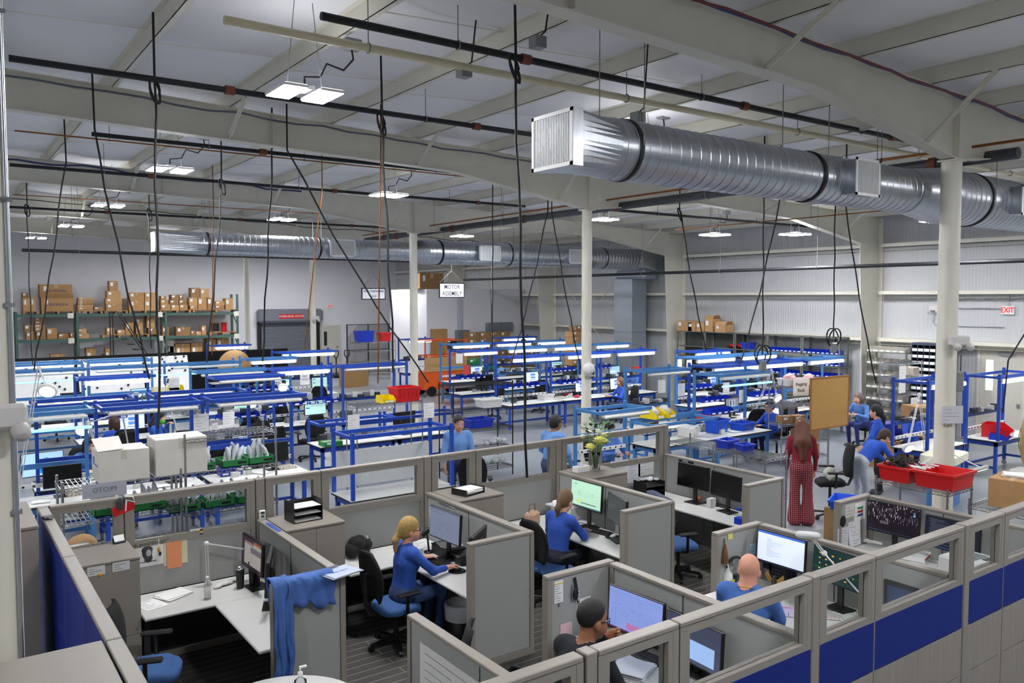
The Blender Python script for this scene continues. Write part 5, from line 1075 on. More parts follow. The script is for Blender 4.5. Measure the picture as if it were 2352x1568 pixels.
for i, (x, y) in enumerate(((1915, 1392), (1950, 1402), (1925, 1415), (1960, 1420))): sheet('%s coupon sheet spread on the desk behind the front glazing' % ORD[i], dk(x, y)+Vector((0, 0, .002*i)), .3+.2*i, .22, .28, PAPER, 7, 'coupon_sheet', 'paper', ink=P((70, 150, 90) if i % 2 else (190, 110, 110)))
p = onx(2070, 1352, 7.28); t = thing('picture_frame', 'dark framed picture on the partition seen through the front glazing', 'picture', p+Vector((-.0, 0, 0)), -PI/2); b = B(); b.box(-.16, -.02, -.2, .16, .01, .05); b.obj('frame', DGREY, t); b = B(); b.box(-.12, -.024, -.16, .12, -.02, .01); b.obj('print', P((74, 88, 120), .3), t)
LB = Vector((5.9, 4.62, 0)); chair('black chair under the bald man', (5.8, 4.6, 0), PI/2+.35, 'blueplain')
person('person with a bald head and gold chain in a blue shirt, seen from behind', LB, .38, pose='sit', shirt=(70, 112, 186), pants=(50, 54, 70), skin=(212, 152, 128), hair='bald', lean=.2, hp=.1, hy=.05, fem=False, res=.0085, glasses=(20, 20, 22), sleeve=.4, lh=(.5, .22, .36), rh=(.5, -.22, .36), sc=1.16, hz=.46, neck=1.25)
b = B(); b.tube([(5.97+.075*math.cos(a), 4.65+.075*math.sin(a), 1.155+.03*math.cos(a+2.6)) for a in [2*PI*k/24 for k in range(25)]], .005, 6); tag(b.obj('neck_chain', P((196, 150, 60), .3, .8)), 'gold chain around the bald man neck', 'necklace')
# ---- front cubicle 4
monitor('forest wallpaper monitor in the right front cubicle', (9.3, 5.12, DT), -PI/2+.02, .62, 'forest', h=.35, drop=.22)
monitor('code screen half hidden by the white printer', (9.28, 4.42, DT), -PI/2-.04, .6, 'code', h=.34, drop=.2)
t = thing('laser_printer', 'white laser printer before the forest wallpaper monitor', 'printer', (8.78, 3.98, DT), -.1); b = B(); b.box(-.22, -.2, 0, .22, .22, .34, .02); b.obj('printer_body', WHITE, t); b = B(); b.box(-.14, -.1, .335, .16, .12, .345); b.obj('output_bay', P((96, 104, 108), .4), t); b = B(); b.box(.0, -.17, .338, .12, -.12, .346); b.obj('control_panel', BLACK, t)
t = thing('paper_ream', 'wrapped ream of paper with red lettering on the desk', 'paper ream', dk(2105, 1288)+Vector((.1, .05, 0)), .25); b = B(); b.box(-.16, -.12, 0, .16, .12, .065, .006); b.obj('wrapper', PAPER, t); text('HAMMERMILL', .045, P((170, 30, 36)), t, (-.02, -.123, .035)); 
sheet('stack of documents on the desk below the forest wallpaper monitor', dk(2010, 1240), .3, .34, .25, PAPER, 0, thick=.03)
for i, (x, y) in enumerate(((2035, 1225), (2062, 1218))): t = sheet(['crumpled white sheet on the document stack', 'upright curled white sheet beside the laser printer'][i], dk(x, y, .78+.0*i), .5+i, .22, .16, PAPER); t.rotation_euler = (.5+.5*i, .3, .5+i)
for (x0, y0, x1, y1, l, n_, m_, k_) in ((1941, 1160, 1962, 1184, 'small card note pinned at the top of the right end panel', 3, P((214, 210, 206)), 0), (1962, 1156, 1986, 1190, 'sheet with green, red and blue bars on the right end panel', 3, PAPER, 0), (1924, 1215, 1950, 1250, 'lower left sheet hanging on the right end panel', 6, P((220, 222, 228)), 0), (1948, 1200, 1974, 1248, 'curling long sheet hanging on the right end panel', 8, P((228, 228, 232)), .03)):
    pinned(l, rY(x0, y0, x1, y1, FWY), 'y', m_, n_, curl=k_)
for k, c in enumerate(((60, 150, 70), (190, 40, 40), (40, 60, 150))): p = ony(1975, 1166+8*k, FWY-.005); b = B(); b.box(-.05, -.004, -.012, .06, 0, .012); tag(b.obj('colour_label', P(c), None, p), '%s bar stuck on the striped notice sheet' % ['green', 'red', 'blue'][k], 'label')
p = ony(1934, 1196, FWY); t = thing('face_mask', 'black face mask hung on the right end panel', 'mask', p); b = B(); b.ell((0, -.015, 0), (.06, .012, .07)); b.obj('mask_cloth', BLACKF, t)
run([(9.58, 4.3, 1.1), (9.62, 4.1, 1.28), (9.75, 3.8, 1.2), (9.8, 3.6, .95)], .008, P((60, 110, 220), .4), 'network_cable', 'blue network cable curving behind the right front glazing')
chair('black chair half hidden at the bottom by the front partition', (3.3, 5.75, 0), -2.2, 'blueplain')
# ================= shop floor: benches =================
BK = {}
def bench(label, x0, x1, y, col='B', lit=1, rz=0, pt=2.2, led=0, board=None, four=0, h=.8, top=1, rail=1, d=.76):
    """workbench with rear uprights at y; the operator side faces -Y (or +Y with rz=PI)"""
    w = round(x1-x0, 1); key = (w, col, lit, pt, led, board is not None, four, h, top, rail); loc = (x0, y, 0) if not rz else (x1, y, 0)
    if key in BK: return dup(BK[key], label, loc, rz)
    m = BLUE if col == 'B' else STEEL; t = thing('workbench', label, 'workbench', loc, rz); BK[key] = t
    if top:
        b = B(); b.box(-.02, -d, h-.034, w+.02, -.02, h-.012); b.mt(1).box(-.01, -d+.01, h-.012, w+.01, -.03, h); b.obj('worktop', [BLACK, LAM], t)
        b = B(); b.box(.03, -d+.05, h-.12, w-.03, -d+.09, h-.034); b.box(.03, -.1, h-.12, w-.03, -.06, h-.034); b.box(.03, -d+.09, h-.12, .07, -.1, h-.034); b.box(w-.07, -d+.09, h-.12, w-.03, -.1, h-.034); b.obj('apron', m, t)
        for lx in (.06, w-.06):
            for ly in (-d+.08, -.1):
                b = B(); b.cb(lx, ly, .11, .06, .06, h-.15); o = b.obj('leg', m, t); b = B(); b.tube([(lx-.016, ly, .05), (lx+.016, ly, .05)], .05, 10); b.cb(lx, ly, .08, .04, .05, .03); b.obj('caster', GREY, o)
        b = B(); b.box(.06, -.12, .2, w-.06, -.08, .25); b.obj('stretcher', m, t)
        for lx in (.06, w-.06): b = B(); b.box(lx-.02, -d+.1, .2, lx+.02, -.12, .25); b.obj('side_stretcher', m, t)
    ys = (-.03, -d+.03) if four else (-.03,)
    for py in ys:
        for lx in (.03, w-.03): b = B(); b.box(lx-.025, py-.025, h if (top and py == -.03) else (0 if not top else h), lx+.025, py+.03, pt); b.obj('upright', m, t)
    b = B(); b.box(0, -.05, pt-.12, w, -.01, pt-.06); b.obj('rear_beam', m, t)
    for lx in (.03, w-.03): b = B(); b.box(lx-.02, -.68, pt-.1, lx+.02, -.05, pt-.05); b.obj('top_arm', m, t)
    b = B(); b.box(0, -.72, pt-.1, w, -.67, pt-.04); b.obj('front_beam', m, t)
    if lit is not None:
        b = B(); b.box(.1, -.78, pt-.17, w-.1, -.64, pt-.115, .02) if not lit else b.box(.1, -.75, pt-.19, .14, -.67, pt-.11, .01).box(w-.14, -.75, pt-.19, w-.1, -.67, pt-.11, .01).box(.14, -.725, pt-.125, w-.14, -.695, pt-.11); o = b.obj('lamp_housing', UNLIT, t)
        if lit: b = B(); b.box(.14, -.78, pt-.2, w-.14, -.64, pt-.126, .025); b.obj('lamp_tube', LIT, o)
    if led: b = B(); b.box(.05, -.8, pt-.32, w-.05, -.76, pt-.28, .01); b.obj('led_strip', LED, t)
    if rail:
        b = B(); b.box(.06, -.06, h+.42, w-.06, -.03, h+.5); b.obj('bin_rail', m, t)
        b = B(); b.box(.06, -.09, h+.14, w-.06, -.05, h+.2); b.mt(1)
        for k in range(int(w/.14)): b.box(.12+k*.14, -.094, h+.155, .155+k*.14, -.09, h+.185)
        b.obj('socket_strip', [P((222, 224, 226)), BLACK], t)
    if board is not None: b = B(); b.box(.06, -.045, h+.05, w-.06, -.02, h+.62); b.obj('back_board', board, t)
    return t
GB = P((176, 180, 182), .8)
benches = [
 (.35, 1.95, 14.1, 'S', 0, 0, dict(led=1), 'steel-blue bench with a cyan strip beside the left column'),
 (2.03, 3.55, 14.1, 'B', 0, 0, {}, 'dark blue bench behind the two white cartons'),
 (3.65, 5.2, 14.1, 'B', 0, 0, {}, 'dark blue bench with the egg tray at its near end'),
 (1.25, 2.75, 14.4, 'B', 0, PI, {}, 'dark blue bench where the dark-haired person with glasses sits'),
 (3.0, 4.6, 14.4, 'B', 0, PI, {}, 'dark blue bench behind the person with a green mask'),
 (2.42, 3.9, 19.35, 'B', 1, 0, {}, 'dark blue bench with two bright tubes behind the black screen'),
 (4.72, 6.2, 17.8, 'B', 0, 0, {}, 'dark blue bench right of the yellow bin shelf'),
 (4.81, 6.4, 19.5, 'S', 0, 0, {}, 'steel-blue bench before the brown cardboard disc'),
 (6.3, 8.0, 16.1, 'B', None, 0, dict(pt=1.3, rail=0), 'low dark blue bench with the green boxes'),
 (8.05, 9.7, 16.1, 'B', None, 0, dict(pt=1.3, rail=0), 'low dark blue bench behind the black wire shelving'),
 (6.4, 7.9, 19.1, 'B', 1, 0, {}, 'dark blue test bench with the pale green screen'),
 (8.0, 9.84, 18.9, 'B', 0, 0, dict(board=GB, four=1), 'four-post blue bench with a grey screen board'),
 (1.3, 3.0, 22.0, 'S', 0, 0, dict(led=1), 'leftmost steel-blue bench of the cyan lit row'),
 (3.05, 4.75, 22.0, 'S', 0, 0, dict(led=1), 'middle steel-blue bench of the cyan lit row'),
 (4.8, 6.6, 22.0, 'S', 0, 0, dict(led=1), 'rightmost steel-blue bench of the cyan lit row'),
 (1.6, 3.2, 23.6, 'S', 1, PI, {}, 'steel-blue bench before the white harness boards, left'),
 (3.3, 4.9, 23.6, 'S', 1, PI, {}, 'steel-blue bench before the white harness boards, right'),
 (8.54, 10.4, 24.7, 'B', 1, 0, {}, 'blue bench with a long white lamp before the roll-up door'),
 (6.9, 8.4, 22.6, 'S', 1, 0, {}, 'steel-blue bench left of the long white lamp'),
 (7.93, 9.35, 29.7, 'B', 1, 0, {}, 'blue bench carrying the brown cardboard disc'),
 (15.4, 16.7, 29.4, 'B', 1, 0, {}, 'distant blue bench before the orange lift'),
 (13.3, 14.8, 21.95, 'B', 1, 0, {}, 'blue bench with a red poster hung from its post'),
 (13.0, 14.9, 18.95, 'B', 1, 0, {}, 'blue bench with the white tub left of the middle column'),
 (15.0, 16.9, 18.95, 'B', 1, 0, {}, 'blue bench with the black framed screen behind the middle column'),
 (17.0, 18.8, 18.95, 'B', 1, 0, {}, 'blue bench right behind the round white sensor'),
 (19.2, 21.1, 28.2, 'B', 1, 0, {}, 'blue bench in front of the stacked brown cartons'),
 (15.2, 17.0, 22.2, 'S', 1, 0, {}, 'first steel-blue bench of the third lit row'),
 (17.1, 18.9, 22.2, 'S', 1, 0, {}, 'second steel-blue bench of the third lit row'),
 (19.0, 20.8, 22.2, 'S', 1, 0, {}, 'third steel-blue bench of the third lit row, by the riser duct'),
 (14.9, 16.7, 25.2, 'S', 1, 0, {}, 'first bench of the furthest lit row'),
 (16.8, 18.6, 25.2, 'B', 1, 0, {}, 'second bench of the furthest lit row'),
 (18.7, 20.5, 25.2, 'S', 1, 0, {}, 'third bench of the furthest lit row'),
 (13.0, 14.5, 13.65, 'S', 0, 0, {}, 'steel-blue bench behind the yellow bins'),
 (15.1, 17.0, 13.6, 'B', 1, 0, {}, 'blue bench with the hanging grey outlet box'),
 (17.05, 18.9, 13.6, 'B', 1, 0, {}, 'blue bench behind the cork board'),
 (18.95, 20.7, 13.6, 'S', 1, 0, {}, 'steel-blue bench closest to the blue bin shelving'),
 (16.9, 18.7, 15.7, 'S', 1, 0, {}, 'steel-blue bench second from the blue bin shelving'),
 (18.8, 20.6, 15.7, 'S', 1, 0, {}, 'steel-blue bench below the hanging cable coil'),
 (18.9, 20.7, 17.5, 'B', 1, 0, {}, 'blue bench with paper notes facing the long shelving'),
 (11.7, 13.55, 12.1, 'S', None, 0, dict(pt=1.3), 'steel-blue bench carrying the white machine and a tall blue tote'),
 (13.6, 15.4, 12.1, 'S', 0, 0, dict(led=1), 'steel-blue bench where the person with a hair bun works'),
 (15.66, 17.3, 8.7, 'B', 1, 0, dict(four=1), 'blue four-post bench left of the paper sign column'),
 (17.95, 19.8, 8.4, 'B', 1, 0, dict(four=1), 'blue four-post bench before the grey exit door'),
 (5.05, 6.85, 11.9, 'B', None, 0, dict(pt=1.77, board=GB, four=1, rail=0, h=.75), 'empty four-post blue frame close behind the glazing'),
 (9.5, 10.8, 11.3, 'S', 0, 0, dict(pt=1.83, top=0, rail=1), 'empty steel-blue frame beside the middle column'),
]
BL = []
for (x0, x1, y, c, l, rz, kw, lab) in benches: BL.append(bench(lab, x0, x1, y, c, l, rz, **kw))
def snap(v, z=.802, m=.12, need=True):
    best = None
    for o, q in zip(BL, benches):
        kw = q[6]
        if kw.get('top', 1) == 0: continue
        x0, x1, y = q[0], q[1], q[2]; ya, yb = (y-.76, y-.1) if q[5] == 0 else (y+.1, y+.76)
        c = Vector((min(max(v.x, x0+m), x1-m), min(max(v.y, ya+m), yb-m), 0)); d = (c.x-v.x)**2+(c.y-v.y)**2
        if best is None or d < best[0]: best = (d, c, kw.get('h', .8)-.8)
    c = best[1].copy(); c.z = z+best[2]; return c
SHORT = ['cyan strip bench', 'dark bench behind the white cartons', 'egg tray bench', 'glasses person bench', 'green mask person bench', 'two tube bench', 'bench right of the yellow bin', 'bench before the cardboard disc', 'green box bench', 'black shelving bench', 'test bench', 'grey screen board bench', 'leftmost cyan row bench', 'middle cyan row bench', 'rightmost cyan row bench', 'left harness board bench', 'right harness board bench', 'roll-up door bench', 'bench left of the long lamp', 'cardboard disc bench', 'orange lift bench', 'red poster bench', 'white tub bench', 'black framed screen bench', 'round sensor bench', 'carton stack bench', 'first third-row bench', 'second third-row bench', 'third third-row bench', 'first furthest bench', 'second furthest bench', 'third furthest bench', 'yellow bin rear bench', 'outlet box bench', 'cork board bench', 'bench closest to the bin shelving', 'second bench from the bin shelving', 'cable coil bench', 'paper note bench', 'tall tote bench', 'hair bun person bench', 'paper sign bench', 'exit door bench', 'empty frame bench', 'empty steel frame']
# ---------------- containers ----------------
CM = {}
def keyed(key, fn, label, loc, rz=0):
    if key in CM: return dup(CM[key], label, loc, rz)
    o = fn(label, loc, rz); CM[key] = o; return o
def tub(label, loc, rz, a, c, h, m, name='tote', lip=.015, cat='bin', th=.006, tp=.88):
    """open tapered container with a rim"""
    t = thing(name, label, cat, loc, rz); b = B()
    def ring(k, z, e=0): return [(-a/2*k-e, -c/2*k-e, z), (a/2*k+e, -c/2*k-e, z), (a/2*k+e, c/2*k+e, z), (-a/2*k-e, c/2*k+e, z)]
    vs = ring(tp, 0)+ring(1, h)+ring(1, h, lip)+ring(1, h-.03, lip)
    fs = [(3, 2, 1, 0)]+[(j*4+i, j*4+(i+1) % 4, j*4+4+(i+1) % 4, j*4+4+i) for j in range(3) for i in range(4)]
    vi = ring(1-th*2/min(a, c), h)+ring(tp-th*2/min(a, c), th); o = len(vs)
    fs += [(4+i, 4+(i+1) % 4, o+(i+1) % 4, o+i) for i in range(4)]+[(o+i, o+(i+1) % 4, o+4+(i+1) % 4, o+4+i) for i in range(4)]+[(o+4, o+5, o+6, o+7)]
    b.add(vs+vi, fs); b.obj('shell', m, t)
    b = B()
    for k in range(5): x = -a*.36+a*.18*k; b.add([(x-.012, -c/2*(.9+.06)-.008, h*.25), (x+.012, -c/2*.96-.008, h*.25), (x+.012, -c/2-.008, h*.9), (x-.012, -c/2-.008, h*.9), (x-.012, -c/2*.9, h*.25), (x+.012, -c/2*.9, h*.25)], [(0, 1, 2, 3), (0, 4, 5, 1)])
    b.obj('ribs', m, t); return t
def hopper(label, loc, rz=0, m=None, a=.14, c=.24, h=.12, name='parts_bin'):
    """stacking bin with a low scooped front and a label card"""
    key = ('hop', m.name, a, c, h)
    def fn(l, lo, r):
        t = thing(name, l, 'bin', lo, r); b = B()
        b.add([(-a/2, -c/2, 0), (a/2, -c/2, 0), (a/2, c/2, 0), (-a/2, c/2, 0), (-a/2, -c/2-.02, h*.45), (a/2, -c/2-.02, h*.45), (a/2, -c*.15, h), (a/2, c/2, h), (-a/2, c/2, h), (-a/2, -c*.15, h)], [(3, 2, 1, 0), (0, 1, 5, 4), (1, 2, 7, 6, 5), (3, 0, 4, 9, 8), (2, 3, 8, 7)])
        b.add([(-a/2+.006, -c/2, .008), (a/2-.006, -c/2, .008), (a/2-.006, c/2-.006, .008), (-a/2+.006, c/2-.006, .008), (a/2-.006, -c*.15, h), (a/2-.006, c/2-.006, h), (-a/2+.006, c/2-.006, h), (-a/2+.006, -c*.15, h)], [(0, 1, 2, 3), (1, 4, 5, 2), (0, 3, 6, 7), (3, 2, 5, 6)])
        b.obj('shell', m, t); b = B(); b.box(-a*.3, -c/2-.024, h*.14, a*.3, -c/2-.014, h*.36); b.obj('card', PAPER, t); return t
    return keyed(key, fn, label, loc, rz)
def carton(label, loc, rz, a, c, h, m=CARD, tag_=1, flaps=0, name='carton', printed=None):
    t = thing(name, label, 'box', loc, rz); b = B()
    if flaps:
        b.box(-a/2, -c/2, 0, a/2, c/2, .006); 
        for q in ((-a/2, -c/2, a/2, -c/2+.006), (-a/2, c/2-.006, a/2, c/2), (-a/2, -c/2, -a/2+.006, c/2), (a/2-.006, -c/2, a/2, c/2)): b.box(q[0], q[1], 0, q[2], q[3], h)
        o = b.obj('carton_body', m, t)
        for sg in (-1, 1):
            b = B(); y = sg*c/2; b.add([(-a/2, y, h), (a/2, y, h), (a/2, y+sg*c*.2*(1 if flaps == 1 else -1), h+c*.28), (-a/2, y+sg*c*.2*(1 if flaps == 1 else -1), h+c*.28), (-a/2, y-.006, h), (a/2, y-.006, h), (a/2, y-.006+sg*c*.2*(1 if flaps == 1 else -1), h+c*.28), (-a/2, y-.006+sg*c*.2*(1 if flaps == 1 else -1), h+c*.28)], [(0, 1, 2, 3), (7, 6, 5, 4), (2, 6, 7, 3)]); b.obj('flap', m, t)
    else: b.box(-a/2, -c/2, 0, a/2, c/2, h, .004); b.obj('carton_body', m, t); b = B(); b.box(-a*.5, -.03, h, a*.5, .03, h+.001); b.box(-.03*0-a*.06, -c/2-.001, h*.7, a*.06, -c/2, h); b.obj('tape', TAPE if m != WCARD else P((196, 190, 176), .3), t)
    if tag_: b = B(); b.box(-a*.38, -c/2-.0025, h*.5, -a*.38+min(.12, a*.35), -c/2-.0005, h*.85); b.obj('shipping_label', PAPER, t)
    if printed: text(printed[0], printed[1], printed[2], t, (0, -c/2-.003, h*.5))
    return t
# ---------------- wire shelving ----------------
def wire_shelf(label, x, y, w, d, levels, h, m=CHROME, rz=0, pitch=.05, mesh_end=0):
    t = thing('wire_shelving', label, 'shelving', (x, y, 0), rz)
    for px in (.015, w-.015):
        for py in (.015, d-.015): b = B(); b.cyl(px, py, 0, h, .014, 8); b.obj('post', m, t)
    b = B()
    for (p, q) in (((0, 0), (w, 0)), ((0, d), (w, d)), ((0, 0), (0, d)), ((w, 0), (w, d))):
        P0, Q0 = Vector((*p, 0)), Vector((*q, 0)); L = (Q0-P0).length; n = max(3, int(L/.09))
        b.bar(P0, Q0, .008); b.bar(P0-Vector((0, 0, .035)), Q0-Vector((0, 0, .035)), .008)
        for i in range(n): a = P0.lerp(Q0, i/n); c = P0.lerp(Q0, (i+.5)/n); e = P0.lerp(Q0, (i+1)/n); dz = Vector((0, 0, .035)); b.bar(a-dz, c, .005); b.bar(c, e-dz, .005)
    for i in range(1, int(w/pitch)): b.bar((i*pitch, 0, .002), (i*pitch, d, .002), .005)
    for k in (1, 2): b.bar((0, d*k/3, -.004), (w, d*k/3, -.004), .008)
    me = b.mesh('shelf', m)
    for z in levels: mesh_obj('wire_shelf', me, t, (0, 0, z))
    if mesh_end:
        b = B()
        for k in range(10): b.bar((-.004, d*k/9, .1), (-.004, d*k/9, h-.06), .004)
        for k in range(18): b.bar((-.004, 0, .1+(h-.16)*k/17), (-.004, d, .1+(h-.16)*k/17), .004)
        b.obj('mesh_side', m, t)
    return t
wire_shelf('chrome shelving behind the glazing holding the open white carton', 1.02, 9.28, 1.18, .46, (.3, .75, 1.12, 1.5, 1.86), 1.93, pitch=.045)
wire_shelf('taller chrome shelving behind the glazing with green trays of bags', 2.22, 9.28, 1.05, .46, (.45, .95, 1.42, 1.86, 2.24), 2.3, pitch=.04)
t = carton('open white carton with a blue stripe on its side, on the chrome shelving', (1.62, 9.5, 1.866), 0, .5, .4, .33, WCARD, 0, 0); b = B(); b.add([(-.25, -.2, .332), (.0, -.2, .342), (.02, .2, .42), (-.25, .2, .41), (-.25, -.2, .338), (.0, -.2, .348), (.02, .2, .426), (-.25, .2, .416)], [(3, 2, 1, 0), (4, 5, 6, 7), (0, 1, 5, 4), (1, 2, 6, 5), (2, 3, 7, 6), (3, 0, 4, 7)]); b.obj('flap', WCARD, t); b = B(); b.box(-.252, -.18, .17, -.25, .12, .185); b.box(-.252, .02, .19, -.25, .1, .25); b.obj('printed_stripe', P((40, 90, 170)), t)
carton('larger white carton closed on top, beside the open white one', (2.2, 9.5, 1.866), 0, .54, .42, .4, WCARD, 0, 0)
def bagtray(label, loc, n, w=.4, d=.3):
    t = thing('bag_tray', label, 'tray', loc); b = B(); b.box(-w/2, -d/2, 0, w/2, d/2, .01); b.box(-w/2, -d/2, 0, w/2, -d/2+.006, .08); b.box(-w/2, d/2-.006, 0, w/2, d/2, .08); b.box(-w/2, -d/2, 0, -w/2+.006, d/2, .08); b.box(w/2-.006, -d/2, 0, w/2, d/2, .08); b.obj('green_carton', GREEN, t); b = B(); b.box(.02, -d/2-.002, .03, .12, -d/2, .055); b.obj('hand_hole', BLACK, t)
    rd = random.Random(n+len(label))
    for k in range(n):
        b = B(); x, y = -w*.4+w*.8*(k+.5)/n, rd.uniform(-.08, .1); a, hh = rd.uniform(-.5, .5), rd.uniform(.12, .2)
        b.tube([(x, y, .03), (x+.01, y, .08), (x+a*.09, y, .08+hh*.45), (x+a*.2, y+a*.05, .08+hh)], [.034, .018, .04, .012], 6); b.obj('plastic_bag', BAGW, t)
    return t
for i in range(3): bagtray('%s green tray of bagged parts on the upper shelf behind the glazing' % ['left', 'middle', 'right'][i], (2.5+.3*i if i else 2.42, 9.48, 1.866), 5, .3)
for i in range(5): bagtray('%s green tray of bagged parts on the shelf just above the glazing rail' % ORD[i], (1.5+.37*i, 9.48, 1.426 if i > 1 else 1.506), 5, .34)
for i in range(2): bagtray('%s green tray of bags seen through the back glazing' % ['open', 'second'][i], (2.5+.42*i, 9.48, .956), 4, .36)
t = thing('cardboard_drum', 'round brown drum lying on its side seen through the corner glazing', 'drum', (1.2, 9.75, .9)); b = B(); b.lathe([(.17, -.3), (.17, .3), (.155, .3), (.155, -.28), (0, -.28)], n=24); b.tr(Matrix.Rotation(PI/2+.25, 4, 'X')); b.obj('drum_body', CARD2, t); t.location = (1.3, 9.85, .92)
b = B(); b.box(.95, 9.75, .86-.14, 1.75, 10.15, .74+.01); tag(b.obj('side_table', WHITE), 'white ledge carrying the round brown drum', 'table'); b = B()
for (sx, sy) in ((1, 9.8), (1.7, 9.8), (1, 10.1), (1.7, 10.1)): pass
def egg_tray(label, loc, rz=0, n=2):
    t = thing('pulp_tray', label, 'tray', loc, rz); 
    for k in range(n):
        b = B(); b.box(-.16, -.16, .0, .16, .16, .012)
        for i in range(6):
            for j in range(6): b.lathe([(.024, .01), (.012, .035), (0, .036)], -.133+.053*i, -.133+.053*j, 0, 6)
        o = b.obj('tray_layer', PULP, t, (.005*k, .004*k, .03*k))
    return t
egg_tray('stack of moulded pulp trays on the bench by the left column', snap(onz(172, 1130, .81)), .2, 3)
egg_tray('pulp tray with red tipped parts on the bench before the grey floor', snap(onz(655, 1072, .81)), .1, 1)
W2 = wire_shelf('chrome shelving with the red crate and yellow bin on top', 6.5, 14.1, 1.45, .5, (.25, .7, 1.2, 1.74), 1.82, pitch=.03)
W3 = wire_shelf('black wire shelving loaded with bags of clear parts', 8.6, 14.02, 1.52, .6, (.2, .62, 1.05, 1.45, 1.98), 2.03, BLACK, pitch=.04)
W4 = wire_shelf('bagging rack with the white sign', 15.35, 11.05, 1.3, .5, (.2, .55, .95, 1.35, 1.8), 1.95, CHROME, -.3, pitch=.05)
wire_shelf('low chrome cage shelving nearest the red sweater person', 9.55, 7.13, .52, .92, (.35, .9, 1.5), 1.58, CHROME, 0, pitch=.035, mesh_end=0)
wire_shelf('low chrome cage shelving behind the last partition', 9.55, 8.08, .52, .92, (.35, .9, 1.5), 1.58, CHROME, 0, pitch=.035)
wire_shelf('chrome cart carrying the two red crates', 9.98, 4.8, .64, .95, (.35, .8, 1.41), 1.47, CHROME, 0, pitch=.04)
wire_shelf('chrome cart carrying the taped brown carton', 10.15, 3.8, .95, .85, (.35, .8, 1.28), 1.36, CHROME, 0, pitch=.04)
tub('left red crate overflowing with black cords', (10.25, 5.52, 1.42), PI/2, .42, .44, .2, RED, 'red_crate'); tub('larger empty red crate on the chrome cart', (10.32, 5.02, 1.42), PI/2, .5, .56, .21, RED, 'red_crate')
b = B(); rd = random.Random(9)
for k in range(14): c = Vector((rd.uniform(-.12, .12), rd.uniform(-.12, .12), .02)); b.tube([c+Vector((.1*math.cos(a)*(1+.3*math.sin(2*a+k)), .1*math.sin(a), .05+.05*math.sin(a*1.5+k))) for a in [j*.55 for j in range(12)]], .007, 5)
tag(b.obj('cord_heap', RUBBER, None, (10.25, 5.54, 1.58)), 'tangle of black cords heaped in the left red crate', 'cords', kind='stuff')
b = B()
for k in range(16): c = Vector((rd.uniform(-.14, .2), rd.uniform(-.3, -.1), .06)); b.tube([c, c+Vector((rd.uniform(.03, .08), -.08, -.02))], .011, 6)
tag(b.obj('cord_plugs', WHITE, None, (10.25, 5.54, 1.58)), 'white connector ends hanging out of the cord tangle', 'plugs', kind='stuff')
carton('taped brown carton with papers on top beside the near glazing', (10.62, 4.3, 1.29), .15, .6, .46, .34, CARD, 1, 0); paper_stack('white papers lying on the taped brown carton', (10.62, 4.3, 1.632), .4, 6)
tub('blue bin on the low cage shelving, the bigger of two', (9.85, 8.05, 1.508), .1, .3, .22, .13, BINBLUE, 'parts_tote'); tub('small blue bin beside the bigger one on the cage shelving', (9.88, 7.75, 1.508), -.2, .22, .18, .1, BINBLUE, 'parts_tote')
tub('flat blue tub at the bending person knees', (11.2, 6.9, .62), .4, .55, .4, .14, TOTEBLUE, 'parts_tote'); b = B(); b.box(10.95, 6.7, 0, 11.5, 7.1, .615); tag(b.obj('stool_box', CARD3), 'brown carton under the flat blue tub', 'box')
# things on W2 / W3 / W4
tub('red crate holding smaller red bins on the chrome shelving', (7.66, 14.35, 1.75), 0, .52, .42, .28, RED, 'red_crate'); hopper('small red bin tilted in the red crate', (7.58, 14.35, 1.86), .4, RED, .2, .3, .16); hopper('second small red bin lying in the red crate', (7.78, 14.36, 1.86), -.3, RED, .2, .3, .16)
hopper('yellow bin beside the red crate on the chrome shelving', (7.22, 14.3, 1.75), 0, YELLOW, .28, .3, .14)
tub('white tub on the second level of the black shelving', (9.7, 14.35, 1.46), 0, .5, .36, .18, WHITE, 'white_tub'); tub('blue baskets on the middle level of the black shelving', (9.4, 14.35, 1.06), 0, .6, .42, .18, BINBLUE, 'blue_basket')
for lvl, n_, l in ((.632, 9, 'lower'), (.212, 7, 'bottom')):
    for k in range(n_):
        b = B(); 
        for j in range(5): b.ell((rd.uniform(-.06, .06), rd.uniform(-.1, .1), .06+rd.uniform(-.01, .04)), (.08, .09, .06), 8, 6)
        tag(b.obj('clear_bag', PLASTIC, None, (8.8+1.25*k/(n_-1)*.98, 14.38, lvl)), '%s clear bag of parts from the left on the %s black shelf' % (ORD[k], l), 'bag', 'clear bags of parts')
p = Vector((15.25, 10.62, 1.15)); t = thing('rack_sign', 'white sign reading Bagging Rack on the wire rack', 'sign', ony(1840, 888, 10.9), -.3); b = B(); b.box(-.21, -.004, -.2, .21, .004, .2); b.obj('sign_board', PAPER, t); text('Bagging', .1, INK, t, (0, -.006, .06), bold=.01); text('Rack', .1, INK, t, (0, -.006, -.08), bold=.01)
q0 = onz(1862, 868, 2.08); q1 = onz(1950, 860, 2.08); t = thing('cork_board', 'large wood framed cork board standing in the aisle', 'board', (q0+q1)/2-Vector((0, 0, .61)), math.atan2(q1.y-q0.y, q1.x-q0.x)); w_ = (q1-q0).length/2
b = B(); b.box(-w_+.03, -.01, -.5, w_-.03, .01, .58); b.obj('cork', P((178, 138, 76), .9), t)
for (a0, c0, a1, c1) in ((-w_, -.53, w_, -.5), (-w_, .58, w_, .61), (-w_, -.53, -w_+.03, .61), (w_-.03, -.53, w_, .61)): b = B(); b.box(a0, -.016, c0, a1, .016, c1); b.obj('frame_rail', P((150, 100, 48)), t)
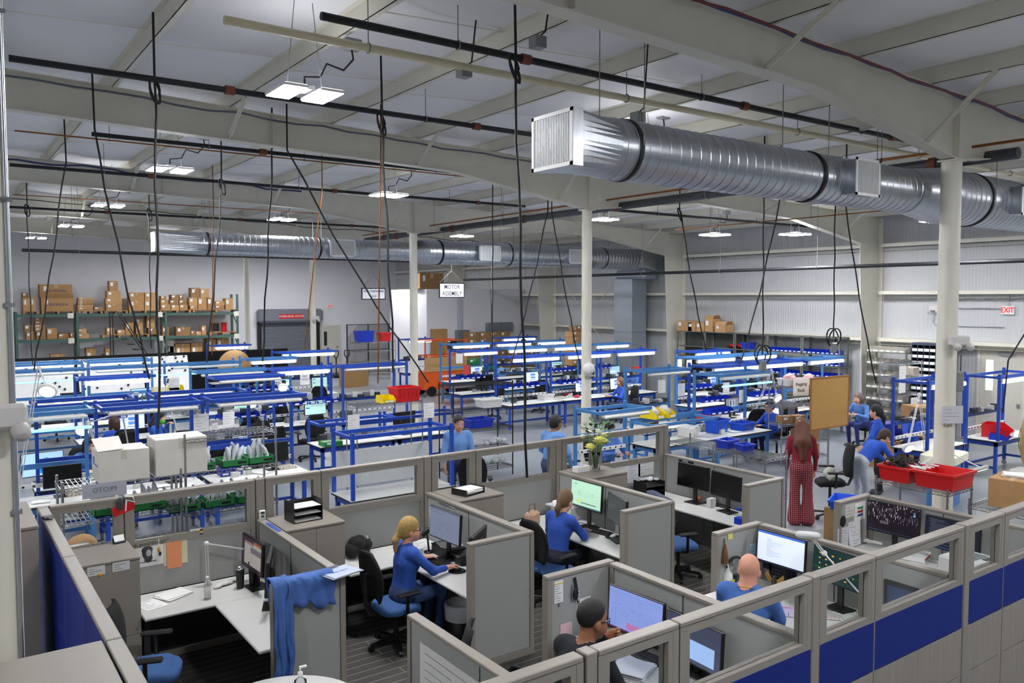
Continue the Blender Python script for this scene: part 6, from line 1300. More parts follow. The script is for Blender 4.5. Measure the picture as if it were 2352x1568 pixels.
b = B(); b.box(-.02, -.0, -1.47, .02, .03, -.53); b.box(-.3, -.25, -1.47, .3, .25, -1.45); b.obj('stand', GREY, t)
tub('white bin heaped with pink bags on the bagging rack', (15.75, 11.15, 1.812), -.3, .42, .34, .16, WHITE, 'white_tub'); tub('second white bin of pink bags on the bagging rack', (16.25, 11.0, 1.812), -.3, .36, .32, .15, WHITE, 'white_tub'); pk = mat('pink_antistatic_bag', (236, 180, 190), .35, noise=.12, nscale=20, bump=.4, bscale=40)
for i, (x, y, s_) in enumerate(((15.75, 11.15, .14), (16.25, 11.0, .11))): b = B(); b.ell((0, 0, 0), (s_*1.3, s_, s_*.8)); b.ell((.05, .02, .04), (s_*.8, s_*.8, s_*.6)); tag(b.obj('pink_bags', pk, None, (x, y, 1.96)), '%s heap of pink antistatic bags' % ['larger', 'smaller'][i], 'bags')
for i, (z, x, y) in enumerate(((.962, 15.65, 11.2), (.962, 15.98, 11.1))): carton('small brown carton on the bagging rack, %s' % ['left', 'right'][i], (x, y, z), -.3, .28, .25, .16, CARD3)
carton('open carton of papers low on the bagging rack', (16.2, 11.03, .562), -.3, .5, .4, .22, CARD, 0); carton('kraft carton printed ULINE under the bagging rack', (16.2, 11.03, .215), -.3, .5, .4, .26, CARD, 0, 0, 'carton', ('ULINE', .12, NAVY))
# ---------------- bench-top contents ----------------
def topz(i): return .802
monitor('swirl wallpaper monitor beside the left column', onz(105, 1115, .82)+Vector((0, .3, 0)), .15, .6, 'swirl', h=.36, drop=.12)
mons = [((725, 952), 'pale green screen on the test bench', 'appgreen', .05), ((1310, 895), 'black framed screen left of the middle column', 'app', .1), ((1415, 893), 'black framed screen right of the middle column', 'app', .15), ((1722, 952), 'grey document screen before the person with a hair bun', 'doc_grey', .1), ((455, 905), 'pale blue screen behind the tall blue posts', 'sky', .1), ((595, 890), 'tiled green and blue web page screen', 'tiles', .05), ((170, 930), 'left of two blank black screens in the left row', 'black', .0), ((190, 932), 'right of two blank black screens in the left row', 'black', .0), ((315, 905), 'swirl toned screen behind the pale lamp arms', 'sky', .1), ((565, 1045), 'white spreadsheet screen behind the bag trays', 'sheet', .1), ((1620, 905), 'back of a dark screen near the paper notes', 'black', PI), ((1905, 880), 'dark screen beside the bagging rack', 'doc_grey', .2), ((1135, 885), 'small dark screen below the blue rails', 'black', .3), ((880, 968), 'big dark monitor seen from behind on the chrome shelving side', 'black', PI+.1)]
for p, l, s_, r in mons: monitor(l, snap(onz(p[0], p[1], .95), m=.2), r, .54, s_, h=.33, drop=.16)
mags = [((110, 893), (90, 845), 'white ring magnifier hanging at the left edge row', 12), ((650, 888), (638, 855), 'white ring magnifier above the test bench', 18.3), ((578, 925), (590, 905), 'white ring magnifier before the person in a black chair', 17.3), ((1785, 912), (1772, 850), 'white ring magnifier over the person with a hair bun', 12.1), ((1350, 872), (1352, 845), 'white ring magnifier hanging left of the middle column', 18.4), ((2085, 1025), (2112, 905), 'big white ring magnifier by the bending person', 7.6), ((190, 985), (192, 935), 'grey headed lamp beside the person with glasses', 14.6)]
for hp_, ep, l, Y in mags:
    hpt = ony(*hp_, Y); ept = ony(*ep, Y+.1); bs = snap(Vector((hpt.x+(.35 if 'edge' not in l else -.3), Y+.35, 0))); arm_lamp(l, bs, ept, hpt, (-.25, -.75, -.6), True, WHITE)
t = arm_lamp('pale folded desk lamp arms rising above the bench centre left', (2.55, 13.75, .82), ony(280, 945, 13.9), ony(200, 972, 13.7), (0, 0, -1), False, P((205, 205, 196), .4))
arm_lamp('black microphone style arm crossing the swirl wallpaper monitor', onz(190, 1095, .82), onz(130, 1053, 1.05), onz(118, 1052, 1.1), (-1, 0, 0), False, BLACK); arm_lamp('tall white lamp arms left of the yellow bin', (4.4, 18.9, .82), ony(360, 845, 18.8), ony(372, 880, 18.6), (0, 0, -1), False); arm_lamp('pale grey lamp arms above the brown carton cart', (11.5, 6.4, 1.0), ony(2172, 1035, 6.2), ony(2250, 1072, 5.6), (0, -.5, -1), True, P((205, 205, 200), .4))
tub('tall blue tote on the bench beside the white machine', snap(onz(1608, 985, .81)), .1, .46, .36, .3, TOTEBLUE, 'blue_tote', tp=.82); tub('low blue tote on the bench before the grey document screen', snap(onz(1705, 985, .81)), .1, .5, .36, .17, TOTEBLUE, 'blue_tote')
t = thing('bench_machine', 'white bench machine with looping hoses behind the glazing', 'machine', snap(onz(1550, 995, .81)), .2); b = B(); b.box(-.22, -.16, 0, .22, .16, .22, .02); b.obj('machine_body', WHITE, t); b = B()
for k in range(3): b.tube([(.1-.06*k+.08*math.cos(a), -.18, .12+.11*math.sin(a)) for a in [j*.5 for j in range(13)]], .01, 6)
b.obj('hoses', WHITE, t); b = B(); b.lathe([(.05, 0), (.05, .12)], n=14); b.tr(Matrix.Translation((.05, -.18, .05)) @ Matrix.Rotation(PI/2, 4, 'Y')); b.obj('filter', P((214, 214, 216)), t)
hopper('left yellow bin stuffed with bagged parts', (12.1, 11.85, 1.302), .1, YELLOW, .28, .42, .2); hopper('right yellow bin stuffed with bagged parts', (12.45, 11.85, 1.302), .1, YELLOW, .24, .42, .18)
for i, x in enumerate((12.1, 12.45)): b = B(); b.ell((0, 0, 0), (.14, .16, .1)); b.ell((.03, .04, .06), (.1, .1, .07)); tag(b.obj('clear_bag', PLASTIC, None, (x, 11.85, 1.42)), 'clear bag bulging out of the %s yellow bin' % ['left', 'right'][i], 'bag')
hopper('yellow bin on the wire shelf left of the tall posts', onz(405, 905, 1.4), 0, YELLOW, .3, .35, .22); hopper('cream bin beside the yellow bin on the wire shelf', onz(378, 905, 1.4)-Vector((.1, 0, 0)), 0, P((232, 226, 190)), .34, .3, .18)
wire_shelf('chrome shelf unit under the yellow and cream bins', onz(378, 905, 1.4).x-.5, onz(405, 905, 1.4).y-.25, 1.3, .6, (.4, .9, 1.39), 1.45, pitch=.05)
tub('white tub at the left end of the bench by the middle column', snap(onz(1245, 915, .81)), .1, .42, .32, .16, WHITE, 'white_tub'); egg_tray('cream pulp tray with parts beside the white tub', snap(onz(1285, 912, .81)), .3, 1)
for i, (x, y, m_, l) in enumerate(((1303, 908, RED, 'red pouch lying right of the pulp tray'), (1325, 912, P((190, 40, 60)), 'crimson pouch lying nearest the middle column'))): b = B(); b.ell((0, 0, .03), (.12, .09, .04)); tag(b.obj('pouch', m_, None, onz(x, y, .81)), l, 'pouch')
carton('green and white box on the low bench end', snap(onz(762, 1022, .81)), .05, .4, .3, .09, GREEN, 1); t = thing('label_printer', 'grey label printer on the test bench', 'printer', snap(onz(778, 955, .81))); b = B(); b.box(-.13, -.13, 0, .13, .13, .2, .03); b.obj('printer_body', DGREY, t)
keyboard('black keyboard on a blue tray below the pale green screen', onz(728, 947, .82), .05)
hopper('red bin on edge left of the pale green screen', snap(onz(682, 940, .81)), .1, RED, .25, .3, .2); hopper('red bin behind the looped ring lamp near the middle column', snap(onz(1345, 880, .81)), 0, RED, .3, .3, .18); hopper('orange red bin on the rail right of the middle column', onz(1466, 853, 1.35), 0, P((226, 60, 36)), .3, .3, .15); hopper('red bin between the white machine and blue tote', snap(onz(1580, 955, .81)), .3, RED, .36, .36, .22); hopper('large red bin on the right four-post bench', (18.6, 7.95, .802), .2, RED, .5, .5, .28); hopper('blue bin on the upright of the right four-post bench', (18.25, 7.75, .802), .2, BINBLUE, .3, .35, .13)
rd = random.Random(21); k = 0
for (i, n_) in ((10, 8), (21, 5), (22, 6), (23, 5), (27, 6), (28, 5), (33, 5), (34, 5), (36, 5), (5, 4), (6, 5), (18, 4), (40, 4), (2, 2)):
    o = BL[i]; short = SHORT[i]
    for j in range(n_):
        hopper('%s blue bin from the left on the %s' % (ORD[j], short), (o.location.x+.3+.2*j, o.location.y-.22, 1.22 if i != 2 else .81), 0, BINBLUE, .16, .24, .13); k += 1
for i, (px, py, Y, l) in enumerate(((700, 855, 19.0, 'white TEST STATION sheet hanging above the test bench'), (525, 945, 17.2, 'white sheet taped over the bench left of the black chair'), (400, 868, 21.0, 'upper white sheet hanging on the left row post'), (400, 890, 21.0, 'lower white sheet hanging on the left row post'), (1055, 812, 21.2, 'white sheet hanging from the lamp above the red poster'), (1072, 838, 21.3, 'red and white poster hanging from the blue post'), (1175, 785, 27.6, 'white sheet hanging from the far blue lamp'), (1520, 872, 13.0, 'white sheet hanging over the yellow bins'), (1565, 880, 13.0, 'narrow white sheet on the post right of the yellow bins'), (1668, 878, 13.2, 'long white sheet on the post of the outlet box bench'), (1560, 825, 17.4, 'left notice sheet on the blue framed board'), (1583, 826, 17.3, 'right notice sheet on the blue framed board'), (1705, 895, 12.1, 'green and pink note card over the bench'), (462, 950, 13.7, 'folded clear sheet hanging at the end of the lamp'), (812, 952, 14.08, 'white sign on the chrome shelving post'), (985, 925, 14.08, 'white sign at the right end of the chrome shelving'), (240, 1108, 9.26, 'grey plastic sign reading PROTO backwards on the chrome shelving'))):
    c = ony(px, py, Y); g_ = 'grey plastic' in l; m_ = P((176, 180, 190), .3) if g_ else (P((190, 60, 50)) if 'red and' in l else PAPER)
    t = sheet(l, c, 0, .24 if not g_ else .42, .3 if not g_ else .15, m_, 0 if g_ else 5, 'hung_sheet', 'paper', 'y')
    if g_: o = text('PROTO', .07, P((120, 124, 134)), t, (0, -.006, -.07)); o.scale.x = -1
    if 'TEST' in l: text('TEST', .06, INK, t, (0, -.008, -.1)); text('STATION', .05, INK, t, (0, -.008, -.17))
for i in range(16):
    o = BL[WI := [0, 1, 2, 3, 5, 6, 10, 13, 14, 22, 23, 24, 31, 33, 39, 40][i]]; px = o.location.x+(.9 if o.rotation_euler.z == 0 else -.8); sy = -.42 if o.rotation_euler.z == 0 else .42
    paper_stack('loose work papers on the '+SHORT[WI], (px, o.location.y+sy, .803), .2*i, 3)
for i in range(26):
    o = BL[WI := [0, 2, 5, 6, 7, 10, 12, 13, 14, 17, 18, 21, 22, 23, 24, 26, 27, 28, 32, 33, 34, 35, 36, 37, 38, 40][i]]; px = o.location.x+.45+.1*(i % 4); b = B(); rd2 = random.Random(i)
    for j in range(4): b.cb(rd2.uniform(-.2, .2), rd2.uniform(-.1, .1), 0, .06+.08*rd2.random(), .06, .04+.09*rd2.random(), .004)
    tag(b.obj('test_gear', [P((56, 60, 66)), P((210, 212, 208)), P((120, 124, 130))][i % 3], None, (px, o.location.y-.3, .803), .3*i), 'small heap of test fittings on the '+SHORT[WI], 'gear', kind='stuff')

for i, (bi, st) in enumerate(((0, 'black'), (1, 'doc_grey'), (2, 'black'), (4, 'sky'), (5, 'app'), (7, 'tiles'), (13, 'sky'), (14, 'black'), (17, 'appgreen'), (21, 'black'), (26, 'app'), (28, 'sky'), (29, 'app'), (31, 'tiles'), (33, 'black'), (35, 'doc_grey'), (37, 'black'), (38, 'app'))):
    q = benches[bi]; s = 1 if q[5] == 0 else -1; monitor('screen standing at the right end of the '+SHORT[bi], ((q[1]-.4), q[2]-s*.3, .802), 0 if s > 0 else PI, .5, st, h=.31, drop=.16)
for bi in (1, 4, 5, 6, 7, 8, 10, 11, 13, 17, 18, 20, 21, 22, 23, 24, 26, 27, 28, 30, 32, 33, 34, 36, 37, 38, 41, 42):
    q = benches[bi]; s = 1 if q[5] == 0 else -1; hh = q[6].get('h', .8); b = B(); rd2 = random.Random(bi*3)
    b.box(0, -.14, .0, q[1]-q[0]-.5, .0, .012); 
    for j in range(7): b.mt(j % 3).box(.03+.16*j, -.13, .012, .12+.16*j+rd2.random()*.05, -.02, .04+.12*rd2.random())
    tag(b.obj('parts_shelf', [P((40, 44, 54)), P((96, 100, 106)), P((190, 192, 196))], None, (q[0]+.2 if s > 0 else q[0]+.2, q[2]-.03 if s > 0 else q[2]+.2, hh+.5 if 'rail' not in q[6] else hh+.002)), 'narrow shelf of instruments along the '+SHORT[bi], 'instrument shelf', kind='stuff')
# ================= chairs and people on the floor =================
def at(px, py, z): v = onz(px, py, z); return Vector((v.x, v.y, 0))
SKY = (104, 146, 206)
def sitter(label, px, py, rz, ch=None, z=1.38, fix=None, **kw):
    L = fix or at(px, py, z); sc = 1.05
    if ch: chair(ch, L-Vector((math.cos(rz)*.08, math.sin(rz)*.08, 0)), rz+PI/2, 'black')
    return person(label, L, rz, res=kw.pop('res', .016), **kw)
WD = dict(lh=(.42, .12, .8), rh=(.42, -.12, .8))
sitter('person with a dark bob and glasses in a blue shirt facing the camera', 200, 1000, -PI/2+.1, 'black chair behind the person with a dark bob and glasses', shirt=(72, 112, 190), hair='bob', hairc=(20, 18, 20), skin=(226, 180, 160), glasses=(30, 30, 30), hp=.3, res=.011, **WD)
sitter('person with a brown bob seen from behind at the left bench', 268, 957, PI/2+.3, 'black chair behind the person with a brown bob', shirt=(44, 84, 186), hair='bob', hairc=(70, 44, 34), res=.012, **WD)
sitter('person in a green face mask holding a wooden stick', 352, 945, -.5, None, shirt=(60, 104, 196), hair='wavy', hairc=(24, 20, 20), mask=(90, 190, 60), hp=.2, res=.011, lh=(.2, .3, 1.02), rh=(.4, -.12, .7))
sitter('person with grey hair leaning back into a black chair', 580, 935, PI/2+.1, 'wide black chair with a grey-haired person in it', shirt=(30, 30, 34), hair='bob', hairc=(76, 74, 76), **WD)
person('person in a blue shirt standing at the white harness boards', at(240, 819, 1.7), PI/2, 'stand', shirt=(60, 104, 184), hair='short', res=.018, lh=(.35, .15, 1.2), rh=(.3, -.2, 1.2), fem=False)
person('person in a light blue shirt standing behind the blue frame, facing the camera', at(1049, 959, 1.74), -PI/2-.25, 'stand', shirt=SKY, pants=(60, 70, 100), hair='short', hairc=(20, 18, 18), skin=(196, 146, 116), res=.011, fem=False, sleeve=.8, glasses=(30, 30, 30))
person('person in a pale blue shirt walking right behind the glazing', at(1266, 963, 1.74), .2, 'stand', shirt=SKY, pants=(60, 70, 100), hair='short', hairc=(16, 15, 16), skin=(150, 104, 80), res=.011, fem=False, glasses=(20, 20, 20), lh=(.25, .2, .95), rh=(.2, -.26, .9))
sitter('person half hidden behind the flower vase', 1392, 964, -PI/2, 'black chair beside the person behind the flowers', z=1.42, shirt=(80, 120, 190), hair='short', hairc=(16, 15, 16), skin=(170, 116, 90), fem=False, res=.013, **WD)
sitter('person with long fair hair working at the bench right of the column', 1432, 866, PI-.3, 'black chair right of the person with long fair hair', shirt=(44, 84, 190), hair='long', hairc=(130, 96, 64), **WD)
sitter('distant person in a blue shirt behind the round white sensor', 1470, 815, PI, None, fix=Vector((19.9, 20.3, 0)), shirt=(80, 124, 196), hair='short', hairc=(60, 40, 30), fem=False, **WD)
sitter('distant person in a light shirt near the red paddle', 1155, 828, PI/2, None, shirt=(120, 164, 220), hair='short', fem=False, **WD)
sitter('person with a hair bun and clip working at the steel-blue bench', 1777, 913, PI-.25, None, z=1.45, shirt=(44, 88, 200), pants=(36, 44, 90), hair='bun', hairc=(40, 28, 26), glasses=(40, 40, 40), res=.012, clip=True, **WD)
c0 = at(1777, 913, 1.45); chair('black stool chair draped with a grey knitted cardigan', c0+Vector((.12, -.02, 0)), PI-.25+PI/2, 'stool')
kn = mat('grey_knit', (128, 134, 148), .95, noise=.5, nscale=60, stretch=(6, 6, .8)); t = thing('cardigan', 'grey knitted cardigan hung over the stool chair back', 'cardigan', c0+Vector((.12, -.02, 0)), PI-.25+PI/2); b = B(); cloth(b, -.28, .28, [(.2, .8), (.22, 1.1), (.26, 1.3), (.32, 1.36), (.4, 1.3), (.42, 1.0), (.43, .6)], 14, .02); o = b.obj('knit_cloth', kn, t); so = o.modifiers.new('s', 'SOLIDIFY'); so.thickness = .015
sitter('person with curly grey hair in blue overalls at the far right bench', 1985, 893, PI-.1, 'black high-back chair behind the person in overalls', z=1.45, shirt=(84, 124, 190), pants=(34, 48, 110), hair='frizz', hairc=(120, 104, 100), lean=.3, fem=False, res=.014, **WD)
person('person with a long black ponytail standing with their back to the camera', at(2022, 945, 1.6), PI/2+.4, 'stand', shirt=(48, 92, 200), pants=(26, 26, 30), hair='longpony', hairc=(18, 17, 19), res=.011, sc=1.0, lh=(.25, .35, .95), rh=(.2, -.2, .95), lean=.08)
L = at(1960, 1150, 0)-Vector((0, 0, 0)); L = Vector((13.1, 7.85, 0))
person('person with a brown ponytail bending forward in a blue sweater and pale jeans', L, -.35, 'stand', shirt=(44, 88, 196), pants=(176, 182, 196), hair='pony', hairc=(64, 42, 34), skin=(214, 160, 130), res=.011, bend=.75, lh=(.75, .14, .82), rh=(.75, -.14, .82), sleeve=.8, sc=1.0, legs=[((.06, .1, .48), (.0, .1, .09)), ((.1, -.1, .48), (.04, -.1, .09))], shoes=(200, 200, 204))
sitter('person with tied dark hair looking down at a part in their hands', 2093, 928, -PI/2-.5, 'black chair beside the person looking down', z=1.45, shirt=(48, 90, 196), hair='pony', hairc=(22, 20, 24), hp=.5, res=.012, sleeve=.4, **WD)
person('person with long auburn hair in a red sweater and polka dot trousers', Vector((11.75, 8.05, 0)), .75, 'stand', shirt=(120, 20, 36), pants=(112, 22, 34), hair='long', hairc=(104, 54, 30), res=.0095, dots=True, flare=True, shoes=(196, 160, 120), sc=1.03, clip=True)
for px, py, rz, l, k in ((1905, 1188, PI/2+2.4, 'black high-back chair in the aisle with a pale boxing glove', 'stool'), (430, 1105, 2.8, 'black chair behind the bag trays, left', 'black'), (590, 1085, 2.9, 'black chair behind the bag trays, right', 'black'), (1085, 1185, 2.6, 'black chair just behind the narrow glazing', 'black'), (1300, 1130, 1.4, 'black chair behind the person in a pale blue shirt', 'black'), (805, 1000, 2.0, 'black chair beside the low blue bench', 'black'), (130, 1010, .6, 'dark chair under the left benches', 'black')):
    chair(l, at(px, py, .0), rz, k)
t = thing('boxing_glove', 'pale green padded glove resting on the aisle chair', 'glove', at(1905, 1188, 0)+Vector((.05, .05, .66)), .6); b = B(); b.ell((0, 0, .1), (.1, .1, .11)); b.tube([(0, 0, .08), (-.1, -.05, .02), (-.18, -.08, .0)], [.08, .07, .08], 10); b.obj('glove_body', P((188, 200, 184), .6), t)
# ================= pallet racking =================
RY = 42.3
rx = [ony(x, 760, RY).x for x in (30, 170, 372, 545)]
for i in range(3):
    a, c = rx[i]+.1, rx[i+1]-.0; t = thing('pallet_rack', '%s bay of green pallet racking on the far wall' % ['left', 'middle', 'right'][i], 'rack', (a, 41.9, 0))
    for xx in ((0, c-a-.1) if i == 2 else (0,)):
        for yy in (0, .95): b = B(); b.box(xx-.05, yy-.04, 0, xx+.05, yy+.04, 4.0 if xx > 1 else 3.2); b.obj('upright', RACKG, t)
        for zz in (.4, 1.4, 2.4): b = B(); b.bar((xx, 0, zz), (xx, .95, zz+.7), .04); b.obj('lattice_bar', RACKG, t)
    for zz in (1.93, 3.08):
        for yy in (0, .95): b = B(); b.box(.05, yy-.03, zz-.12, c-a-.15, yy+.03, zz); b.obj('load_beam', RACKG, t)
        b = B(); b.box(.05, .0, zz-.02, c-a-.15, .95, zz); b.obj('deck', GREY, t)
    for zz in (1.9, 3.05): b = B(); b.box(c-a-.3, -.06, zz-.16, c-a-.05, -.05, zz+.08); b.obj('load_sign', P((216, 214, 204)), t)
def boxes(lst, ox, oy, s, Y, zb, tier, rnd, m0=CARD, dpt=.5):
    """cartons measured as rectangles; each gets its own depth, standing on whatever is below it"""
    rd = random.Random(rnd); out = []
    R = []
    for (x0, y0, x1, y1) in lst: a = ony(ox+x0/s, oy+y0/s, Y); c = ony(ox+x1/s, oy+y1/s, Y); R.append([a.x, c.z, c.x, a.z])
    R.sort(key=lambda r: (r[0]+r[2])/2); N = len(R)
    for k, r in enumerate(R): r.append(k)
    done = []
    for r in sorted(R, key=lambda r: r[1]):
        w_ = max(.12, r[2]-r[0]-.012); h_ = max(.06, r[3]-r[1]); cx = (r[0]+r[2])/2; base = zb
        for q in done:
            ov = min(q[2], r[2])-max(q[0], r[0])
            if ov > .04 and q[3] <= r[1]+h_*.6: base = max(base, q[3])
        top = base+max(.06, r[3]-base) if r[3]-base > .06 else base+h_
        h_ = min(h_*1.25, max(.08, top-base)); r2_ = [r[0], base, r[2], base+h_]; done.append(r2_)
        k = r[4]; m = [CARD, CARD2, CARD3][rd.randrange(3)] if m0 == CARD else m0
        carton('%s carton from the left on the %s' % (ORD[k], tier) if N > 1 else 'carton on the '+tier, (cx, Y+.25, base+.001), 0, w_, dpt, h_, m, 1)
def pallets(xs, ox, oy, s, Y, z, tier):
    for k, (x0, x1) in enumerate(xs):
        a = ony(ox+x0/s, oy+340/s, Y).x; c = ony(ox+x1/s, oy+340/s, Y).x; t = thing('pallet', '%s wooden pallet from the left on the %s' % (ORD[k], tier), 'pallet', (a, Y-.15, z)); w_ = c-a
        b = B()
        for j in range(6): b.box(0, .02+j*.15, .1, w_, .12+j*.15, .125)
        b.obj('deck_boards', WOOD, t); b = B()
        for j in range(3): b.box((w_-.08)*j/2, 0, 0, (w_-.08)*j/2+.08, .9, .1)
        b.obj('stringers', WOOD, t)
pallets([(45, 175), (205, 485), (520, 725), (745, 940), (955, 1230), (1245, 1480), (1500, 1890)], 40, 620, 3.733, RY, 3.09, 'top rack level')
pallets([(720, 1005), (1020, 1200), (1640, 1870)], 40, 620, 3.733, RY, 1.94, 'middle rack level')
s1 = 3.733
T1 = [[45, 240, 112, 335], [115, 235, 158, 335], [40, 195, 102, 240], [520, 237, 650, 250], [517, 252, 652, 264], [517, 266, 652, 278], [515, 280, 652, 292], [515, 294, 652, 308], [515, 310, 650, 333], [655, 308, 735, 333], [785, 93, 865, 180], [765, 180, 887, 243], [755, 243, 898, 287], [760, 287, 897, 332], [955, 192, 1090, 260], [955, 260, 1088, 328], [1092, 192, 1195, 260], [1090, 260, 1195, 328]]
boxes(T1, 40, 620, s1, RY, 3.216, 'top level of the left and middle racks', 1)
T2 = [[110, 222, 158, 252], [108, 257, 178, 290], [110, 292, 195, 330], [197, 212, 265, 258], [267, 212, 312, 258], [185, 258, 262, 292], [264, 258, 335, 292], [198, 292, 267, 328], [270, 292, 340, 328], [367, 152, 445, 235], [447, 160, 525, 235], [350, 237, 425, 297], [427, 235, 505, 325], [507, 235, 572, 320], [360, 298, 425, 327], [575, 262, 660, 290], [575, 292, 655, 320], [662, 242, 730, 318]]
boxes(T2, 340, 620, s1, RY, 3.216, 'top level of the right rack', 2)
for i, (r, z) in enumerate((((200, 220, 480, 335), 3.216), ((187, 100, 470, 218), 0))):
    a = ony(40+r[0]/s1, 620+r[1]/s1, RY); c = ony(40+r[2]/s1, 620+r[3]/s1, RY); h_ = a.z-c.z; zz = 3.216 if i == 0 else 3.216+h0
    h0 = h_; carton('%s large open carton printed DELFINGEN on the racking' % ['lower', 'upper'][i], ((a.x+c.x)/2, RY+.3, zz), 0, c.x-a.x, .7, h_-.02, CARD, 1, 1 if i == 0 else 0, 'carton', ('DELFINGEN', .16, NAVY))
M1 = [[58, 470, 133, 530], [75, 533, 138, 587], [147, 410, 235, 440], [147, 440, 237, 470], [147, 470, 235, 497], [147, 498, 247, 527], [160, 527, 247, 583], [250, 497, 343, 580], [347, 545, 445, 578], [449, 535, 488, 573], [515, 503, 593, 540], [515, 540, 617, 570]]
boxes(M1, 40, 620, s1, RY, 1.935, 'middle level of the left racks', 3)
M2 = [[763, 490, 830, 538], [855, 495, 923, 525], [925, 452, 997, 535], [1015, 415, 1077, 475], [1015, 475, 1080, 530], [1107, 388, 1183, 425], [1107, 425, 1180, 482], [1122, 485, 1197, 525]]
boxes(M2, 40, 620, s1, RY, 2.066, 'pallets of the middle rack level', 4)
M3 = [[122, 487, 182, 550], [240, 490, 365, 550], [367, 517, 410, 547], [412, 520, 455, 545], [460, 477, 500, 545]]
boxes(M3, 340, 620, s1, RY, 1.935, 'middle level of the right rack', 5)
for px0, px1, m_, l in ((550, 627, BLACK, 'black wire spool on the racking pallet'), (640, 692, RED, 'red wire spool on the racking pallet')):
    a = ony(340+px0/s1, 750, RY).x; c = ony(340+px1/s1, 750, RY).x; r_ = (c-a)/2; t = thing('wire_spool', l, 'spool', ((a+c)/2, RY+.3, 2.067)); b = B(); b.lathe([(r_, 0), (r_, .03)], n=20); b.obj('lower_flange', CARD2 if m_ == BLACK else m_, t); b = B(); b.lathe([(r_*.85, .03), (r_*.85, .45)], n=20); b.obj('wire_winding', m_, t); b = B(); b.lathe([(r_, .45), (r_, .48), (0, .48)], n=20); b.obj('upper_flange', CARD2 if m_ == BLACK else m_, t)
G1 = [[588, 673, 672, 728], [753, 672, 803, 725], [283, 725, 403, 742]]
for i, r in enumerate(G1):
    a = ony(40+r[0]/s1, 620+r[1]/s1, RY); c = ony(40+r[2]/s1, 620+r[3]/s1, RY); carton('%s carton low in the racking above the black wall' % ['middle', 'tall', 'flat'][i], ((a.x+c.x)/2, RY+.2, .02), 0, c.x-a.x, .5, a.z, CARD, 1)
for i, r in enumerate([[130, 602, 223, 655], [135, 655, 230, 708], [232, 632, 363, 705], [368, 625, 470, 690], [505, 590, 583, 625], [588, 585, 697, 625]]):
    a = ony(340+r[0]/s1, 620+r[1]/s1, RY); c = ony(340+r[2]/s1, 620+r[3]/s1, RY); zb = [1.0, .55, .0, .0, .9, .9][i]; carton(['upper white banker box low in the right rack', 'lower white banker box low in the right rack', 'wide brown carton low in the right rack', 'brown carton with a blue panel low in the right rack', 'left blue banded carton high in the lowest rack level', 'right blue banded carton high in the lowest rack level'][i], ((a.x+c.x)/2, RY+.25, zb), 0, c.x-a.x-.02, .5, a.z-zb, WCARD if i < 2 else CARD, 1)
    if i == 1: carton('carton supporting the banker boxes in the right rack', ((a.x+c.x)/2, RY+.25, 0), 0, .6, .5, .54, CARD3, 0)
    if i > 3: carton('carton supporting the %s blue banded carton' % ['left', 'right'][i-4], ((a.x+c.x)/2, RY+.25, 0), 0, .6, .5, .89, CARD3, 0)
t = thing('rolling_ladder', 'dark rolling step ladder before the racking', 'ladder', (0, 0, 0)); la = [ony(x, y, 40.5) for x, y in ((258, 716), (262, 812), (275, 716), (345, 812))]
for p, q in ((la[0], Vector((la[0].x, 40.5, 0))), (la[0]+Vector((0, .7, 0)), Vector((la[0].x, 41.2, 0))), (la[2], Vector((la[2].x+1.8, 40.5, .0))), (la[2]+Vector((0, .7, 0)), Vector((la[2].x+1.8, 41.2, 0))), (la[0], la[2]), (la[0]+Vector((0, .7, 0)), la[2]+Vector((0, .7, 0)))): b = B(); b.tube([p, q], .025, 6); b.obj('rail', BLACK, t)
for k in range(7): x = la[2].x+.25+.22*k; z = 1.9-.25*k; b = B(); b.box(x-.1, 40.5, z, x+.12, 41.2, z+.03); b.obj('tread', BLACK, t)
b = B(); b.box(1.0, 31.0, 0, 11.4, 31.1, 1.82); tag(b.obj('black_screen_wall', BLACKF), 'long black screen wall before the racking', 'screen')
for i, (a, c) in enumerate(((1.6, 3.3), (3.35, 5.1), (5.15, 6.4))):
    t = thing('harness_board', '%s white harness board with black pegs in the left rows' % ['left', 'middle', 'right'][i], 'board', ((a+c)/2, 26.0, 0)); w_ = (c-a)/2-.02
    b = B(); b.add([(-w_, -.5, .85), (w_, -.5, .85), (w_, 0, 2.05), (-w_, 0, 2.05), (-w_, -.46, .85), (w_, -.46, .85), (w_, .04, 2.05), (-w_, .04, 2.05)], [(0, 1, 2, 3), (7, 6, 5, 4), (2, 6, 7, 3), (0, 4, 5, 1), (0, 3, 7, 4), (1, 5, 6, 2)]); b.obj('board_face', WHITE, t); b = B(); rd = random.Random(i)
    for k in range(22): u, v = rd.uniform(-.9, .9)*w_, rd.random()**.8; b.cb(u, -.5+.5*v-.03, .85+1.2*v, .05, .05, .05)
    o = b.obj('pegs', BLACK, t); o['kind'] = 'stuff'
    for s in (-1, 1): b = B(); b.box(s*w_*.9-.03, -.03, 0, s*w_*.9+.03, .03, 1.95); b.obj('board_leg', STEEL, t)
t = thing('cardboard_disc', 'big round brown cardboard reel side on the far bench', 'reel', (8.75, 29.1, .8)); b = B(); b.lathe([(.58, -.03), (.58, .03), (0, .03)], n=32); b.lathe([(0, -.03), (.58, -.03)], n=32); b.tr(Matrix.Translation((0, 0, .58)) @ Matrix.Rotation(PI/2, 4, 'X')); b.obj('disc', CARD2, t)
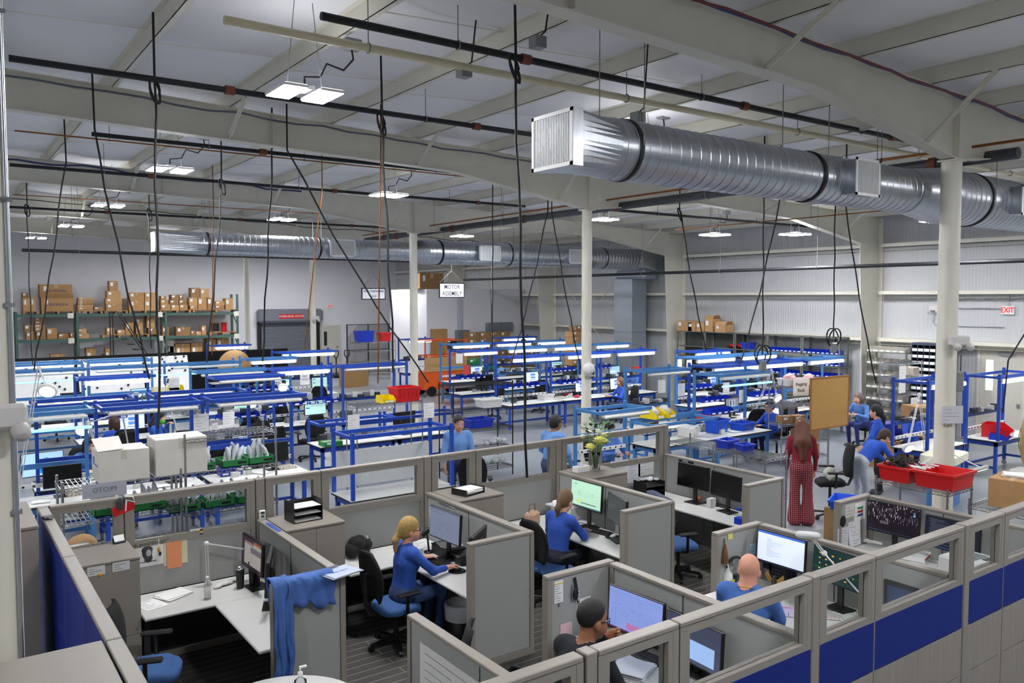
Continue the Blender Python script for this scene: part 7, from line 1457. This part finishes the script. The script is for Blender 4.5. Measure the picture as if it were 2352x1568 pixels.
# ================= right wall shelving =================
SG = P((104, 108, 100), .5)
nb = 0
for i in range(5):
    y1 = 20.3-1.3*i; t = thing('steel_shelving', '%s bay of the long grey shelving against the right wall, from the left' % ORD[i], 'shelving', (21.95, y1-1.3, 0))
    for yy in (.02, 1.26):
        for xx in (.0, .44): b = B(); b.box(xx, yy, 0, xx+.04, yy+.04, 2.6); b.obj('post', SG, t)
    for zz in (.15, .65, 1.05, 1.35, 1.7, 2.05, 2.58): b = B(); b.box(0, .02, zz, .48, 1.3, zz+.025); b.obj('shelf', SG, t)
    if i < 2: b = B(); b.box(.47, .02, .2, .48, 1.3, 2.58); b.obj('back_sheet', P((64, 68, 64)), t)
    if i > 2:
        for j, zz in enumerate((2.08, 1.73, 1.38)):
            for k in range(8): hopper('%s blue bin from the left on the %s level of the %s wall shelving bay' % (ORD[k], ['top', 'second', 'third'][j], ORD[i]), (22.08, y1-.1-.155*k, zz), -PI/2, BINBLUE, .14, .24, .13)
for i, (x0, y0, x1, y1, l, f) in enumerate(((90, 565, 298, 690, 'leftmost carton on top of the long grey shelving', 0), (238, 588, 350, 700, 'carton with a lime label on the long grey shelving', 0), (355, 588, 460, 700, 'second lime labelled carton on the long grey shelving', 0), (465, 540, 585, 710, 'tall open carton with raised flaps on the long grey shelving', 2), (600, 620, 760, 712, 'open carton with a white sheet at the end of the shelf row', 2))):
    a = onx(1540+x0/5.88, 640+y0/5.88, 22.0); c = onx(1540+x1/5.88, 640+y1/5.88, 22.0); carton(l, (22.18, (a.y+c.y)/2, 2.607), -PI/2, max(.35, a.y-c.y-.04), .42, min(.75, a.z-2.607), CARD2, 1, f)
tub('blue tub with tools on the upper wall shelf', (22.15, 17.3, 2.08), -PI/2, .4, .3, .22, BINBLUE, 'blue_basket'); tub('blue tub on the lower wall shelf', (22.15, 18.4, 1.73), -PI/2, .6, .34, .2, BINBLUE, 'blue_basket')
for i in range(2): t = thing('toy_mower', '%s small red machine on the wall shelf' % ['left', 'right'][i], 'machine', (22.15, 18.0-.35*i-.1, 2.08), -PI/2); b = B(); b.box(-.12, -.1, .04, .12, .1, .14, .03); b.obj('machine_body', RED, t); b = B(); b.tube([(-.12, -.12, .05), (-.12, .12, .05)], .05, 10); b.tube([(.12, -.12, .05), (.12, .12, .05)], .05, 10); b.obj('wheels', BLACK, t)
t = thing('cubby_cabinet', 'dark blue cabinet of small white labelled compartments', 'cabinet', (21.85, 10.62, 0)); DB = P((58, 66, 92), .5)
b = B(); b.box(0, 0, 0, .45, .98, .06); b.box(0, 0, 2.5, .45, .98, 2.56); b.box(.43, 0, 0, .45, .98, 2.56); b.box(0, 0, 0, .43, .012, 2.5); b.box(0, .968, 0, .43, .98, 2.5)
for k in range(1, 6): b.box(0, .98*k/6-.004, .06, .43, .98*k/6+.004, 2.5)
for j in range(1, 14): b.box(0, 0, .06+2.44*j/14-.004, .43, .98, .06+2.44*j/14+.004)
b.obj('carcass', DB, t)
b = B(); b.box(.0, -.068, 0, .008, .068, .075); me = b.mesh('bin_card', PAPER)
for j in range(14):
    for k in range(6): mesh_obj('bin_card', me, t, (.004, .98*(k+.5)/6, .066+2.44*j/14))
b = B(); b.box(.2, .012, .06, .22, .968, 2.5); b.obj('dark_back', BLACK, t)
t = thing('steel_shelving', 'grey shelving of small cardboard bins right of the wall column', 'shelving', (21.7, 11.65, 0))
for yy in (0, 1.16):
    for xx in (0, .5): b = B(); b.box(xx, yy, 0, xx+.04, yy+.04, 2.35); b.obj('post', SG, t)
for j in range(7): b = B(); b.box(0, 0, .2+.34*j, .54, 1.2, .22+.34*j); b.obj('shelf', SG, t)
for j in range(7):
    for k in range(6): hopper('%s white fronted bin from the left, %s level of the grey bin shelving' % (ORD[k], ORD[6-j]), (21.92, 12.75-.19*k, .221+.34*j), -PI/2, WCARD, .17, .4, .14)
wire_shelf('chrome shelving with white signs before the bin shelving', 19.9, 10.9, 1.2, .5, (.3, .8, 1.3, 1.75, 2.1), 2.15, CHROME, 0, pitch=.07); egg_tray('tall stack of pulp trays on the chrome shelving before the bins', (20.9, 11.1, 1.762), 0, 7)
for i in range(3): sheet('white placard %s on the chrome shelving before the bins' % ['at the top left', 'at the middle left', 'at the lower right'][i], (20.1+.6*(i == 2), 10.89, [2.05, 1.7, 1.2][i]), 0, .32, .34, PAPER, 3, 'hung_sheet', 'paper', 'y')
# ================= far centre =================
for r_, (x, Y, n1, n2) in enumerate(((19.1, 29.6, 4, 5), (20.9, 28.9, 4, 3))):
    for i in range(n1):
        for j in range(n2): carton('flat brown carton, %s column %s row, %s stack by the box room' % (ORD[i], ORD[n2-1-j], ['left', 'right'][r_]), (x+.55*i*(.8 if r_ else 1), Y-.4*r_*0, .9+.28*j), 0, .42 if r_ else .53, .5, .275, CARD3, 1)
    b = B(); b.box(x-.3, Y-.3, 0, x+(1.9 if r_ == 0 else 1.65), Y+.3, .895); tag(b.obj('carton_block', CARD3), 'lower block of cartons under the %s stack by the box room' % ['left', 'right'][r_], 'boxes')
for i in range(2):
    for j in range(6): carton('brown carton, %s column %s row, stack beside the riser duct' % (['left', 'right'][i], ORD[5-j]), (20.1+.5*i, 23.9, 1.2+.22*j), 0, .47, .45, .215, CARD, 1)
b = B(); b.box(19.8, 23.6, 0, 20.9, 24.2, 1.19); tag(b.obj('carton_cart', DGREY), 'grey cart under the stack beside the riser duct', 'cart')
carton('carton topping the stack beside the riser duct', (20.35, 23.9, 2.525), 0, .6, .45, .2, CARD3)
t = thing('scissor_lift', 'orange scissor lift parked before the white box room', 'lift', (15.3, 27.0, 0)); b = B(); b.box(0, 0, .25, 1.9, .9, .95, .03); b.obj('chassis', ORANGE, t); b = B(); b.box(0, -.02, .95, 1.9, -.0, 1.5); b.obj('plywood_side', WOOD, t)
for zz in (1.55, 2.15):
    for yy in (0, .86): b = B(); b.tube([(0, yy, zz), (1.9, yy, zz)], .025, 6); b.obj('guard_rail', ORANGE, t)
for xx in (.02, .95, 1.88):
    for yy in (0, .86): b = B(); b.tube([(xx, yy, .95), (xx, yy, 2.15)], .022, 6); b.obj('guard_post', ORANGE, t)
for xx in (.3, 1.6):
    for yy in (.02, .86): b = B(); b.tube([(xx, yy-.05, .2), (xx, yy+.05, .2)], .2, 14); b.obj('wheel', BLACK, t)
b = B(); b.box(1.2, .1, 1.75, 1.55, .35, 2.1, .04); b.obj('control_box', BLACK, t)
def wallbox(label, x0, x1, z0, z1, Y=30.59, d_=.25, m=None, name='electrical_cabinet'):
    t = thing(name, label, 'electrical box', ((x0+x1)/2, Y, z0)); b = B(); b.box(-(x1-x0)/2, -d_, 0, (x1-x0)/2, 0, z1-z0, .01); b.obj('cabinet_body', m or P((120, 128, 134), .5), t); b = B(); b.box(-(x1-x0)/2+.03, -d_-.008, .03, (x1-x0)/2-.03, -d_, z1-z0-.03); b.obj('cabinet_door', m or P((120, 128, 134), .5), t); return t
for x0, y0, x1, y1, l in ((1047, 758, 1075, 800, 'tall grey electrical cabinet on the white box room'), (1117, 741, 1148, 761, 'left grey breaker box on the white box room'), (1149, 740, 1174, 760, 'right grey breaker box on the white box room')):
    a = ony(x0, y0, 30.5); c = ony(x1, y1, 30.5); wallbox(l, a.x, c.x, c.z, a.z)
for px, l in ((1054, 'left conduit rising from the tall electrical cabinet'), (1062, 'right conduit rising from the tall electrical cabinet'), (1131, 'conduit rising past the box room to the roof')):
    a = ony(px, 758, 30.5); run([(a.x, 30.53, a.z-.05), (a.x, 30.53, 6.0 if px > 1100 else 4.1)], .04, GALV, 'conduit_pipe', l, 'pipe')
b = B(); b.box(17.6, 30.45, .0, 18.4, 30.5, 2.45); tag(b.obj('plywood_sheet', WOOD), 'sheet of plywood leaning on the white box room', 'plywood')
carton('carton on top of the white box room', (17.9, 31.2, 4.182), 0, 1.2, .6, .7, CARD3); 
for i in range(4): carton('green and white carton %s from the left in the heap under the far lamp' % ORD[i], (17.6+.55*(i % 3), 27.3, .9+.24*(i // 3)), 0, .52, .5, .22, GREEN, 1)
b = B(); b.box(17.3, 27.0, 0, 19.1, 27.6, .895); tag(b.obj('storage_bench', DGREY), 'dark bench under the green and white cartons', 'bench')
# fence cage
t = thing('wire_cage', 'dark wire mesh cage by the far wall', 'cage', (0, 0, 0)); CY_ = 37.0; xa, xb = ony(797, 760, CY_).x, ony(938, 760, CY_).x
for k in range(4): x = xa+(xb-xa)*k/3; b = B(); b.box(x-.03, CY_-.03, 0, x+.03, CY_+.03, 2.5); b.obj('cage_post', DGREY, t)
for yy, l in ((CY_, 0),):
    b = B(); n = 46
    for k in range(-24, n): 
        for sg in (1, -1):
            x = xa+(xb-xa)*k/n if sg > 0 else xb-(xb-xa)*k/n; x2 = x+sg*2.4; z0, z1 = .05, 2.45
            if x < xa: z0 += (xa-x); x = xa
            if x > xb: z0 += (x-xb); x = xb
            if x2 > xb: z1 -= (x2-xb); x2 = xb
            if x2 < xa: z1 -= (xa-x2); x2 = xa
            if z1 > z0: b.bar((x, yy, z0), (x2, yy, z1), .012)
    b.obj('mesh_panel', DGREY, t)
for zz in (.05, 1.2, 2.46): b = B(); b.box(xa, CY_-.02, zz, xb, CY_+.02, zz+.04); b.obj('cage_rail', DGREY, t)
t = thing('pallet_jack', 'black pallet jack handle near the cream door', 'pallet jack', ony(783, 832, 36)*1.0); t.location = (ony(783, 800, 36).x, 36, 0)
for sx in (-.25, .3): b = B(); b.tube([(sx, 0, .1), (sx, 0, .9), (sx-.12, 0, 1.1), (sx-.12, 0, 1.3), (sx+.12, 0, 1.3), (sx+.12, 0, 1.1), (sx, 0, .9)], .03, 6); b.obj('handle', BLACK, t)
b = B(); b.box(-.35, -.1, .05, .4, 1.2, .15); b.obj('forks', BLACK, t)
wire_shelf('chrome shelving with crates beside the wire cage', 15.4, 33.4, 2.0, .6, (.4, .9, 1.4, 1.8), 1.9, CHROME, pitch=.12)
tub('blue crate on the chrome shelving beside the cage', (15.95, 33.7, 1.81), 0, .8, .5, .5, BINBLUE, 'blue_basket'); tub('red crate on the chrome shelving beside the cage', (16.95, 33.7, 1.81), 0, .5, .5, .4, RED, 'red_crate')
b = B(); b.box(14.2, 31.9, 0, 15.3, 32.5, .95); tag(b.obj('wooden_crate', WOOD), 'wooden slatted crate beside the chrome shelving', 'crate')
# ================= signs, lamps on columns =================
def hsign(label, x0, x1, z0, z1, Y, lines, size, col):
    t = thing('hanging_sign', label, 'sign', ((x0+x1)/2, Y, z0)); w_, h_ = x1-x0, z1-z0
    b = B(); b.box(-w_/2, -.02, 0, w_/2, .02, h_); b.obj('sign_frame', BLACK, t); b = B(); b.box(-w_/2+.035, -.026, .035, w_/2-.035, -.02, h_-.035); b.obj('sign_face', emat('sign_white_glow', (236, 238, 244), .12), t)  # sign face brightened by a faint glow of its own
    for i, s_ in enumerate(lines): text(s_, size, col, t, (0, -.03, h_*(.72-.44*i) if len(lines) > 1 else h_/2), bold=.006, sx=.8)
    for sx in (-1, 1): b = B(); b.tube([(sx*w_*.48, 0, h_), (0, 0, h_+.45)], .008, 5); b.obj('chain', GREY, t)
    b = B(); b.tube([(0, 0, h_+.45), (0, 0, roof((x0+x1)/2)-.1-z0)], .008, 5); b.obj('chain', GREY, t)
hsign('hanging sign reading NON-CONFORMING CAGE', 12.23, 13.15, 3.74, 4.15, 26, ['NON-CONFORMING', 'CAGE'], .105, NAVY)
hsign('hanging sign reading MOTOR ASSEMBLY', 15.36, 16.46, 3.8, 4.36, 26, ['MOTOR', 'ASSEMBLY'], .235, P((16, 20, 70), .6))
for (loc, rz, l) in (((22.68, 9.52, 3.35), -PI/2, 'exit sign on the right wall'), ((18.5, 43.48, 3.2), 0, 'exit sign above the cream far door')):
    t = thing('exit_sign', 'red lettered '+l, 'sign', loc, rz); b = B(); b.box(-.16, -.06, 0, .16, 0, .22, .01); b.obj('sign_case', WHITE, t); text('EXIT', .19, emat('exit_red', (220, 30, 24), .5), t, (0, -.064, .11), bold=.02, sx=.8)
run([(22.66, 9.52, 3.57), (22.66, 9.52, 3.97)], .014, GALV, 'conduit_pipe', 'short conduit above the right wall exit sign', 'pipe'); run([(22.66, 11.4, 3.5), (22.66, 9.7, 3.5)], .014, GALV, 'conduit_pipe', 'conduit running left from the exit sign', 'pipe'); run([(22.66, 11.45, 3.42), (22.66, 11.45, 3.1), (22.66, 11.38, 3.02), (22.66, 9.6, 3.02)], .014, GALV, 'conduit_pipe', 'bent conduit under the wall lamp', 'pipe')
def elight(label, loc, rz):
    t = thing('emergency_light', label, 'emergency light', loc, rz); b = B(); b.box(-.16, -.09, 0, .16, 0, .14, .02); b.obj('lamp_case', P((206, 204, 200), .5), t)
    for sx in (-1, 1): b = B(); b.lathe([(.05, 0), (.045, .06), (.02, .07)], n=16); b.tr(Matrix.Translation((sx*.11, -.1, .0)) @ Matrix.Rotation(PI/2+.5, 4, 'X')); b.obj('lamp_head', P((196, 194, 190), .4), t)
    return t
elight('white emergency lamp on the left edge column', (.27, 5.41, 3.06), .15); elight('white emergency lamps on the cream column above the exit door', (11.35, 5.41, 3.14), -.3); elight('white wall lamp on the ribbed wall by the bent conduit', (22.69, 11.4, 3.42), -PI/2); elight('small emergency lamp on the far column by the roll-up door', (11.38, 28.18, 3.0), .2)
t = thing('round_sensor', 'round white sensor on the middle column', 'sensor', (11.33, 12.985, 2.3), -.4); b = B(); b.lathe([(.1, 0), (.125, .03), (.12, .09), (.0, .1)], n=28); b.tr(Matrix.Rotation(PI/2, 4, 'X')); b.obj('sensor_body', WHITE, t)
for (x, y, z, s_, l) in ((11.38, 13.1, 2.1, .12, 'middle column'), (11.38, 5.55, 2.05, .085, 'column beside the red bins')):
    a = math.atan2(-y, -x); r_ = .11 if y > 10 else .132; t = thing('column_lettering', 'black lettering reading Cell on the '+l, 'lettering', (x+r_*math.cos(a-.1), y+r_*math.sin(a-.1), z), a+PI/2); text('Cell', s_*.9, INK, t, (.05, -.014, 0), sx=.8)
t = sheet('printed drawing sheet on the column beside the red bins', (11.28, 5.4, 2.32), 0, .3, .24, P((206, 208, 214), .4), 4, 'hung_sheet', 'paper', 'y'); t.rotation_euler.z = -.55
t = thing('disconnect_box', 'grey electrical box on the column beside the red bins', 'electrical box', (11.52, 5.48, 2.5), -.5); b = B(); b.box(-.06, -.1, 0, .06, 0, .28, .02); b.obj('box_body', GREY, t); b = B()
for k in (-.03, .03): b.tube([(k, -.05, .28), (k, -.05, .5)], .006, 5)
b.obj('antennae', BLACK, t)
b = B(); b.tube([(.372, 5.45, 0), (.372, 5.45, 6.3)], .013, 10); t = b.obj('conduit_pipe', GALV); tag(t, 'galvanized conduit strapped to the left edge column', 'pipe')
for k, z in enumerate((1.6, 2.55, 3.75, 4.35, 5.4)): b = B(); b.box(.345, 5.432, z, .4, 5.468, z+.025); o = b.obj('pipe_strap', CHROME, t)
t = thing('cable_reel', 'brown wooden cable reel at the right edge', 'reel', (13.0, 5.1, 1.3), -.2); b = B(); b.lathe([(.42, -.02), (.42, .02), (.06, .02)], n=36); b.lathe([(.06, -.02), (.42, -.02)], n=36); b.tr(Matrix.Translation((0, 0, .44)) @ Matrix.Rotation(PI/2, 4, 'X') @ Matrix.Rotation(.3, 4, 'Y')); b.obj('reel_flange', P((188, 158, 110), .7), t); b = B(); b.tube([(.32*math.cos(k*PI/12), -.03, .44+.32*math.sin(k*PI/12)) for k in range(25)], .006, 5); b.obj('green_ring', P((90, 150, 90)), t)
b = B(); b.box(12.5, 4.7, 0, 13.7, 5.6, .78); tag(b.obj('machine_table', P((200, 202, 204))), 'pale machine cabinet under the brown reel', 'cabinet')
t = thing('crimp_machine', 'white wire machine with steel pillar at the right edge', 'machine', (12.75, 5.0, .782)); b = B(); b.box(-.2, -.2, 0, .15, .2, .55, .02); b.obj('machine_body', P((214, 214, 210), .4), t); b = B(); b.box(.16, -.15, 0, .5, .2, .5, .02); b.obj('steel_head', mat('brushed_steel', (150, 146, 138), .35, .8), t); b = B(); b.tube([(-.15, -.22, .1), (-.15, -.22, .9), (.2, -.22, .95)], .018, 8); b.obj('pillar', GREY, t)
carton('long blue and tan carton behind the seated workers', (17.6, 9.75, .62), -.4, .8, .5, .36, P((30, 40, 140), .6), 0); b = B(); b.box(17.1, 9.4, 0, 18.1, 10.1, .615); tag(b.obj('work_table', CARD2), 'tan table block under the long blue carton', 'table')
carton('tall brown carton right of the person looking down', (19.0, 9.7, .0), -.4, .8, .7, 1.25, CARD3, 1)
t = thing('rounded_cabinet', 'cream octagonal work table behind the ring magnifier', 'table', (15.0, 7.3, .0), .2); b = B(); b.prism([(-.5, -.2), (-.4, -.3), (.4, -.3), (.5, -.2), (.5, .2), (.4, .3), (-.4, .3), (-.5, .2)], .82, .95); b.obj('tabletop', P((226, 222, 200), .5), t); b = B(); b.box(-.3, -.2, 0, .3, .2, .82); b.obj('pedestal', STEEL, t)
# ================= drop cords =================
cords = [((355, 180), (366, 985), 6.3), ((215, 296), (345, 870), 6.2), ((150, 372), (78, 850), 6.2), ((62, 470), (74, 838), 6.1), ((510, 412), (474, 832), 6.0), ((626, 352), (603, 830), 6.2), ((660, 345), (985, 878), 6.2), ((876, 260), (905, 855), 6.2), ((1182, 125), (1211, 1096), 6.25), ((1258, 485), (1170, 852), 5.7), ((1268, 485), (1336, 855), 5.7), ((1562, 478), (1622, 806), 5.7), ((1792, 455), (1698, 842), 5.6), ((1754, 452), (1752, 815), 5.6), ((1918, 470), (1915, 775), 5.6), ((1942, 470), (2012, 880), 5.5), ((343, 480), (346, 800), 6.0), ((1132, 520), (1130, 790), 5.6)]
for i, (p, q, z) in enumerate(cords):
    a = onz(*p, z); c = ony(*q, a.y); c.z = max(c.z, .9); n = 10; pts = []
    sl = abs(c.x-a.x) > .25
    for k in range(n+1): u = k/n; v = a.lerp(c, u); v.z -= (.18 if sl else 0)*math.sin(PI*u); v.x += .015*math.sin(k*1.7+i); pts.append(v)
    t = thing('drop_cord', '%s black cord from the left hanging from the roof%s' % (ORD[sorted(range(len(cords)), key=lambda j: cords[j][0][0]).index(i)], ', slanting' if sl else ''), 'cord', a); W = Matrix.Translation(-a)
    b = B(); b.tube([(a.x, a.y, roof(a.x)-.02)]+pts, .014, 6); b.tr(W).obj('cord_run', RUBBER, t)
    
    if i in (0, 3, 4, 7, 8, 11, 16): b = B(); b.tube([a+Vector((.055*math.cos(s*.45), .05*math.sin(s*.45), -.14+.15*math.sin(s*.43))) for s in range(30)], .012, 6, False); b.tr(W).obj('cord_loop', RUBBER, t)
    if i in (13, 14): b = B(); b.tube([c+Vector((.16*math.cos(s*.45), .06*math.sin(s*.3), .0+.18*math.sin(s*.45))) for s in range(29)], .014, 6, False); b.tr(W).obj('cord_coil', RUBBER, t); b = B(); b.cb(c.x, c.y, c.z-.3, .16, .08, .2, .02); b.tr(W).obj('outlet_box', GREY, t)
for i, (p, q, z) in enumerate((((875, 338), (868, 880), 6.1), ((490, 468), (487, 815), 6.0), ((740, 430), (700, 800), 6.0))):
    a = onz(*p, z); c = ony(*q, a.y); c = Vector((c.x, a.y, max(c.z, 1.9))); run([Vector((a.x, a.y, roof(a.x)-.05)), a, c], .011, COPPER, 'copper_pipe', '%s copper air line dropping from the roof' % ['right', 'left', 'middle'][i], 'pipe')
run([(17.9, 6.6, roof(17.9)-.1), (18.0, 6.65, 4.4), (18.1, 7.2, 3.2), (18.05, 7.55, 2.5), (18.0, 7.6, 1.4)], .016, RUBBER, 'drop_cord', 'thick black cord sweeping down to the right four-post bench', 'cord')
for px, py, z, l in ((1066, 168, 6.3, 'grey junction box hanging below the purlin near the sprinkler pipe'), (1235, 100, 6.4, 'grey junction box near the upper sprinkler pipe'), (1465, 272, 5.9, 'small grey lamp box above the near duct')):
    p = onz(px, py, z); t = thing('junction_box', l, 'electrical box', p); b = B(); b.box(-.07, -.07, -.05, .07, .07, .07, .01); b.obj('box_body', GREY, t); b = B(); b.tube([(0, 0, .06), (.1, 0, .14), (.16, 0, roof(p.x)-p.z-.05)], .01, 5); b.obj('cord', RUBBER, t)

for i, bi in enumerate((5, 6, 7, 10, 13, 17, 18, 21, 26, 28, 30, 33, 36, 38)):
    q = benches[bi]; s = 1 if q[5] == 0 else -1; chair('black chair pulled up to the '+SHORT[bi], (q[0]+.75+.2*(i % 3), q[2]-s*1.05, 0), (PI if s > 0 else 0)+.5*math.sin(i*2.1), 'black')
